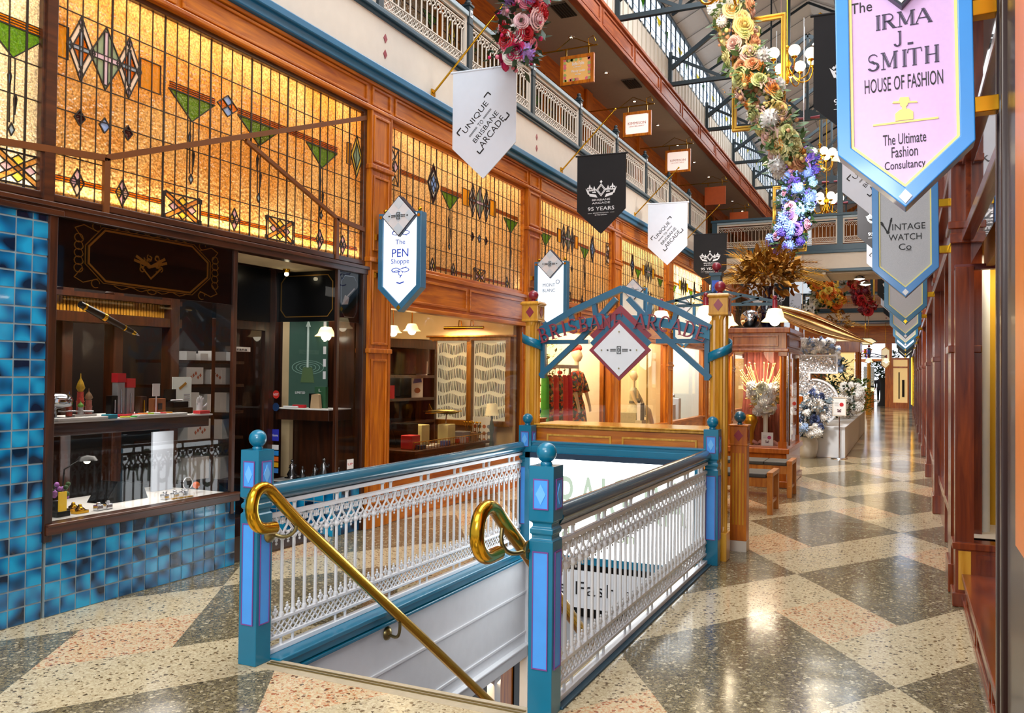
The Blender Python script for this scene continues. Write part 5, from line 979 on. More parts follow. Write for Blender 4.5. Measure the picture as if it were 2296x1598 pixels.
t = thing('table_lamp', 'table lamp with a cream pleated shade and dark figure base', 'lamp', (-5.42,11.0,.4)); MB().lathe([(.1,0),(.07,.17)], (-5.42,11.0,1.03), 20).build('lamp_shade', plain('pleated_shade','f0e0b8',.8,emit=.35,ecol='f0d8a0'), t); MB().lathe([(.06,0),(.06,.03),(.025,.06),(.035,.2),(.02,.32),(.04,.45),(.015,.56),(.01,.64)], (-5.42,11.0,.41), 10).build('figure_base', plain('verdigris','3a4a3c',.5), t)
I('side_cabinet','low dark side cabinet under the table lamp','cabinet', MB().box(-5.75,-5.25,10.8,11.15,.02,.4), WD,None,.01)
t = I('paint_chart','white card of round colour samples beside the lamp','chart', MB().box(-5.78,-5.5,11.1,11.115,.6,1.0), PAPER); ORG[t.name] = V(t.location)
for k,hx in enumerate(('5a2a24','3a2a28','b8683a','7a7a7c','8a3a2a','4a4a50','a86a4a','6a6a70','903a20','505058','c07040','808088')): MB().cyl((-5.74+.075*(k%4),11.1,.66+.1*(k//4)),(-5.74+.075*(k%4),11.094,.66+.1*(k//4)),.028,n=14).build('sample_disc', plain('sample_'+hx,hx,.4), t)
for lb,x,y,w,h,mt in (('left cream paper lantern block on the desk',-5.72,9.55,.1,.26,plain('cream_block','ece2a0',.6)),('right cream paper lantern block on the desk',-5.5,9.85,.1,.26,plain('cream_block','ece2a0',.6)),('red notebook box at the left of the desk',-5.5,8.95,.1,.17,RED),('clear acrylic box on the desk',-5.5,10.25,.12,.14,GREYB),('small red tin at the middle of the desk',-5.42,10.0,.04,.06,RED),('black cash register slab on the desk',-5.7,9.15,.14,.3,BLACK)): I('desk_box', lb, 'box', MB().box(x-w,x+w*.6,y-w,y+w,Z,Z+h), mt, None, .008)
for k in range(8): I('brush_pen','brass brush pen in the cluster by the colour card, %s'%nth[k],'pen', MB().cyl((-5.55+.02*k,10.55,Z),(-5.6+.035*k,10.5+.01*(k%3),Z+.24),.006,n=6).ball((-5.6+.035*k,10.5+.01*(k%3),Z+.25),.014,8,5), BRASS, 'brass brush pens on the desk')
for k,(y,hx,hh) in enumerate(((9.0,'2a3a5a',.05),(9.2,'e8e4dc',.03),(9.35,'e8e4dc',.04),(9.62,'3a5aa0',.06),(10.05,'e0d8e0',.09),(10.15,'c84a3a',.07),(10.4,'8a5a2a',.12))): I('stationery_packet','stationery packet lying along the front of the desk, %s from the left'%nth[k],'packet', MB().box(-5.45,-5.36,y-.06,y+.05,Z,Z+hh), plain('packet_'+hx,hx,.5), 'packets along the desk front', .004)
t = thing('shop_counter', 'narrow timber counter with yellow note stands by the pilaster', 'counter', (-6.0,8.6,0)); MB().box(-6.3,-5.9,8.15,8.75,1.02,1.05).build('top', OAK, t); MB().box(-6.28,-6.2,8.2,8.26,0,1.02).box(-6.0,-5.92,8.66,8.72,0,1.02).build('leg', OAK, t); 
t = I('note_holder','yellow note holder on the narrow counter','stationery', MB().prism(sideL(-6.05),[(8.2,1.051),(8.6,1.051),(8.58,1.12),(8.2,1.13)],-.04,.04), plain('mustard','e0a020',.5))
t = I('notice','sloping black board lettered in white behind the desk','board', MB().prism(front(-5.95,9.0,.7),[(-.15,0),(.2,0),(.08,.36),(-.15,.38)],-.02,0), BLACK); ORG[t.name] = V(t.location); text('ORAMA', front(-5.95,8.979,.7), (-.12,.27,.17,.04), WHT, t, .001)
area('stationery_lamp', (-6.2,9.4,2.74), (-6.0,9.6,0), 1.2, 2.6, 105, WARM)
# ================================================================ dress shop, boutique and perfume shop
for k,(nm,wm,pw,col) in enumerate((('dress shop', plain('dress_shop_cream','fbeed2',.8,var=.02),120,(1,.84,.58)),('boutique', plain('boutique_buff','f0dcb4',.8,var=.03),95,(1,.83,.56)),('perfume shop', plain('perfume_white','eef4ee',.6,var=.02),95,(1,.96,.88)))):
    a, c = PIL[k+1]+.1, PIL[k+2]+.02
    t = struct('wall_shop_interior', 'pale interior of the %s'%nm, 'interior', (-6.4,(a+c)/2,0)); d = -6.75
    MB().box(d-.1,d,a,c,0,2.8).box(d,-5.2,c-.02,c+.06,0,2.8).box(d,-5.2,a-.06,a,0,2.8).build('plaster', wm, t); MB().box(d,-5.2,a,c,2.76,2.82).build('shop_ceiling', CREAM, t); MB().box(d,-5.2,a,c,.001,.3).build('display_floor', plain('display_floor','c8b08a',.6), t)
    area('shop_lamp', (-5.95,(a+c)/2,2.72), (-6.1,(a+c)/2,0), 1.0, c-a-.6, pw, col)
MB().box(LX-.2,LX-.12,PIL[2]-.3,PIL[2]+.3,0,2.7).build('trim_5', WO)['kind'] = 'structure'
SKIN = plain('mannequin_cream','ecd6ae',.45); FLOR = None
def floral():
    m, nt, b, out = _new('floral_print'); L = nt.links.new; tc = nt.nodes.new('ShaderNodeTexCoord'); v = nt.nodes.new('ShaderNodeTexVoronoi'); v.inputs['Scale'].default_value = 24; L(tc.outputs['Object'], v.inputs['Vector'])
    s = nt.nodes.new('ShaderNodeSeparateColor'); L(v.outputs['Color'], s.inputs[0]); r = nt.nodes.new('ShaderNodeValToRGB'); r.color_ramp.interpolation = 'CONSTANT'; e = r.color_ramp.elements
    e[0].position = 0; e[0].color = lin('3a3420'); e[1].position = .3; e[1].color = lin('d8541c')
    for p, h in ((.48,'6a7a3a'),(.62,'b8301c'),(.74,'e0a050'),(.86,'5a5a6a')): q = r.color_ramp.elements.new(p); q.color = lin(h)
    L(s.outputs[0], r.inputs[0]); L(r.outputs[0], b.inputs['Base Color']); b.inputs['Roughness'].default_value = .8; return m
FLOR = floral()
def ell(c, rx, ry, n=14): return [(c[0]+rx*math.cos(2*PI*k/n), c[1]+ry*math.sin(2*PI*k/n), c[2]) for k in range(n)]
def head(m, c, r):
    m.loft([ell((c[0],c[1],c[2]-r*1.25),r*.35,r*.35),ell((c[0]+r*.15,c[1],c[2]-r*1.0),r*.55,r*.5),ell((c[0]+r*.12,c[1],c[2]-r*.5),r*.85,r*.75),ell(c,r*.98,r*.82),ell((c[0]-r*.05,c[1],c[2]+r*.55),r*.85,r*.72),ell((c[0]-r*.08,c[1],c[2]+r*.95),r*.45,r*.4),ell((c[0]-r*.08,c[1],c[2]+r*1.08),r*.1,r*.1)])
    m.ball((c[0]+r*.97,c[1],c[2]-r*.15),r*.14,6,4,sc=(1,.7,1.4))
x, y = -5.6, 14.95
mn = thing('mannequin', 'standing cream mannequin in a long floral dress with a red turban', 'mannequin', (x,y,.3)); b = MB(); head(b,(x,y,2.0),.11)
b.loft([ell((x,y,1.66),.06,.09),ell((x,y,1.74),.045,.05),ell((x,y,1.88),.04,.045)])
for s in (-1,1): b.tube([(x,y+s*.19,1.62),(x+.05,y+s*.27,1.42),(x+.1,y+s*.29,1.25),(x+.16,y+s*.3,1.02),(x+.17,y+s*.3,.93)],[.05,.045,.036,.028,.024],8)
b.build('body', SKIN, mn)
dr_ = MB(); dr_.loft([ell((x,y,1.7),.07,.1),ell((x,y,1.64),.11,.22),ell((x,y,1.45),.13,.21),ell((x,y,1.28),.1,.16),ell((x,y,1.22),.1,.155),ell((x,y,1.05),.15,.22),ell((x,y,.7),.2,.28),ell((x,y,.32),.24,.34)])
for s in (-1,1): dr_.tube([(x,y+s*.17,1.64),(x+.04,y+s*.27,1.45),(x+.07,y+s*.3,1.3)],[.08,.085,.09],8)
dr_.build('dress', FLOR, mn); MB().loft([ell((x,y,1.3),.105,.165),ell((x,y,1.24),.105,.165)]).build('belt', plain('tan_belt','b08a4a',.5), mn)
tb = MB(); tb.ball((x-.04,y+.02,2.1),.1,12,8,sc=(1,1,.7)); [tb.ball((x-.03+.07*math.cos(k),y+.08*math.sin(k)+.05,2.12+.03*math.sin(2*k)),.05,8,5) for k in range(6)]; tb.build('turban', plain('coral_red','e0382c',.7), mn)
rk = thing('clothes_rack', 'silver clothes rail at the left of the dress shop window', 'rack', (-5.6,13.9,.3)); MB().tube([(-5.6,13.15,.32),(-5.6,13.15,1.78),(-5.6,14.6,1.78),(-5.6,14.6,.32)],.02,8).box(-5.75,-5.45,13.1,14.65,1.74,1.8).build('frame', plain('rail_grey','b8aaa0',.4), rk)
for k,(cn,hx,y0) in enumerate((('green','4aa83a',13.3),('floral orange',None,13.5),('scarlet','e03a30',13.75),('floral red',None,13.95),('coral red','f0443c',14.2),('crimson','d82a3a',14.42))):
    t = thing('garment', '%s garment hanging on the clothes rail, %s from the left'%(cn,nth[k]), 'garment', (-5.55,y0,.7), 'garments on the dress shop rail'); m = MB(); h0 = .45 if k == 0 else .38
    m.loft([[(-5.55+.02*math.cos(a)*w,y0+.09*wy*math.sin(a),z) for a in [j*PI/5 for j in range(10)]] for z,w,wy in ((1.62,1.5,.3),(1.56,3,1.0),(1.3,3.4,1.0),(h0+.3,3.6,1.15),(h0,4,1.25))])
    m.build('cloth', FLOR if hx is None else plain('cloth_'+hx,hx,.8), t); MB().tube([(-5.55,y0-.08,1.58),(-5.55,y0,1.66),(-5.55,y0,1.74),(-5.55,y0+.02,1.77)],.005,5).build('hanger', BLACK, t)
def shrub(name, label, cat, c, R, H, n, lm, flw=None, fl_n=0):
    t = thing(name, label, cat, (c[0],c[1],c[2])); m = MB()
    for k in range(n):
        a = random.uniform(0,2*PI); q = random.random()**.5; z = random.uniform(0,1); r = R*q*(1-.5*abs(z-.45)); p = V((c[0]+r*math.cos(a),c[1]+r*math.sin(a),c[2]+z*H)); d = V((math.cos(a+random.uniform(-.8,.8)),math.sin(a+random.uniform(-.8,.8)),random.uniform(-.5,.8))).normalized(); s = d.cross(V((0,0,1))).normalized()*.025*max(1,R/.45); L_ = random.uniform(.07,.13)*max(1,R/.42)
        m.add([p,p+d*L_*.5+s,p+d*L_,p+d*L_*.5-s],[(0,1,2,3)])
    m.build('foliage', lm, t); MB().cyl((c[0],c[1],c[2]-.0),(c[0],c[1],c[2]+H*.8),.02,.01,6).build('stem', WD, t)
    if flw:
        f = MB()
        for k in range(fl_n): a = random.uniform(0,2*PI); f.ball((c[0]+R*.7*math.cos(a),c[1]+R*.7*math.sin(a),c[2]+H*random.uniform(.3,1)),.055,8,5,sc=(1,1,.7))
        f.build('blooms', flw, t)
    return t
shrub('flower_tree', 'artificial tree with red blossoms behind the clothes rail', 'tree', (-5.95,14.35,.6), .34, 1.7, 420, plain('olive_leaf','7a7a2a',.5,var=.3,scale=20), plain('coral_red','e0382c',.7), 11)
t = thing('lamp', 'white drum lamp at the top left of the dress shop', 'lamp', (-5.9,13.75,1.95)); MB().lathe([(.13,0),(.11,.3)], (-5.9,13.75,1.95), 18).build('lamp_shade', plain('white_drum','fff4e0',.7,emit=1.2,ecol='fff0d8'), t); MB().cyl((-5.9,13.75,1.98),(-5.9,13.75,2.76),.006).build('cord', BLACK, t)
# boutique: seated mannequin
x, y, z = -5.6, 18.75, .3
mn = thing('mannequin', 'seated cream mannequin in a pale ruffled dress in the boutique window', 'mannequin', (x,y,z)); b = MB(); head(b,(x,y-.12,1.62),.1); b.loft([ell((x,y-.1,1.3),.05,.08),ell((x,y-.12,1.38),.04,.045),ell((x,y-.12,1.52),.038,.04)])
for s,dz in ((-.07,0),(.09,.02)): b.tube([(x+.02,y+s,.9),(x+.12,y+.32+s,.86),(x+.16,y+.5+s,.8),(x+.18,y+.68+s,.55),(x+.2,y+.82+s,.36),(x+.26,y+.9+s,.33)],[.085,.075,.06,.05,.035,.028],8)
for s in (-1,1): b.tube([(x,y+s*.17-.08,1.27),(x+.06,y+s*.25,1.08),(x+.14,y+s*.22+.05,.92),(x+.2,y+s*.15+.15,.9)],[.045,.04,.03,.022],8)
b.build('body', SKIN, mn); PD = plain('ecru_cloth','cfc8a8',.8,var=.12,scale=30)
d = MB(); d.loft([ell((x,y-.1,1.34),.06,.1),ell((x,y-.08,1.26),.1,.18),ell((x,y-.05,1.1),.11,.16),ell((x,y,1.0),.12,.18),ell((x+.02,y+.02,.85),.2,.28),ell((x+.03,y,.72),.22,.3)]); [d.lathe([(.16,0),(.22,-.1)],(x+.03,y+.02,.98-.1*k),14) for k in range(3)]; d.build('dress', PD, mn); MB().loft([ell((x,y-.02,1.05),.118,.17),ell((x,y-.02,.99),.125,.18)]).build('sash', plain('grey_sash','6a6a60',.7), mn)
st_ = I('display_plinth','buff draped plinth the boutique mannequin sits on','plinth', MB().box(x-.25,x+.12,y-.32,y+.3,.301,.78), plain('buff_drape','b0a884',.9,var=.15,scale=20))
t = thing('shopping_bag', 'striped black and white shopping bag by the seated mannequin', 'bag', (-5.38,18.45,.62)); MB().box(-5.42,-5.34,18.3,18.62,.62,1.0).build('body', PAPER, t); m = MB(); [m.box(-5.339,-5.336,18.31+.05*k,18.335+.05*k,.62,1.0) for k in range(6)]; m.build('stripe', INK, t); MB().tube([(-5.38,18.4,1.0),(-5.38,18.46,1.1),(-5.38,18.52,1.0)],.008,6).build('handle', INK, t)
I('bag_stand','cream block under the striped shopping bag','plinth', MB().box(-5.45,-5.3,18.28,18.66,.301,.619), PD)
t = thing('handbag', 'small black handbag in front of the striped bag', 'bag', (-5.3,18.6,.62)); MB().lathe([(.02,0),(.07,.03),(.08,.1),(.05,.15),(.0,.16)], (-5.28,18.55,.302), 12).build('body', INK, t)
t = thing('fabric_flower', 'coral fabric flower on the boutique window floor', 'flower', (-5.45,20.0,.301)); m = MB(); [m.ball((-5.45+.05*math.cos(k),20.0+.06*math.sin(k*1.0),.36+.02*(k%3)),.05,8,5) for k in range(7)]; m.build('petals', plain('coral_red','e0382c',.7), t)
t = thing('hanging_print', 'scalloped white hanging print at the right of the boutique', 'print', (-6.2,19.3,1.7)); MB().prism(front(-5.6,19.6,1.75),[(-.14,.1),(0,0),(.14,.1),(.16,.5),(0,.56),(-.16,.5)],-.01,.01).build('panel', PAPER, t); MB().cyl((-5.6,19.6,2.3),(-5.6,19.6,2.76),.004).build('cord', INK, t)
I('curtain_rail','slim bronze window divider in the boutique','divider', MB().box(LX-.06,LX-.03,18.3,18.34,.52,2.35), BRONZ)
# perfume shop
for k,(y,w,h) in enumerate(((21.0,.3,.95),(21.7,.25,1.1),(22.4,.3,.85),(23.0,.25,1.0))): I('display_plinth','white display plinth in the perfume shop, %s from the left'%nth[k],'plinth', MB().box(-6.0,-5.6,y-w/2,y+w/2,.301,h), WHT, 'white perfume plinths', .008)
gs = thing('glass_shelves', 'glass shelf stack with perfume bottles in the white shop', 'shelving', (-6.3,22,.3))
for z in (1.1,1.4,1.7,2.0): MB().box(-6.5,-6.2,20.6,23.6,z-.012,z).build('shelf', plain('green_glass_edge','a8c4b4',.15), gs)
for z in (.3,): [MB().box(-6.5,-6.47,y,y+.03,.3,2.3).build('upright', CHROME, gs) for y in (20.6,22.1,23.57)]
for k in range(14):
    y = 20.8+.2*k; z = (1.1,1.4,1.7)[k%3]; I('perfume_bottle','perfume bottle on the %s glass shelf, %d from the left'%(('lowest','middle','top')[k%3],k//3+1),'bottle', MB().box(-6.38,-6.3,y-.04,y+.04,z+.001,z+.1).cyl((-6.34,y,z+.1),(-6.34,y,z+.14),.02,n=8), (BRASS,INK,CHROME,GOLDP)[k%4], 'perfume bottles on glass shelves', .006)
for k in range(4): I('perfume_bottle','clear perfume bottle on the %s white plinth'%nth[k],'bottle', MB().lathe([(.05,0),(.06,.05),(.05,.1),(.02,.12),(.02,.16),(0,.165)], (-5.8,(21.0,21.7,22.4,23.0)[k],(.951,1.101,.851,1.001)[k]), 12), CHROME, 'bottles on the white plinths')
for k in range(3,9):                                                # further shops: lit rooms with a few goods
    a, c = PIL[k+1]+.2, PIL[k+2]-.1
    t = struct('wall_shop_interior', 'lit interior of a far shop on the left', 'interior', (-6.4,(a+c)/2,0)); MB().box(-6.9,-6.8,a,c,0,2.8).box(-6.8,-5.2,c,c+.06,0,2.8).build('plaster', WALLP, t); area('shop_lamp', (-6.0,(a+c)/2,2.6), (-6.1,(a+c)/2,0), 1, 3, 80, WARM)
# ================================================================ pennant flags on brass poles
FW = plain('white_flag_cloth','dfe6f2',.8,var=.02); FB = plain('black_flag_cloth','18171a',.85,var=.1); FWI = plain('white_flag_ink','eceef2',.7); FKI = plain('black_flag_ink','151214',.7)
WHICH = ['nearest','second','third','fourth','fifth','sixth','seventh']
def flag(xb, y, s, dark, label):                                   # s = +1: pole leans right from the left fascia
    t = thing('pennant_flag', label, 'flag', (xb, y, 4.93), 'pennant flags on brass poles')
    xc = xb+s*.69; P = front(xc, y, 0); w = .405
    pts = [(-w,4.24),(0,3.86),(w,4.24),(w,5.10),(-w,5.14)] if s > 0 else [(-w,4.24),(0,3.86),(w,4.24),(w,5.12),(-w,5.12)]
    m = MB(); m.prism(P, pts, -.006, .006); m.build('cloth', FB if dark else FW, t)
    MB().cyl(P(-w-.03,5.13,0),P(w+.03,5.11,0),.014,n=8).build('top_rod', FB if dark else FW, t)
    MB().cyl((xb,y+.02,4.93),(xb+s*.9,y+.02,5.82),.013,.011,10).ball((xb+s*.905,y+.02,5.825),.02,8,6).build('pole', BRASS, t)
    MB().box(xb-.012,xb+.012,y-.02,y+.06,4.84,4.98).build('bracket', BRASS, t); MB().cyl(P(-w*s,5.13,0),P(-w*s,5.13,-.03),.012,n=6).build('tie', BRASS, t)
    ink = FWI if dark else FKI
    if not dark:
        a = math.radians(47)
        for tx, u, z, wd, h in (('UNIQUE',-.105,4.572,.43,.08),('TO',-.04,4.50,.075,.05),('BRISBANE',.025,4.45,.43,.058),('ARCADE',.105,4.385,.42,.08)):
            text(tx, P, (u-wd/2,z-h/2,wd,h), ink, t, .0065, .002, rot=a)
        m = MB(); ca, sa = math.cos(a), math.sin(a)
        for (u,z,sd,sn) in ((.05,4.845,-1,-1),(-.345,4.42,1,-1),(.325,4.55,-1,1),(-.045,4.15,1,1)):
            m.ribbon(P, [(u+sd*.075*ca,z+sd*.075*sa),(u,z)], .014, .0065, .009); m.ribbon(P, [(u,z),(u-sn*.05*sa,z+sn*.05*ca)], .014, .0065, .009)
        for q in (-1,1):
            for o in (0,.012): m.ribbon(P, [(-.04+q*.06*ca-o*sa,4.50+q*.06*sa+o*ca),(-.04+q*.2*ca-o*sa,4.50+q*.2*sa+o*ca)], .004, .0065, .009)
        m.build('marks', ink, t)
    else:
        m = MB(); C = (.0,4.56)
        m.ring(P, dia(C[0],C[1],.085,.105), dia(C[0],C[1],.07,.088), .0065,.009); m.ring(P, dia(C[0],C[1],.062,.078), dia(C[0],C[1],.05,.064), .0065,.009); m.prism(P, dia(C[0],C[1]+.13,.022,.026), .0065,.009)
        for q in (-1,1):
            m.prism(P, [(q*.06,4.44),(q*.19,4.47),(q*.21,4.515),(q*.085,4.49)][::q], .0065,.009)
            m.prism(P, [(q*.19,4.50),(q*.22,4.50),(q*.26,4.60),(q*.215,4.56)][::q], .0065,.009)
            for u0, z0 in ((q*.115,4.52),(q*.19,4.55)):
                m.prism(P, dia(u0,z0+.06,.018,.05), .0065,.009); m.prism(P, dia(u0-.03,z0+.045,.018,.018), .0065,.009); m.prism(P, dia(u0+.03,z0+.045,.018,.018), .0065,.009); m.prism(P, rect(u0-.03,u0+.03,z0-.0,z0+.018), .0065,.009)
            m.prism(P, dia(q*.11,4.478,.02,.014), .0095,.011) if False else None
        m.build('crown', ink, t)
        for tx, z, wd, h in (('BRISBANE',4.405,.30,.03),('ARCADE',4.355,.30,.03),('95 YEARS',4.265,.44,.06),("BRISBANE'S JEWEL",4.195,.26,.018),('IN THE CROWN',4.165,.2,.018)): text(tx, P, (-wd/2,z-h/2,wd,h), ink, t, .0065, .002)
        m = MB(); [m.pbox(P, q*.15,q*.15+(.07*q), 4.193,4.197,.0065,.009) if q > 0 else m.pbox(P,-.22,-.15,4.193,4.197,.0065,.009) for q in (-1,1)]; m.build('rules', ink, t)
for k, (y, d) in enumerate(((8.59,0),(12.71,1),(16.83,0),(20.95,1),(29.2,0),(33.3,1),(37.4,0))):
    flag(LX+.085, y, 1, d, '%s pennant flag lettered %s, %s on the left gallery fascia'%('black' if d else 'white','95 YEARS' if d else 'UNIQUE TO BRISBANE', WHICH[k]))
for k, (y, d) in enumerate(((8.59,1),(12.71,0),(16.83,1),(20.95,0),(29.2,1),(33.3,0),(37.4,1))):
    flag(.285, y, -1, d, '%s pennant flag on the right fascia, %s one behind the pink hanging sign'%('black' if d else 'white', WHICH[k]))
# ================================================================ pointed hanging shop signs
SIGNB = plain('sign_teal_frame','2f7096',.35,coat=.3); CHK = plain('sign_pale_check','d4e2ee',.4); CHW = plain('sign_white_panel','e8eaf0',.4)
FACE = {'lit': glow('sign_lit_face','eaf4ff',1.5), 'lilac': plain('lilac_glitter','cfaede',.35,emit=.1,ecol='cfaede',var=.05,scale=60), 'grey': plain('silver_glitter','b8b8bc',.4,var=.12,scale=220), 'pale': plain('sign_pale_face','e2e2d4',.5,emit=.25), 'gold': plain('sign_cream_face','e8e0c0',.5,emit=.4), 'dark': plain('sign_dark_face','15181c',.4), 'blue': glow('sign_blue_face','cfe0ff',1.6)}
def pointed_sign(xc, y, face, label, side, frame=None, line=None, lean=0.0, tipm=None, scale=1.0, dz=0.0, dmd=True, ink=None):
    t = thing('hanging_sign', label, 'sign', (xc,y,2.27+dz), 'pointed hanging shop signs'); ca, sa = math.cos(lean), math.sin(lean)
    P = Pl((xc,y,2.27+dz),(ca*scale,0,sa*scale),(-sa*scale,0,ca*scale)); P.n = V((0,-1,0)); w = .262; F = frame or SIGNB
    out = [(0,0),(w,.25),(w,1.04),(-w,1.04),(-w,.25)]; inn = [(0,.085),(w-.055,.275),(w-.055,1.03),(-w+.055,1.03),(-w+.055,.275)]
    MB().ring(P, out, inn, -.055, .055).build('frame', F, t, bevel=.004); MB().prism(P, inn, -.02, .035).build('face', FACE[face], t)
    if line: MB().ring(P, inn, [(0,.1),(w-.066,.281),(w-.066,1.02),(-w+.066,1.02),(-w+.066,.281)], .02, .044).build('gold_line', line, t)
    MB().prism(P, dia(0,.045,.026,.03), .03, .062).build('tip_lozenge', tipm or BRASS, t)
    if dmd:
        a = .208; b = .215; dv = 1.055 if face == 'lilac' else 1.0; q = MB().prism(P, dia(0,dv,a,b), -.02, .075).build('diamond_panel', plain('navy_edge','161c30',.4), t); MB().prism(P, dia(0,dv,a*.94,b*.94), .07, .08).build('diamond_face', CHW, q)
        m = MB()
        for i in range(3):
            for j in range(3):
                if (i+j)%2 == 0: m.prism(P, dia((i-j)*a*.31,dv+(i+j-2)*b*.31,a*.3,b*.3), .0795, .0815)
        m.build('check', CHK, q); badge(Pl(P(0,dv),P.x,P.y), q, 1.0, .084)
        g = MB(); [g.ball(P(s*(w-.05),1.075,0), .022, 10, 8) for s in (-1,1)]; g.build('finial_balls', BRASS, t); g = MB(); [g.prism(P, arc(s*(w-.03),1.0,.018,0,360,10)[:-1], .05, .06) for s in (-1,1)]; g.build('gold_studs', BRASS, t)
    for z in (.4,.8):
        u0, u1 = (-w-.1,-w) if side < 0 else (w,w+.09); MB().pbox(P,u0,u1,z-.03,z+.035,-.03,.03).build('wall_bracket', BRASS, t, bevel=.003)
    return t, P
NAVY = plain('sign_blue_ink','2a4ad0',.5)
t, P = pointed_sign(-4.79, 7.55, 'lit', 'glowing white pointed sign lettered The PEN Shoppe in blue', -1)
for tx, v, wd, h in (('The',.735,.12,.05),('PEN',.62,.2,.085),('Shoppe',.525,.22,.07)): text(tx, P, (-wd/2,v-h/2,wd,h), NAVY, t, .037)
m = MB()
for v, s in ((.83,1),(.44,-1)):
    m.ribbon(P, arc(-.05,v,.05,30,330,10,.022), .007,.036,.039); m.ribbon(P, arc(.06,v,.05,-150,150,10,.022), .006,.036,.039); m.ribbon(P, [(-.09,v+.02*s),(.08,v-.03*s)], .006,.036,.039); m.ribbon(P, arc(.01,v+.035*s,.025,0,300,8), .005,.036,.039)
m.ribbon(P, [(0,.36),(.02,.39)], .008,.036,.039); m.ribbon(P, [(-.04,.31),(.0,.3),(.05,.315)], .012,.036,.039); m.build('scrollwork', NAVY, t)
t, P = pointed_sign(-4.78, 11.67, 'lit', 'glowing white pointed sign lettered MONT BLANC', -1)
text('MONT', P, (-.13,.665,.2,.05), plain('sign_navy_ink','1c1c50',.5), t, .037); text('BLANC', P, (-.13,.585,.2,.05), plain('sign_navy_ink','1c1c50',.5), t, .037); MB().ring(P, arc(.11,.735,.032,0,360,14)[:-1], arc(.11,.735,.024,0,360,14)[:-1], .036,.039).build('ring_mark', plain('sign_navy_ink','1c1c50',.5), t)
t, P = pointed_sign(-4.76, 15.8, 'pale', 'white pointed sign behind the peak of the blue arch', -1); 0
pointed_sign(-4.76, 19.95, 'pale', 'white pointed sign on the left, fourth along from the pen shop', -1)
LB = plain('sign_sky_frame','3a90de',.3,coat=.3); YL = plain('sign_yellow_line','f0e088',.4)
t, P = pointed_sign(0.0, 3.4, 'lilac', 'large pink sign with sky blue frame lettered IRMA J. SMITH HOUSE OF FASHION', 1, LB, YL, .02, WHT, .86, -.01, dmd=True)
P0 = P; s = .86
text('The', P, (-.20,.86,.085,.045), INK, t, .037)
for word, v, wd, h in (('IRMA',.772,.235,.062),('J.',.69,.07,.062),('SMITH',.60,.29,.07)):
    n = len(word); wds = [.55 if c == 'I' else .4 if c == '.' else 1 for c in word]; tot = sum(wds); cur = 0; m = MB()
    for c, a in zip(word, wds):
        cw = wd/tot*(1 if c != 'I' else 1); u0 = -wd/2+wd*cur/tot+.0; cur += a
        LP = Pl(P(u0,v), P.x, P.y); LP.n = P.n
        for pts, th in serif_strokes(c):
            q = [(px*cw*(.95), py*h) for px, py in pts]
            if th > .12: m.ribbon(LP, q, th*cw*.55, .036, .038); m.ribbon(LP, [(a_+th*cw*.55,b_) for a_,b_ in q], th*cw*.16, .036, .038); m.ribbon(LP, [(a_-th*cw*.5,b_) for a_,b_ in q], th*cw*.14, .036, .038)
            else: m.ribbon(LP, q, max(th*cw*.5,.009 if c == "." else .0035), .036, .038)
    m.build('lettering', plain('sign_plum_ink','2c2440',.5), t)
text('HOUSE OF FASHION', P, (-.15,.505,.3,.06), INK, t, .037)
m = MB(); m.ribbon(P, [(-.12,.365),(.13,.365)], .008,.036,.039); sq_ = lambda pts: [(u*.66, .372+(v-.38)*.62) for u,v in pts]
m.prism(P, sq_([(-.05,.38),(.055,.38),(.055,.43),(.03,.455),(-.02,.455),(-.05,.43)]),.036,.039); m.prism(P, sq_([(-.012,.45),(.016,.45),(.014,.48),(-.01,.48)]),.036,.0392); m.prism(P, sq_(arc(.002,.492,.024,0,360,12)[:-1]),.036,.0394); m.prism(P, sq_([(-.065,.503),(.08,.488),(.078,.498),(-.06,.516)]),.036,.0405); m.prism(P, sq_([(-.03,.51),(.036,.505),(.03,.535),(-.02,.538)]),.036,.0398); m.build('lady_motif', plain('sign_yellow_ink','f0dc80',.5), t)
for tx, v, wd in (('The Ultimate',.295,.165),('Fashion',.24,.10),('Consultancy',.18,.155)): text(tx, P, (-wd/2,v-.0225,wd,.045), INK, t, .037)
t, P = pointed_sign(0.0, 7.55, 'grey', 'grey glitter sign with a blue frame lettered VINTAGE WATCH CO', 1, plain('sign_mid_blue','3a86c8',.3,coat=.3), YL, .01, WHT, .93, .02, dmd=False)
text('INTAGE', P, (-.10,.59,.26,.055), INK, t, .037); text('WATCH', P, (-.13,.5,.26,.055), INK, t, .037); text('Co', P, (-.05,.415,.1,.055), INK, t, .037)
m = MB(); m.ribbon(P, [(-.19,.67),(-.135,.57),(-.105,.70)], .012,.036,.039); m.prism(P, dia(-.18,.65,.012,.02),.036,.039); m.prism(P, dia(-.11,.675,.01,.02),.036,.039); m.ring(P, arc(-.135,.575,.014,0,360,10)[:-1], arc(-.135,.575,.007,0,360,10)[:-1],.036,.039); m.pbox(P,.005,.05,.408,.413,.036,.039); m.build('clock_hand_mark', INK, t)
for k,(y,fc,fr,tp) in enumerate(((11.67,'grey',None,BRASS),(15.8,'grey',None,WHT),(19.9,'grey',None,WHT),(24.0,'blue',SIGNB,BRASS),(28.1,'dark',STEEL,BRASS),(33.0,'pale',STEEL,BRASS))):
    pointed_sign(0.0, y, fc, ('plain grey faced pointed sign behind the watch sign','grey pointed sign with white lozenge, fourth in the right hand row','grey pointed sign partly hidden, fifth in the right hand row','pointed sign with a bright blue white face in the right hand row','dark faced pointed sign near the end of the right hand row','pale pointed sign farthest along the right hand row')[k], 1, fr, YL if k < 3 else None, 0, tp, .93, .03, dmd=False)
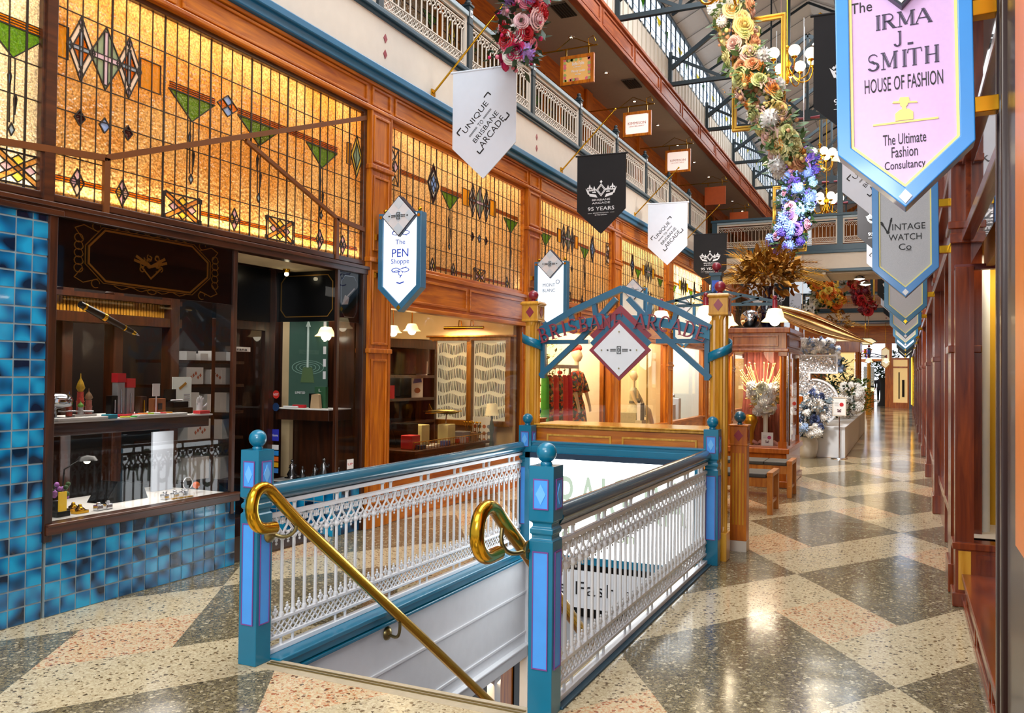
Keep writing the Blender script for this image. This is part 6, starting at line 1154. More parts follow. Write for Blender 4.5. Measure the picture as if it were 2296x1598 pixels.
# ================================================================ small signs hanging in the upper gallery
def bar_sign(y, x0, x1, z0, z1, kind, label):
    t = thing('hanging_sign', label, 'sign', ((x0+x1)/2,y,z0), 'timber framed signs in the upper gallery'); P = front((x0+x1)/2,y,(z0+z1)/2); a, b = (x1-x0)/2, (z1-z0)/2
    if kind == 'back': MB().pbox(P,-a,a,-b,b,-.025,.025).build('board', plain('orange_sign_board','c2541a',.4,var=.1), t)
    else:
        MB().ring(P, rect(-a,a,-b,b), rect(-a+.06,a-.06,-b+.06,b-.06), -.03,.03).build('frame', WO, t, bevel=.005); c = a-.055; d = b-.055; k = .05
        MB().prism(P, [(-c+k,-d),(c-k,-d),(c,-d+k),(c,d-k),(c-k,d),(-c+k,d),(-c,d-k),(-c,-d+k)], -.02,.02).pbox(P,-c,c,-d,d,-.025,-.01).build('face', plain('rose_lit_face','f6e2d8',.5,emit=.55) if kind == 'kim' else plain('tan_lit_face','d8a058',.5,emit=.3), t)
        if kind == 'kim': text('KIMMISON', P, (-.2,-.01,.4,.06), plain('rust_ink','9a5040',.5), t, .022); text('JEWELLERY', P, (-.17,-.065,.34,.03), plain('rust_ink','9a5040',.5), t, .022)
        else:
            for tx,u,v,w,h in (('Belle Folie',-.09,.075,.22,.06),('millinery',-.06,.03,.14,.03),('Wendy Louise',-.11,-.06,.26,.06),('design',-.03,-.1,.1,.03)): text(tx, P, (u,v,w,h), WHT, t, .022)
            m = MB(); r = random.Random(3)
            for q in range(46):
                e = r.random(); u, v = ((-c+.03,r.uniform(-d,d)) if e < .3 else (c-.03,r.uniform(-d,d)) if e < .6 else (r.uniform(-c,c),d-.025) if e < .8 else (r.uniform(-c,c),-d+.025))
                m.prism(P, arc(u,v,.022+.012*r.random(),0,360,7)[:-1], .021,.023+.001*(q%3), (q+(1 if u > 0 and v > 0 else 0))%2)
            m.build('floral_border', [plain('sign_leaf_green','a8b060',.6), plain('sign_rose_pink','e06a78',.6)], t)
    MB().cyl((-6.45,y,z1+.13),(x1+.06,y,z1+.13),.014,n=8).build('bar', BRASS, t); g = MB()
    for u in (x0+.1,x1-.1): g.box(u-.012,u+.012,y-.012,y+.012,z1-.01,z1+.13)
    g.build('hanger', BRASS, t); MB().tube([(x0-.1,y,z1+.13),((x0+x1)/2-.1,y,z1+.33),(x1,y,z1+.13)],.008,6).tube([(x1-.1,y,z1+.14),(x1-.12,y,z1+.26),(x1-.02,y,z1+.3),(x1+.02,y,z1+.2)],.008,6).build('scroll', BRASS, t)
    if kind != 'back': MB().box(x0+.06,x1-.06,y-.02,y+.02,z0-.001,z0).build('sill', WO, t)
bar_sign(13.7, -5.48, -4.86, 6.66, 7.17, 'flo', 'timber framed hanging sign with a floral border in the upper gallery')
bar_sign(17.7, -5.60, -4.97, 6.80, 7.34, 'kim', 'pale pink KIMMISON JEWELLERY sign, nearer of the two in the gallery')
bar_sign(21.9, -5.76, -5.09, 6.95, 7.55, 'kim', 'pale pink KIMMISON JEWELLERY sign, farther of the two in the gallery')
bar_sign(26.0, -5.60, -4.97, 6.85, 7.4, 'back', 'plain orange timber hanging sign, nearer of two in the gallery')
bar_sign(30.1, -5.60, -4.97, 6.85, 7.35, 'back', 'plain orange timber hanging sign, farther of two above the bridge rail')
# ================================================================ right side shopfronts
RX = .33
wr = struct('wall_right', 'mahogany shopfronts running along the right side', 'wall', (RX,20,0))
MB().box(RX+.08,RX+1.6,7.2,54,2.74,4.72).build('upper_board', WMY, wr); MB().box(RX+.55,RX+1.6,2.4,7.2,2.74,4.72).build('upper_board_near', WMY, wr)
MB().box(RX-.02,RX+.12,7.3,54,2.68,2.76).box(RX-.01,RX+.12,7.3,54,3.3,3.36).build('transom', WMY, wr, bevel=.006)
MB().box(RX-.1,RX+1.6,3.0,54,4.42,4.72).build('frieze', WMY, wr)
for i, y in enumerate(PIL):
    t = struct('trim_pilaster', 'mahogany pilaster on the right side', 'pilaster', (RX,y,0)); h = .22
    MB().box(RX-.01,RX+.2,y-h,y+h,0,4.42).build('shaft', WM, t); MB().box(RX-.03,RX+.2,y-h-.02,y+h+.02,0,.22).box(RX-.03,RX+.2,y-h-.015,y+h+.015,1.84,1.9).box(RX-.03,RX+.2,y-h-.015,y+h+.015,2.8,2.86).build('band_mould', WM, t, bevel=.008)
    if i:
        a, c = PIL[i-1]+.24, y-.24
        d = struct('door_%d'%(10+i), 'dark glazed mahogany shop door on the right side', 'door', (RX+.1,(a+c)/2,0))
        MB().box(RX+.05,RX+.12,a,a+.1,0,2.7).box(RX+.05,RX+.12,c-.1,c,0,2.7).box(RX+.03,RX+.14,(a+c)/2-.09,(a+c)/2+.09,0,2.7).box(RX+.05,RX+.12,a,c,0,.42).box(RX+.03,RX+.12,a,c,.40,.47).build('frame', WM, d, bevel=.005)
        pane([(RX+.09,c,.42),(RX+.09,a,.42),(RX+.09,a,2.7),(RX+.09,c,2.7)], 'glass', d, clear_glass('dark_shop_glass','c8c0b0',.14))
        MB().box(RX+.9,RX+1.0,a-.2,c+.2,0,2.74).box(RX+.1,RX+1.0,c-.02,c+.02,0,2.74).build('room_wall', plain('right_room_ochre','c89a40',.8,var=.1), d)
        area('right_shop_lamp', (RX+.5,(a+c)/2,2.66), (RX+.6,(a+c)/2,0), .5, 2.6, 26 if i > 1 else 20, WARM)
rb = struct('window_30', 'recessed show window beside the viewer with a white and yellow interior', 'window', (RX+.2,6,0))
MB().box(RX,RX+.12,6.98,7.14,.45,2.46).build('return_pilaster', WM, rb, bevel=.006); MB().box(RX+.095,RX+.12,6.965,6.985,.46,2.46).build('bead', WM, rb)
MB().box(RX-.02,RX+.5,6.93,7.2,.41,.46).box(RX+.0,RX+.5,6.95,7.2,.0,.42).box(RX-.02,RX+.5,6.92,7.2,0,.1).build('stall_riser', WM, rb, bevel=.006)
MB().box(RX+.02,RX+.1,6.944,6.952,.12,.40).build('lit_facing', GW, rb); MB().ring(front(RX+.24,6.95,0), rect(-.11,.2,.14,.38), rect(-.08,.17,.17,.35), 0,.012).build('panel_mould', WM, rb)  # golden facing colours in the light on this part of the riser
pane([(RX+.12,7.05,.46),(RX+.5,7.05,.46),(RX+.5,7.05,2.46),(RX+.12,7.05,2.46)], 'glass', rb); MB().box(RX,RX+.5,7.0,7.08,2.44,2.48).build('transom', plain('oxblood_rail','6a1c10',.35), rb)
MB().cyl((RX+.21,7.55,.46),(RX+.21,7.55,2.7),.058,n=24).build('white_column', plain('column_white','eef0ea',.5), rb); MB().box(RX+.2,RX+1.2,7.9,8.0,0,2.74).box(RX+1.0,RX+1.1,3,8,0,2.74).build('yellow_wall', plain('show_yellow','e0b020',.7,var=.03), rb); MB().box(RX+.12,RX+1,7.1,7.9,.44,.46).build('cream_deck', CREAM, rb)
area('show_window_lamp', (RX+.45,7.45,2.6), (RX+.4,7.5,0), .3, .5, 9, (1,.9,.7))
pane([(RX+.1,6.98,2.48),(RX+.1,4.0,2.48),(RX+.1,4.0,4.4),(RX+.1,6.98,4.4)], 'upper_glass', rb, clear_glass('bronze_glass','b89870',.16)); MB().box(RX+.06,RX+.12,3.9,7.3,2.70,2.77).box(RX+.06,RX+.12,3.9,7.3,3.28,3.34).build('glazing_rail', WMY, rb, bevel=.006)
MB().box(RX+.2,RX+.25,3.9,7.2,2.46,4.4).build('lit_ceiling_board', plain('warm_tan','a8743c',.6), rb)
MB().box(RX+.06,RX+.6,3.75,6.95,.0,.20).box(RX+.04,RX+.6,3.75,6.95,.19,.235).box(RX+.045,RX+.6,3.75,6.95,0,.05).build('low_ledge', WMY, rb, bevel=.006); q = MB()
for k in range(3): q.ring(sideR(RX+.06,4.3+.95*k,0), rect(-.42,.42,.06,.18), rect(-.39,.39,.085,.155), 0,.012)
q.build('ledge_panel', WMY, rb, bevel=.003)
pane([(RX+.3,6.95,.235),(RX+.3,3.75,.235),(RX+.3,3.75,2.46),(RX+.3,6.95,2.46)], 'side_glass', rb, clear_glass('bronze_glass','b89870',.16))
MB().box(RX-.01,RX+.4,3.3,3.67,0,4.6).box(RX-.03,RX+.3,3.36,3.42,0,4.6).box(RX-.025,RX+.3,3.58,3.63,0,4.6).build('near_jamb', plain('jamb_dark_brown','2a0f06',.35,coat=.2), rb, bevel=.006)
MB().box(RX-.015,RX+.3,2.3,3.32,0,4.6).build('near_jamb_face', plain('jamb_dark_brown','2a0f06',.35,coat=.2), rb); MB().box(RX-.03,RX-.012,2.2,2.95,1.15,4.6).build('gleam_strip', plain('warm_gleam_orange','e07a10',.35), rb)  # orange strip paints a warm gleam onto the dark jamb
MB().box(RX+.3,RX+1.4,2.4,3.5,0,4.6).build('near_wall', WM, rb)
g = MB()
for k in range(22): g.cyl((RX+.16,5.0+.06*k,2.95),(RX+.16,5.0+.06*k,4.3),.014,n=6)
g.build('reeded_gold_glass', plain('reeded_gold','b8862a',.25,metal=.6), rb)
# ================================================================ flowers
def rose_mesh(col, name):
    m = MB(); r = random.Random(5)
    for rad,n,top,curl,ph in ((.22,3,.50,0,.2),(.42,3,.44,.04,.9),(.62,4,.34,.12,.3),(.82,5,.18,.2,1.1),(1.0,5,-.02,.24,.5)):
        for k in range(n):
            a0 = 2*PI*(k+r.uniform(-.1,.1))/n+ph; w = 2*PI/n*1.5; rows = []
            for j in range(4):
                t = j/3; rr = rad*(.45,.82,1.0,1.0)[j]+curl*(0,0,.15,1.0)[j]*.6; z = -.45+(top+.45)*(0,.45,.85,1.0)[j]-(curl*.5 if j == 3 else 0)
                rows.append([((rr-.06*abs(q)*t+.02*k/n)*math.cos(a0+q*w/2), (rr-.06*abs(q)*t+.02*k/n)*math.sin(a0+q*w/2), z-(.22*q*q*t if j == 3 else .06*q*q*t)) for q in (-1,-.5,0,.5,1)])
            vs = [p for q in rows for p in q]; m.add(vs, [(i*5+c,i*5+c+1,(i+1)*5+c+1,(i+1)*5+c) for i in range(3) for c in range(4)], 0, True)
    m.ball((0,0,.2),.2,6,4); m.lathe([(.05,-.5),(.5,-.35),(.75,-.2)],(0,0,0),8); return m.build(name, col, None, org=(0,0,0))
def pom_mesh(col, name, n=70):
    m = MB(); m.ball((0,0,0),.72,10,6)
    for k in range(n):
        z = 1-2*(k+.5)/n; a = k*2.39996; q = math.sqrt(1-z*z); d = V((q*math.cos(a),q*math.sin(a),z)); s = d.orthogonal().normalized(); t = d.cross(s)
        m.add([d*.6+s*.17,d*1.0+t*.14,d*.98-s*.15,d*.6-t*.13],[(0,1,2,3)])
    return m.build(name, col, None, org=(0,0,0))
def pet(name, hx): return plain('petal_'+name, hx, .65, var=.14, scale=18)
PROTO = {}
def bloom(kind, nm, hx):
    k = (kind, nm)
    if k not in PROTO: PROTO[k] = (rose_mesh if kind == 'r' else pom_mesh)(pet(nm,hx), 'bloom')
    return PROTO[k]
def garland(name, label, cat, path, rad, blooms, n_big, n_small, seed, size=.075, leafm=None, hollow=.75, group=None):
    R = random.Random(seed); pts = [V(p) for p in path]; t = thing(name, label, cat, tuple(pts[-1]), group)
    def at(s):
        f = s*(len(pts)-1); i = min(int(f),len(pts)-2); return pts[i].lerp(pts[i+1],f-i), (pts[i+1]-pts[i]).normalized()
    o0 = ORG[t.name]; lf = MB(); sm = MB(); sms = []
    for k in range(n_big):
        p, d = at((k+R.random())/n_big); a = R.uniform(-PI,PI); x = d.orthogonal().normalized(); y = d.cross(x); out = (x*math.cos(a)+y*math.sin(a)); out.y -= .5; out.normalize()
        rr = rad(k/n_big) if callable(rad) else rad; b = blooms[R.randrange(len(blooms))]; src = bloom(*b[:3]); c = src.copy(); COL.objects.link(c); c.parent = t; ORG[c.name] = o0
        c.location = p+out*rr*R.uniform(hollow,1.0)-o0; c.rotation_euler = out.to_track_quat('Z','Y').to_euler(); s = size*R.uniform(.65,1.3)*(b[3] if len(b) > 3 else 1); c.scale = (s,s,s)
    cols = []
    for k in range(n_small):
        p, d = at(R.random()); x = d.orthogonal().normalized(); y = d.cross(x); a = R.uniform(-PI,PI); out = x*math.cos(a)+y*math.sin(a); rr = (rad(.5) if callable(rad) else rad)*R.uniform(.2,1.08); q = p+out*rr
        if k%3 == 0: sm.ball(q, size*R.uniform(.18,.34), 6, 4, R.randrange(2))
        else:
            dd = (out+V((R.uniform(-.8,.8),R.uniform(-.8,.8),R.uniform(-.9,.6)))).normalized(); s = dd.orthogonal().normalized()*size*.35; L_ = size*R.uniform(1.0,1.9)
            lf.add([q,q+dd*L_*.5+s,q+dd*L_,q+dd*L_*.5-s],[(0,1,2,3)])
    tag(lf.build('foliage', leafm or LEAFD, t), kind='stuff'); f = [pet(*b[1:3]) for b in blooms[:2]]
    if sm.v: tag(sm.build('small_blossom', f, t), kind='stuff')
    return t
# protos are parked out of the way, then removed from the scene at the end of the script
PINK = [('r','rose_pink','f08aa0'),('r','cerise','d8286a'),('r','crimson','c01824'),('r','blush','f6c8cc'),('p','lilac','b890d8',1.1),('r','ivory','f4ece4',1.1)]
garland('flower_garland','hanging cluster of pink, red and lilac flowers above the nearest white flag','flowers',[(-3.75,8.25,6.4),(-3.70,8.25,5.8),(-3.78,8.25,5.35),(-3.84,8.25,4.98)], lambda s: .30-.16*s*s, PINK, 62, 420, 11, .085)
YEL = [('r','butter','f4dc8c'),('r','peach','f4b48a'),('r','lemon_cream','f6ecb0'),('r','lime_white','dce4a0'),('p','white_mum','eef0f4',1.2),('r','apricot','f2a04a',.9),('r','pale_pink','f2ccc4',1.2)]
garland('flower_garland','long hanging garland of yellow, peach and cream flowers with white sprays','flowers',[(-1.90,10,6.15),(-1.82,10,5.75),(-1.70,10,5.3),(-1.60,9.95,5.0),(-1.36,9.9,4.6),(-1.24,9.9,4.25),(-1.18,9.9,3.98)], lambda s: .24-.06*s, YEL, 100, 800, 12, .088, plain('sage_leaf','5a7a4a',.6,var=.25,scale=20))
BLU = [('p','hydrangea_blue','6a80c4',1.15),('p','deep_violet','4a3a9a'),('p','pale_blue','8ab0d8',1.0),('r','mauve','7a5aa8'),('r','dusty_pink','c890a8')]
garland('flower_garland','hanging garland of blue and violet hydrangeas beside the far gold frame','flowers',[(-1.85,17.6,6.1),(-1.9,17.6,5.6),(-2.0,17.6,5.0),(-2.0,17.6,4.6),(-2.3,17.6,4.15)], .3, BLU, 84, 900, 13, .10)
ORA = [('r','orange','ee8418'),('r','amber_yellow','f2b830'),('r','butter2','f6d860'),('r','deep_orange','d85a10')]
garland('flower_garland','far garland of orange and yellow flowers before the bridge rail','flowers',[(-2.9,31,5.3),(-2.75,31,4.9),(-2.45,31,4.5),(-2.05,31,4.1)], .34, ORA, 60, 300, 14, .15)
garland('flower_garland','far trail of white flowers at the left of the orange garland','flowers',[(-2.6,31.2,4.75),(-2.8,31.2,4.4),(-3.0,31.2,4.0),(-3.05,31.2,3.7)], .24, [('r','ivory','f4ece4'),('r','cream','f2eccc')], 36, 200, 15, .13)
garland('flower_garland','far garland of dark red and russet flowers on the right','flowers',[(-1.6,31,5.4),(-1.5,31,4.8),(-1.35,31,4.4),(-1.1,31,3.85)], .24, [('r','crimson','a81a24'),('r','russet','a0522a'),('p','burgundy','6a1a2a')], 56, 260, 16, .14, plain('russet_leaf','6a2a1a',.6))
garland('flower_garland','slim white flower string in front of the far dark window','flowers',[(-2.1,32,5.6),(-2.1,32,4.9)], .13, [('r','ivory','f4ece4')], 16, 60, 17, .13); MB().cyl((-2.1,32,5.5),(-2.1,32,11.6),.006,n=5).build('hanging_wire', CHROME, bpy.data.objects['flower_garland.006'])
# gold frames hung in the air
GF = plain('gilt_frame','c89a3c',.3,metal=.75,var=.1)
def gilt_frame(x0, x1, z0, z1, y, w, label):
    t = thing('empty_picture', label, 'frame', ((x0+x1)/2,y,z0), 'empty gilt frames hung in the arcade'); P = front((x0+x1)/2,y,0); a = (x1-x0)/2
    for k,(d0,d1,w0,w1) in enumerate(((0,1,-.03,.0),(0,.35,0,.03),(.6,1,0,.02))): MB().ring(P, rect(-a+w*d0,a-w*d0,z0+w*d0,z1-w*d0), rect(-a+w*d1,a-w*d1,z0+w*d1,z1-w*d1), w0, w1).build(('back_rail','outer_rail','inner_rail')[k], GF, t, bevel=.004)
    MB().cyl(P(-a+.06,z1-.01,-.02),P(-a+.06,z1+3.2,-.02),.004,n=5).cyl(P(a-.06,z1-.01,-.02),P(a-.06,z1+3.2,-.02),.004,n=5).build('hanging_wire', CHROME, t)
gilt_frame(-1.87,-1.26,4.53,5.85,10.15,.055,'large empty gilt frame hung behind the yellow garland')
gilt_frame(-2.46,-1.80,4.15,5.5,17.85,.06,'empty gilt frame hung behind the blue garland')
gilt_frame(-2.95,-2.1,4.3,5.6,31.4,.07,'far empty gilt frame by the orange garland'); gilt_frame(-1.45,-.95,4.25,5.4,31.4,.06,'far empty gilt frame behind the red garland')
GOLDD = plain('antique_gilding','b0782a',.32,metal=.7,var=.3,scale=9)
def gold_leafpiece(name, label, cat, c, spread, n, seed, fronds=0, up=.5):
    R = random.Random(seed); t = thing(name, label, cat, tuple(c)); m = MB(); f = MB(); c = V(c)
    for k in range(n):
        d = V((R.gauss(0,1),R.gauss(0,.7),R.gauss(up,.7))).normalized(); p = c+V((d.x*spread[0],d.y*spread[0]*.7,d.z*spread[1]))*R.uniform(.35,.9); d = (d+V((R.gauss(0,.6),R.gauss(0,.6),R.gauss(0,.6)))).normalized(); L_ = R.uniform(.06,.17)*spread[0]/.6; s = d.orthogonal().normalized()*L_*R.uniform(.16,.34); n2 = d.cross(s).normalized()*L_*.15
        m.add([p,p+d*L_*.4+s+n2,p+d*L_*.85+s*.6,p+d*L_,p+d*L_*.85-s*.6,p+d*L_*.4-s+n2],[(0,1,2,3),(0,3,4,5)],0,True)
    tag(m.build('gilded_leaves', GOLDD, t), kind='stuff')
    for k in range(fronds):
        a = -1.5+3.0*k/max(1,fronds-1)+R.uniform(-.1,.1) if fronds > 1 else 0; q = 1 if k%2 else -1; d = V((math.sin(a)*1.15,R.uniform(-.5,.2),math.cos(a)*.75)); f = MB(); L_ = spread[0]*R.uniform(1.25,1.6); prev = c+V((0,0,0)); pts = []
        for j in range(9): s = j/8; pts.append(c+d*L_*s+V((0,0,-.55*s*s*spread[0]*abs(math.sin(a)))))
        f.tube(pts,.006,5)
        for j in range(2,9):
            tg = (pts[j]-pts[j-1]).normalized(); sd = tg.cross(V((0,1,0))).normalized()
            for e in (0,.5):
                b = pts[j-1].lerp(pts[j],e)
                for s in (-1,1): tip = b+tg*.16*spread[0]/.6+sd*s*.13*spread[0]/.6*(1.2-j/9); w = tg*.012; f.add([b-w,b+w,tip],[(0,1,2)])
        f.build('gilded_frond', GOLDL, t)
    return t
gs_ = gold_leafpiece('gilded_spray','far spray of gilded foliage under the orange garland','flowers',(-2.05,31,3.5),(.55,.45),130,21,3,.2); MB().cyl((-2.05,31,3.5),(-2.05,31,11.6),.006,n=5).build('hanging_wire', CHROME, gs_)
for lb,x,z,R0 in (('gilded magnolia leaf cluster in the long yellow garland',-1.28,4.62,.16),('small gilded leaf cluster at the left of the yellow garland',-1.83,4.85,.1)):
    t = gold_leafpiece('gilded_leaf_cluster', lb, 'flowers', (x,9.72,z), (R0,R0), 14, 5)
# ================================================================ lamp posts, benches and display case
BELL = plain('bell_glass_warm','f8e8c8',.4,emit=1.6,ecol='ffe0a0')
def lamp_post(x, y, label, group=None):
    t = thing('lamp_post', label, 'lamp post', (x,y,0), group)
    MB().cyl((x,y,.3),(x,y,2.35),.075,n=12).build('column', GW, t); MB().box(x-.11,x+.11,y-.11,y+.11,0,.3).build('plinth', GW, t, bevel=.01)
    MB().box(x-.06,x+.06,y-.06,y+.06,2.35,2.86).box(x-.075,x+.075,y-.075,y+.075,2.84,2.88).box(x-.07,x+.07,y-.07,y+.07,2.5,2.53).build('teal_head', SLATE, t, bevel=.004)
    for P in (front(x,y-.06,2.7), sideL(x+.06,y,2.7)): q = MB().prism(P, rect(-.042,.042,-.085,.085),0,.006).build('blue_inset', plain('royal_blue_paint','2a5ac8',.4), t); MB().prism(P, dia(0,0,.03,.05),.005,.01).build('lozenge', plain('deep_blue_paint','1c3e98',.4), q)
    MB().lathe([(.03,2.88),(.02,2.9)],(x,y,0),12).ball((x,y,2.955),.055,16,10).build('ball_finial', MAROON, t)
    for dx,dy in ((.68,0),(-.68,0),(0,.6),(0,-.6)):
        a = MB(); d = V((dx,dy,0)); o = V((x,y,0)); n = V((-d.y,d.x,0)).normalized()*.012; e = d.normalized()
        def bar(p0,p1,w=.018):
            p0,p1 = V(p0),V(p1); u = V((0,0,w)); a.add([p0-n-u,p1-n-u,p1+n-u,p0+n-u,p0-n+u,p1-n+u,p1+n+u,p0+n+u],[(0,3,2,1),(4,5,6,7),(0,1,5,4),(1,2,6,5),(2,3,7,6),(3,0,4,7)])
        bar(o+e*.06+V((0,0,2.66)),o+d+V((0,0,2.52))); bar(o+e*.06+V((0,0,2.50)),o+d+V((0,0,2.49))); bar(o+e*.3+V((0,0,2.50)),o+e*.3+V((0,0,2.61)),.012); bar(o+e*.08+V((0,0,2.51)),o+e*.3+V((0,0,2.6)),.012); bar(o+e*.3+V((0,0,2.51)),o+e*.5+V((0,0,2.56)),.012)
        arm = a.build('arm', SLATE, t); c = o+d
        MB().cyl(c+V((0,0,2.43)),c+V((0,0,2.54)),.03,n=10).ball(c+V((0,0,2.565)),.028,10,6).build('lamp_cap', MAROON, arm)
        MB().lathe([(.04,.16),(.075,.15),(.095,.10),(.105,.05),(.155,.0)], c+V((0,0,2.28)), 20).build('bell_shade', BELL, arm); MB().ball(c+V((0,0,2.29)),.06,14,8).build('globe', glow('globe_glow','fff4d8',8), arm)
    return t
lp = lamp_post(-2.07, 10.3, 'tall lamp post with four warm bell lamps and maroon ball behind the arch')
lamp_post(-1.42, 39.5, 'far lamp post with bell lamps standing in the walkway near the end wall')
BW = wood('bench_timber','8f4c14','c07c2c'); CUSH = plain('charcoal_cushion','3a3632',.7)
def bench(x0, x1, y0, y1, label):
    t = thing('bench', label, 'bench', ((x0+x1)/2,(y0+y1)/2,0), 'timber benches in the walkway'); h = .45
    for x in (x0,x1-.07):
        for y in (y0,y1-.07): MB().box(x+.003,x+.067,y+.003,y+.067,0,h+.01).build('leg', BW, t, bevel=.004)
        MB().box(x,x+.07,y0,y1,h,h+.05).box(x+.02,x+.05,y0,y1,.12,.16).build('end_rail', BW, t, bevel=.004)
    MB().box(x0+.07,x1-.07,y0+.02,y0+.05,h-.13,h-.02).box(x0+.07,x1-.07,y1-.05,y1-.02,h-.13,h-.02).box(x0+.07,x1-.07,y0+.03,y1-.03,h-.05,h-.02).build('apron', BW, t, bevel=.003); n = max(2,round((x1-x0-.14)/.3)); w = (x1-x0-.15)/n
    c = MB(); [c.box(x0+.075+k*w,x0+.07+(k+1)*w,y0+.01,y1-.01,h-.02,h+.03) for k in range(n)]; c.build('cushion', CUSH, t, bevel=.012)
bench(-3.0,-1.42,10.42,11.0,'nearer timber bench with a dark cushion behind the timber half post'); bench(-3.0,-1.38,11.95,12.5,'farther timber bench in front of the flower display case')
x0,x1,y0,y1 = -2.5,-1.58,13.0,14.75
dc = thing('display_case', 'tall timber and glass display case with fluted corner posts holding white flowers', 'display case', (-2.04,13.9,0)); CW = wood('case_timber','8a3e0c','bb661c',rough=.2)
MB().box(x0,x1,y0,y1,0,.5).box(x0-.04,x1+.04,y0-.04,y1+.04,.5,.58).box(x0-.03,x1+.03,y0-.03,y1+.03,0,.1).build('base', CW, dc, bevel=.01)
MB().box(x0,x1,y0,y1,2.04,2.3).box(x0-.05,x1+.05,y0-.05,y1+.05,2.28,2.36).box(x0-.03,x1+.03,y0-.03,y1+.03,2.0,2.05).build('entablature', CW, dc, bevel=.012)
for P,a in ((front((x0+x1)/2,y0,0),.34),(sideL(x1,(y0+y1)/2,0),.75)): MB().ring(P, rect(-a,a,2.08,2.25), rect(-a+.03,a-.03,2.11,2.22), 0,.02).build('panel_mould', CW, dc, bevel=.005)
for x in (x0+.06,x1-.06):
    for y in (y0+.06,y1-.06): MB().cyl((x,y,.58),(x,y,2.02),.05,n=12).box(x-.06,x+.06,y-.06,y+.06,.58,.68).box(x-.06,x+.06,y-.06,y+.06,1.94,2.02).build('corner_post', CW if x < -2 or y > 14 else CW, dc)
for pts in ([(x0+.1,y0+.03,.58),(x1-.1,y0+.03,.58),(x1-.1,y0+.03,2.02),(x0+.1,y0+.03,2.02)],[(x1-.03,y0+.1,.58),(x1-.03,y1-.1,.58),(x1-.03,y1-.1,2.02),(x1-.03,y0+.1,2.02)]): pane(pts, 'glass', dc)
MB().cyl((x1-.02,13.35,.6),(x1-.02,13.35,2.0),.03,n=10).build('chrome_upright', CHROME, dc)
area('display_case_lamp', (-2.0,13.12,1.99), (-1.96,13.35,.6), .6,.1, 40, (1,.86,.62))
I('case_deck','pale cloth deck on the floor of the display case','deck', MB().box(x0+.06,x1-.06,y0+.06,y1-.06,.581,.6), plain('blush_cloth','d8a08c',.8))
t = thing('velvet_drape', 'rose brown velvet drape hung and pooled inside the display case', 'drape', (-2.05,13.9,.6)); m = MB(); N = 28
for (za,zb,wa,wb) in ((2.0,1.3,.30,.30),(1.3,.62,.30,.36)):
    rows = [[(-2.02+(w)*(k/N*2-1),13.75+.05*math.sin(k*1.4)+(.25*(1-(z-.6)/1.4))*-1*.6,z) for k in range(N+1)] for z,w in ((za,wa),((za+zb)/2,(wa+wb)/2),(zb,wb))]; vs = [p for r in rows for p in r]
    m.add(vs,[(i*(N+1)+k,i*(N+1)+k+1,(i+1)*(N+1)+k+1,(i+1)*(N+1)+k) for i in range(2) for k in range(N)],0,True)
VEL = plain('rose_brown_velvet','8a4436',.9,var=.2,scale=12); m.build('hanging', VEL, t); q = MB(); rr = random.Random(4); [q.tube([(-2.42+.1*k,13.2+.06*rr.random(),.615),(-2.38+.1*k,13.16,.66),(-2.33+.1*k,13.2+.05*rr.random(),.615)],.03,6) for k in range(8)]; q.build('pooled_fold', plain('blush_velvet','c88a7a',.8,var=.2), t)
WHB = [('p','white_pom','fffaf0'),('r','ivory','f4ece4'),('r','cream','f4ecc8')]
t = garland('white_bouquet','white flower bouquet with dried sprays on a slim glass stand in the display case','flowers',[(-1.9,13.25,1.12),(-1.96,13.3,1.28),(-1.96,13.3,1.5)], lambda s:.12+.12*s, WHB, 60, 140, 31, .075, plain('dried_straw','d8b868',.7))
m = MB(); rr = random.Random(8); 
for k in range(60): a = rr.uniform(0,6.28); e = V((math.cos(a)*.34,math.sin(a)*.2,rr.uniform(.0,.45))); m.tube([(-1.96,13.3,1.3),tuple(V((-1.96,13.3,1.35))+e*.7),tuple(V((-1.96,13.3,1.4))+e)],.004,3); m.ball(V((-1.96,13.3,1.4))+e,.014,5,3)
m.build('dried_spray', plain('dried_straw','d8b868',.7), t); MB().lathe([(.06,0),(.06,.015),(.035,.03),(.035,.5),(.05,.52)], (-1.92,13.28,.601), 14).build('glass_stand', plain('milky_glass','d8d4c4',.2), t)
t = thing('gilded_vase', 'gold vase standing beside the glass stand in the display case', 'vase', (-2.13,13.2,.601)); MB().lathe([(.045,0),(.06,.06),(.05,.18),(.08,.28),(.11,.36),(.09,.43),(.05,.46)], (-2.13,13.2,.601), 20).build('body', plain('satin_gold','c8962a',.3,metal=.8), t)
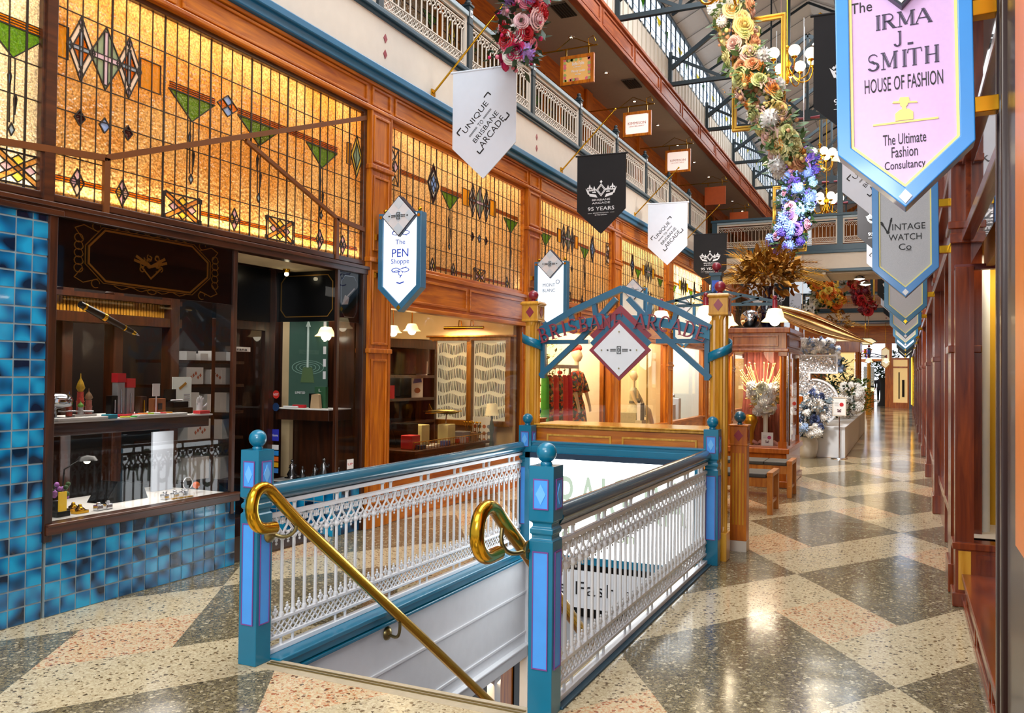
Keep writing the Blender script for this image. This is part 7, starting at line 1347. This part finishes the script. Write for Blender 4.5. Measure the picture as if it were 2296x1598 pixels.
def info_card(x, y, z, w, h, label, stand=None):
    t = thing('sign_card', label, 'sign', (x,y,z if not stand else 0)); P = front(x,y,z); MB().pbox(P,-w,w,0,h,0,.012).build('card', PAPER, t); MB().prism(P, arc(w*.35,h*.62,w*.33,0,360,16)[:-1],.012,.015).build('red_spot', plain('magenta_spot','c02a70',.5) if not stand else RED, t)
    m = MB(); [m.prism(P, dia(q*w*.22,h*.3+.01*abs(q),w*.13,h*.05),.012,.015) for q in (-1,0,1)]; m.pbox(P,-w*.3,w*.3,h*.2,h*.26,.012,.015); m.build('crown_print', plain('plum_print','5a2a3a',.6), t); m = MB(); [m.pbox(P,-w*.75,-w*.1,h*(.55+.06*k),h*(.565+.06*k),.012,.014) for k in range(4)]; m.pbox(P,-w*.9,w*.9,h*.03,h*.05,.012,.014); m.build('text_lines', GREYB, t)
    if stand: MB().ring(P, rect(-w-.01,w+.01,-.01,h+.01), rect(-w+.005,w-.005,.005,h-.005),-.01,.02).build('frame', plain('pale_timber','d8c8b0',.5), t); MB().cyl((x,y,.01),(x,y,z),.012,n=10).lathe([(.16,0),(.16,.015),(.03,.025)],(x,y,0),24).build('stand', CHROME, t)
info_card(-1.87,13.12,.601,.085,.2,'white information card with a magenta spot in the display case')
t = thing('vase', 'tall midnight blue vase on top of the display case', 'vase', (-1.93,13.5,2.36)); MB().lathe([(.08,0),(.08,.02),(.1,.1),(.15,.22),(.16,.3),(.1,.38),(.075,.45),(.075,.6),(.1,.66)], (-1.93,13.5,2.361), 24).build('body', plain('midnight_glaze','0a0c26',.08,coat=.8), t)
I('black_cloth','black cloth spread on top of the display case','cloth', MB().box(x0+.05,x1-.02,y0+.05,y1-.1,2.3605,2.375), BLACK)
t = thing('mirror_ball', 'large silvered glass globe beside the midnight blue vase', 'globe', (-2.22,13.7,2.376)); MB().ball((-2.22,13.7,2.53),.155,24,14).build('globe', plain('silvered_glass','d8dce0',.04,metal=1), t)
gold_leafpiece('gilded_bouquet','huge gilded bouquet of palm fronds and leaves in the midnight blue vase','flowers',(-1.93,13.5,3.2),(.56,.42),620,41,19,.3)
t = thing('propeller_leaf', 'long polished bronze leaf sculpture slanting down over the white flowers', 'sculpture', (-1.5,18.2,2.3)); rows = []
for k in range(17):
    s = k/16; c = V((-2.45+1.85*s,18.1+.1*s,3.02-.72*s)); w = .30*math.sin(PI*min(1,.10+.95*s))**.8*(1-.25*s)+.01; rows.append([c+V((.12*u*w,-.25*w*u*u+.08*w,w*(u)*(.95))) for u in (-.75,-.4,0,.35,.7)])
m = MB(); vs = [p for r in rows for p in r]; m.add(vs,[(i*5+k,i*5+k+1,(i+1)*5+k+1,(i+1)*5+k) for i in range(16) for k in range(4)],0,True); o = m.build('blade', plain('polished_bronze','b88a5a',.12,metal=1,var=.15), t); md = o.modifiers.new('thick','SOLIDIFY'); md.thickness = .02; MB().tube([tuple(r[2]+V((0,-.01,0))) for r in rows],.012,6).build('midrib', BRASS, t)
MB().cyl((-1.9,18.15,2.78),(-1.9,18.15,9.0),.006,n=5).build('hanging_wire', CHROME, t)
# ================================================================ the glitter numeral
def glitter():
    m, nt, b, out = _new('silver_glitter_panel'); L = nt.links.new; tc = nt.nodes.new('ShaderNodeTexCoord'); v = nt.nodes.new('ShaderNodeTexVoronoi'); v.inputs['Scale'].default_value = 55; L(tc.outputs['Object'], v.inputs['Vector'])
    s = nt.nodes.new('ShaderNodeVectorMath'); s.operation = 'SUBTRACT'; s.inputs[1].default_value = (.5,.5,.5); L(v.outputs['Color'], s.inputs[0]); sc = nt.nodes.new('ShaderNodeVectorMath'); sc.operation = 'SCALE'; sc.inputs['Scale'].default_value = 1.5; L(s.outputs[0], sc.inputs[0])
    g = nt.nodes.new('ShaderNodeNewGeometry'); a = nt.nodes.new('ShaderNodeVectorMath'); L(g.outputs['Normal'], a.inputs[0]); L(sc.outputs[0], a.inputs[1]); n = nt.nodes.new('ShaderNodeVectorMath'); n.operation = 'NORMALIZE'; L(a.outputs[0], n.inputs[0]); L(n.outputs[0], b.inputs['Normal'])
    b.inputs['Metallic'].default_value = .55; b.inputs['Roughness'].default_value = .22; sp = nt.nodes.new('ShaderNodeSeparateColor'); L(v.outputs['Color'], sp.inputs[0]); rm = nt.nodes.new('ShaderNodeValToRGB'); rm.color_ramp.elements[0].color = (.35,.36,.38,1); rm.color_ramp.elements[1].color = (1,1,1,1); L(sp.outputs[2], rm.inputs[0]); L(rm.outputs[0], b.inputs['Base Color']); return m
GLIT = glitter(); y = 18.75
area('numeral_fill_spot', (-1.5,15.6,5.2), (-1.7,18.6,1.3), .3,.3, 240, (1,.97,.92))  # added spot that brightens the numeral and its flowers
five = thing('numeral_sculpture', 'giant glittering silver numeral 5 edged in white on a white plinth', 'sculpture', (-1.72,y,.62)); P = front(-1.72,y,.62)
def five_outline(e):
    o = [(-.38,1.46+e),(.44+e,1.46+e),(.44+e,1.09-e),(-.10-e*.0,1.09-e),(-.10,.98)]; inner = []
    A = arc(-.02,.49,.49+e,105,-160,20,.49+e); B = arc(-.02,.49,.20-e,-150,108,14,.20-e)
    return o, A, B
top = [(-.40,1.46),(.44,1.46),(.44,1.08),(-.09,1.08),(-.09,.96)]
cw = top+[(q[0],q[1]) for q in arc(-.04,.47,.49,82,-165,22,.49)]+[(-.20,.36)]+arc(-.04,.45,.17,-150,90,12,.17)+[(-.16,.66),(-.45,.62)]
# split into convex-friendly strips: bar, stem and bowl
m = MB(); m.prism(P, rect(-.43,.44,1.10,1.46),-.12,.05).prism(P, rect(-.43,-.10,.62,1.12),-.12,.05)
oa = arc(-.02,.47,.49,115,-165,26,.49); ia = arc(-.02,.47,.20,115,-165,26,.20)
for k in range(26): m.prism(P, [ia[k],ia[k+1],oa[k+1],oa[k]][::-1],-.121,.0512)
m.build('glitter_face', GLIT, five)
m = MB(); o1 = [(-.43,.60),(-.43,1.46),(.44,1.46),(.44,1.10),(-.10,1.10),(-.10,.95)]
m.ribbon(P, o1, .035,-.14,.075); m.ribbon(P, [(-.43,.62),(-.12,.62),(-.10,.66)], .03,-.14,.075); m.ribbon(P, oa[2:], .035,-.14,.075); m.ribbon(P, ia[1:], .03,-.14,.075); m.ribbon(P, [oa[-1],ia[-1]], .03,-.14,.075); m.build('white_edge', WHT, five)
pb2 = I('plinth','long white box plinth under the numeral 5','plinth', MB().box(-2.75,-1.1,18.35,27.5,0,.62), WHT, None, .01)
MB().box(-2.7,-2.0,18.9,27,.3,.62)
garland('white_bouquet','bank of white pompom flowers along the top of the numeral 5','flowers',[(-2.15,18.75,2.27),(-1.8,18.75,2.27),(-1.38,18.75,2.27)], .14, [('p','white_pom','f2eedd'),('r','ivory','f4ece4'),('p','powder_blue','9ab4d8',.6)], 90, 160, 32, .085, plain('blue_sprig','8a9ac0',.6))
garland('white_bouquet','white pompom flowers hanging at the right shoulder of the numeral 5','flowers',[(-1.34,18.75,2.3),(-1.22,18.75,2.0),(-1.2,18.75,1.75)], .06, [('p','white_pom','f2eedd'),('p','powder_blue','9ab4d8',.6)], 20, 24, 33, .075)
t = thing('flower_pot', 'pale stoneware pot holding the blue and white arrangement on the floor', 'pot', (-1.78,18.1,0)); MB().lathe([(.13,0),(.16,.05),(.19,.2),(.19,.32),(.16,.4),(.17,.42),(.14,.42),(.13,.38)], (-1.78,18.1,0), 26).build('body', plain('stoneware','c8c2b8',.4,var=.1,scale=5), t)
garland('floor_bouquet','tall blue and white flower arrangement in the stoneware pot','flowers',[(-1.75,18.1,.46),(-1.75,18.05,.7),(-1.68,18.1,1.0),(-1.62,18.1,1.28)], lambda s: .34-.22*s, [('p','white_pom','f2eedd'),('p','white_pom','f2eedd'),('r','ivory','f4ece4'),('p','powder_blue','8aa4d0',1.1),('r','slate_blue','5a6a9a')], 64, 380, 34, .09, plain('blue_grey_leaf','5a6a72',.6,var=.3,scale=20))
garland('floor_bouquet','white pompom flowers at the right end of the white plinth','flowers',[(-1.15,20.4,.9),(-1.1,20.4,1.15),(-1.15,20.5,1.45)], .22, [('p','white_pom','f2eedd')], 30, 90, 35, .1)
info_card(-1.2,18.2,.86,.12,.36,'white framed information sign with a red spot on a chrome stand', True)
shrub('potted_fern','bright green fern spilling over the end of the white plinth','plant',(-1.28,26.6,.625),.5,.95,1500,plain('fern_green','6a8a1e',.5,var=.3,scale=10))
shrub('potted_fern','dark burgundy leaved plant between the pompoms and the fern','plant',(-1.45,23.5,.625),.4,.9,700,plain('burgundy_leaf','4a1a1e',.5,var=.3,scale=10))
shrub('palm_plant','dark palm leaves behind the numeral 5','plant',(-1.6,22,.625),.6,1.4,900,LEAFD)
# ================================================================ chandeliers
def chandelier(x, y, z, R, n, gr, label, drop):
    t = thing('chandelier', label, 'chandelier', (x,y,z), 'brass globe chandeliers'); MB().lathe([(.02,-.42),(.05,-.36),(.03,-.28),(.07,-.18),(.05,-.08),(.09,.0),(.04,.1),(.03,.3),(.06,.34),(.012,.4)], (x,y,z), 16).cyl((x,y,z+.4),(x,y,z+drop),.012,n=8).lathe([(.06,drop-.04),(.02,drop-.12)],(x,y,z),12).build('stem', BRASS, t)
    for k in range(n):
        a = 2*PI*(k+.5)/n; c, s = math.cos(a), math.sin(a); pts = smooth([(x+.04*c,y+.04*s,z-.1),(x+R*.4*c,y+R*.4*s,z-.38),(x+R*.85*c,y+R*.85*s,z-.36),(x+R*c,y+R*s,z-.16),(x+R*c,y+R*s,z-.06)]); a_ = MB().tube(pts,.014,8).lathe([(.02,-.08),(.06,-.05),(.055,-.03)],(x+R*c,y+R*s,z),12).build('arm', BRASS, t)
        MB().ball((x+R*c,y+R*s,z+gr*.75),gr,18,12).build('globe', glow('opal_globe_glow','fff1d2',3.2), a_)
    return t
chandelier(-2.2,17.9,8.0,.52,8,.115,'nearest brass chandelier with opal globes seen through the gilt frame',3.7); chandelier(-2.14,24.5,7.65,.36,8,.11,'second brass chandelier, above the bridge',4.0); chandelier(-2.18,27.2,6.95,.4,8,.12,'third brass chandelier, just over the bridge rail',4.7)
t = chandelier(-1.66,8.9,6.0,.46,6,.11,'brass chandelier at the top edge with only its curved arms showing',5.4)
for x,y,z,lb in ((-2.95,21,6.72,'bell lamp hanging high beside the clerestory, left of the blue garland'),(-1.35,20.6,6.6,'bell lamp hanging high at the right of the chandeliers')):
    t = thing('bell_lamp', lb, 'lamp', (x,y,z)); MB().lathe([(.04,.2),(.09,.18),(.12,.08),(.2,.0)], (x,y,z), 20).build('bell_shade', BELL, t); MB().ball((x,y,z+.02),.08,12,8).build('globe', glow('globe_glow','fff4d8',8), t); MB().cyl((x,y,z+.2),(x,y,10.9),.02,n=8).build('stem', STEEL, t)
for o in [q[1] if isinstance(q,tuple) else q for q in PROTO.values()]: bpy.data.objects.remove(o)
# ================================================================ bridges and the far end
def bridge(y, depth, zf, label, n, full=True):
    t = struct('trim_bridge', label, 'bridge', (-2.4,y,zf)); MB().box(LX+.1,.33,y,y+depth,zf-.5,zf-.02).build('fascia', CREAM, t); MB().box(LX+.1,.33,y-.06,y+depth+.06,zf-.06,zf+.02).box(LX+.1,.33,y-.03,y+depth+.03,zf-.56,zf-.48).build('edge_mould', SLATE, t, bevel=.01)
    m = MB(); [m.prism(front(x,y,z), dia(0,0,.035,.05),0,.006) for x in (-3.2,-.9) for z in (zf-.36,zf-.2)]; m.build('lozenge', MAROON, t)
    MB().box(LX+.1,.33,y,y+.08,zf+.02,zf+.18).box(LX+.1,.33,y-.03,y+.1,zf+.95,zf+1.02).build('rail_beam', SLATE, t, bevel=.006)
    xs = [-4.95,-3.27,-1.6,.1]
    for k,x in enumerate(xs): MB().box(x-.07,x+.07,y-.01,y+.1,zf,zf+(1.02 if k != 2 else 3.0)).build('post', SLATE, t)
    for k in range(3): copy_tree(pp, (xs[k]+.07,y+.04,zf+.18), 0, 'white cast iron panel on the %s, %s from the left'%(label,nth[k]), 'white cast panels of the bridges').scale = ((xs[k+1]-xs[k]-.14)/1.93,1,1)
bridge(24.3, 2.0, 5.03, 'nearer cream bridge across the arcade', 3); bridge(47.6, 1.6, 5.03, 'far cream bridge across the arcade', 3)
sb = struct('ceiling_bridge', 'slatted pale soffit and beams beneath and beyond the nearer bridge', 'ceiling', (-2.4,27,4.4)); m = MB()
for k in range(12): m.box(LX+.1,.33,24.5+.16*k,24.6+.16*k,4.44,4.50)
for x in (-3.6,-2.0,-.5): m.box(x-.04,x+.04,24.3,26.3,4.40,4.46)
m.build('slat', plain('soffit_cream','d0c4b0',.6), sb)
for k,(x,z) in enumerate(((-1.15,4.36),(-1.0,4.2))):
    d = thing('ceiling_lamp', 'small round lamp under the nearer bridge, %s'%('left one','right one')[k], 'light', (x,25.2,z)); MB().lathe([(.02,.1),(.13,.06),(.15,0)], (x,25.2,z-.02), 16).build('shade', CHROME, d); MB().lathe([(.13,.0),(.0,-.04)], (x,25.2,z-.02), 14).build('lamp', glow('roof_lamp_glow','fff4dc',9), d)
ew = struct('wall_end', 'orange timber end wall with windows at the far end of the arcade', 'wall', (-2.4,51.5,0))
MB().box(LX,.6,50.0,50.2,3.45,4.5).build('timber_band', WOX, ew); MB().box(LX,.6,49.4,50.0,4.4,4.52).build('soffit', CREAM, ew)
MB().box(LX,-3.1,50.5,50.7,0,3.45).box(-1.0,-.66,50.2,50.5,0,3.45).box(LX,.6,53.8,54.0,4.5,9).build('pier', WO, ew)
MB().box(LX,.6,53.9,54.05,5.0,12).build('upper_wall', WO, ew)
for x0,x1 in ((-4.6,-3.4),(-3.1,-1.9),(-1.6,-.5)): MB().box(x0,x1,53.85,53.9,5.4,7.2).build('dark_window', plain('far_window_dark','2a2620',.2), ew); MB().box(x0+.2,x0+.5,53.83,53.85,5.5,6.6).build('lit_glimpse', glow('far_glimpse','ffe8c0',1.6), ew)
sg_ = struct('window_31', 'bright leaded window with a blue and magenta cross at the far end', 'window', (-1.9,50.4,2.6)); MB().box(-3.1,-1.0,50.42,50.46,2.62,3.42).build('pane', glow('end_window_white','f6f4ff',2.4), sg_)
P = front(-1.95,50.41,3.05); MB().pbox(P,-.035,.035,-.42,.36,0,.01).build('violet_bar', plain('violet_glass','6a4ae0',.4,emit=.8,ecol='6a4ae0'), sg_); MB().pbox(P,-.2,.2,-.03,.03,.0,.012).build('magenta_bar', plain('magenta_glass','e03aa0',.4,emit=.8,ecol='e03aa0'), sg_); MB().prism(P, dia(0,0,.15,.24),-.004,.004).build('blue_lozenge', plain('pale_blue_glass','a8c4ff',.4,emit=1.0,ecol='a8c4ff'), sg_)
en = struct('window_32', 'blazing white shop window and counter at the end of the arcade', 'window', (-2.6,50.7,0)); MB().box(-3.1,-2.1,50.6,50.64,1.05,2.45).build('pane', glow('end_shop_white','fffaf0',3.0), en); MB().box(-2.3,-1.55,50.62,50.66,1.15,2.2).build('grey_board', plain('end_grey_board','9aa4ac',.5,emit=.3,ecol='9aa4ac'), en); m = MB(); [m.box(-2.25+.14*i,-2.17+.14*i,50.6,50.62,1.25+.16*j,1.29+.16*j) for i in range(5) for j in range(6)]; m.build('label_row', WHT, en); MB().box(-3.1,-1.55,50.2,50.6,.85,1.05).build('lit_counter', glow('end_counter_glow','ffe6a8',2.0), en); MB().box(-3.1,-1.55,50.2,50.7,0,.85).build('counter_front', WOX, en)
MB().box(LX,.6,68.0,68.2,0,6).build('wall_street', glow('street_daylight','eef4ff',2.2))['kind'] = 'structure'
MB().box(-3.1,-1.5,52.0,52.2,2.45,3.45).box(-1.6,-1.0,50.5,50.6,2.5,2.62).build('trim_8', WO)['kind'] = 'structure'
MB().box(-9,2,60,68.2,-.06,0).build('floor_street', T_EDGE)['kind'] = 'structure'
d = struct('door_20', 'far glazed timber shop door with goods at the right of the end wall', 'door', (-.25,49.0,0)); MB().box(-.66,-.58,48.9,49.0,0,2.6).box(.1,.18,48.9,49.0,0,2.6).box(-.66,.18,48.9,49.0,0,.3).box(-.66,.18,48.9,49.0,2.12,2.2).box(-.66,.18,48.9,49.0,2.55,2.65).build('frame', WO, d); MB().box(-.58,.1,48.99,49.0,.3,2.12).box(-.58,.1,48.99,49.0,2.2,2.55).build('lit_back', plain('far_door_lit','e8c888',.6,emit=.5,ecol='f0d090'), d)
MB().box(.18,.4,48.6,49.0,0,3.4).build('steel_pier', plain('steel_pier_grey','5a6470',.3,metal=.6), d); MB().cyl((-.3,48.97,.5),(-.3,48.97,1.9),.03,n=8).cyl((-.1,48.97,.6),(-.1,48.97,1.5),.06,n=8).build('coat_stand', INK, d)
t = thing('hanging_sign', 'small cream pointed sign hanging in the middle of the far walkway', 'sign', (-.93,47.7,2.05)); P = front(-.93,47.7,2.05); o = [(0,0),(.2,.2),(.2,1.0),(0,1.15),(-.2,1.0),(-.2,.2)]; MB().prism(P,o,-.02,.02).build('face', FACE['gold'], t); MB().ring(P,o,[(q[0]*.88,.58+(q[1]-.58)*.9) for q in o],.02,.03).build('border', GOLDP, t); text('VER\nTU\nFASHION', P, (-.13,.3,.26,.4), GOLDP, t, .022); MB().cyl(P(0,1.15),P(0,2.5),.01,n=6).build('rod', BRASS, t)
t = thing('hanging_sign', 'glowing cream lozenge ended signboard hung below the far timber band', 'sign', (-2.0,40.0,3.0)); P = front(-1.95,40.0,3.02); MB().prism(P,[(-.85,0),(.6,0),(.85,.16),(.6,.32),(-.85,.32)],-.03,.03).build('board', glow('far_sign_glow','ffe8b8',1.0), t); MB().ring(P,[(-.85,0),(.6,0),(.85,.16),(.6,.32),(-.85,.32)],[(-.82,.03),(.59,.03),(.8,.16),(.59,.29),(-.82,.29)],.03,.05).build('border', STEEL, t); MB().prism(P,dia(.05,.16,.2,.17),.03,.05).build('lozenge', INK, t); MB().cyl(P(.5,.32),P(.5,1.5),.015,n=6).build('rod', BRASS, t)
shrub('indoor_tree','dark indoor tree standing at the far end of the walkway','tree',(-1.12,52.5,1.55),1.0,1.6,1400,LEAFD); MB().lathe([(.34,0),(.2,.3),(.17,1.2),(.24,1.6)], (-1.12,52.5,0), 12).build('trunk', plain('dark_bark','1c1610',.8), bpy.data.objects['indoor_tree'])
kt = thing('kiosk', 'timber display kiosk with a bright yellow interior beyond the white plinth', 'kiosk', (-2.2,33,0))
MB().box(-2.9,-1.5,32.4,34,0,.9).box(-2.95,-1.45,32.35,34.05,2.5,2.9).build('base', CW, kt, bevel=.02)
for x in (-2.85,-1.55):
    for y in (32.45,33.95): MB().cyl((x,y,.9),(x,y,2.5),.07,n=10).build('post', CW, kt)
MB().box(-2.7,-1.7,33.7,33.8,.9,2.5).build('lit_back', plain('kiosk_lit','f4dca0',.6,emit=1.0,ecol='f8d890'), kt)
chandelier(-1.75,44,3.0,.3,6,.13,'low crowned chandelier blazing at the far end of the walkway',8.0)
# two people far down the arcade: one continuous skinned body each, clothed in jacket and trousers
def person(x, y, label, shirt, trous, hair, walk=.14):
    t = thing('person', label, 'person', (x,y,0)); bm = MB(); h = 1.72; SK = plain('skin','c88a66',.6)
    for s in (-1,1):
        bm.tube([(x+s*.09,y,.9),(x+s*.1,y-s*walk*.6,.5),(x+s*.1,y-s*walk,.09)],[.085,.06,.04],10); bm.tube([(x+s*.1,y-s*walk+.06,.05),(x+s*.105,y-s*walk-.16,.04)],[.045,.035],8)
        bm.tube([(x+s*.19,y,1.4),(x+s*.25,y+s*.06,1.13),(x+s*.22,y-s*.03-.1,.88)],[.055,.042,.03],10)
        for k in range(4): bm.tube([(x+s*.215+.012*(k-1.5),y-s*.03-.1,.86),(x+s*.21+.013*(k-1.5),y-s*.03-.12,.80-.006*abs(k-1.5))],[.009,.007],5)
        bm.tube([(x+s*.2,y-s*.03-.12,.87),(x+s*.18,y-s*.03-.16,.83)],[.01,.008],5)
    bm.loft([ell((x,y,.86),.15,.11),ell((x,y,1.0),.15,.1),ell((x,y,1.15),.14,.1),ell((x,y,1.32),.19,.12),ell((x,y,1.43),.17,.1),ell((x,y,1.48),.07,.06),ell((x,y,1.55),.055,.055)])
    c = (x,y,1.63); bm.loft([ell((x,y-.02,1.5),.03,.03),ell((x,y-.02,1.53),.055,.06),ell((x,y,1.6),.073,.09),ell((x,y,1.66),.076,.095),ell((x,y,1.72),.06,.075),ell((x,y,1.75),.02,.03)]); bm.ball((x,y-.1,1.62),.014,6,4); [bm.ball((x+s*.076,y,1.63),.018,6,4,sc=(.4,.7,1.2)) for s in (-1,1)]
    bm.build('body', SK, t)
    j = MB(); j.loft([ell((x,y,.84),.175,.13),ell((x,y,1.0),.165,.12),ell((x,y,1.15),.16,.115),ell((x,y,1.33),.205,.13),ell((x,y,1.44),.18,.11),ell((x,y,1.5),.075,.07)]); [j.tube([(x+s*.19,y,1.41),(x+s*.25,y+s*.06,1.13),(x+s*.225,y-s*.03-.08,.93)],[.068,.055,.045],10) for s in (-1,1)]; j.build('jacket', plain('cloth_'+shirt,shirt,.8), t)
    j = MB(); [j.tube([(x+s*.085,y,.93),(x+s*.1,y-s*walk*.6,.5),(x+s*.1,y-s*walk,.1)],[.1,.075,.06],10) for s in (-1,1)]; j.build('trousers', plain('cloth_'+trous,trous,.8), t)
    MB().ball((x,y+.02,1.68),.083,12,8,sc=(1,1.12,.95)).build('hair', plain('hair_'+hair,hair,.6), t); m = MB(); [m.ball((x+s*.028,y-.092,1.65),.008,6,4) for s in (-1,1)]; m.build('eyes', INK, t)
person(-2.0,60,'person in a dark jacket standing at the far end, nearer the lamp post','18181c','1c2030','5a3a20'); person(-1.55,61.5,'person in dark clothes walking near the dark indoor tree','202024','18181c','3a2418')
t = thing('wall_lamp', 'warm amber strip of light on the far right pilaster', 'light', (.25,36,.6)); MB().box(.2,.24,35.7,35.8,.6,2.4).build('strip', glow('amber_strip','ffb040',2.5), t); MB().box(.24,.3,35.65,35.85,.55,2.45).build('backplate', BRASS, t)
for k,(x,y,z) in enumerate(((-2.2,17.9,7.6),(-2.14,24.5,7.3),(-2.07,10.3,2.1),(-1.66,8.9,5.6))): point('globe_light',(x,y,z),(90,70,26,60)[k],(1,.82,.56),.25)
area('far_daylight', (-2.4,30,10.9), (-2.4,30,0), 3, 14, 620, DAY); area('far_shop_light', (-2.4,43,4.2), (-2.4,43,0), 3, 5, 160, WARM)
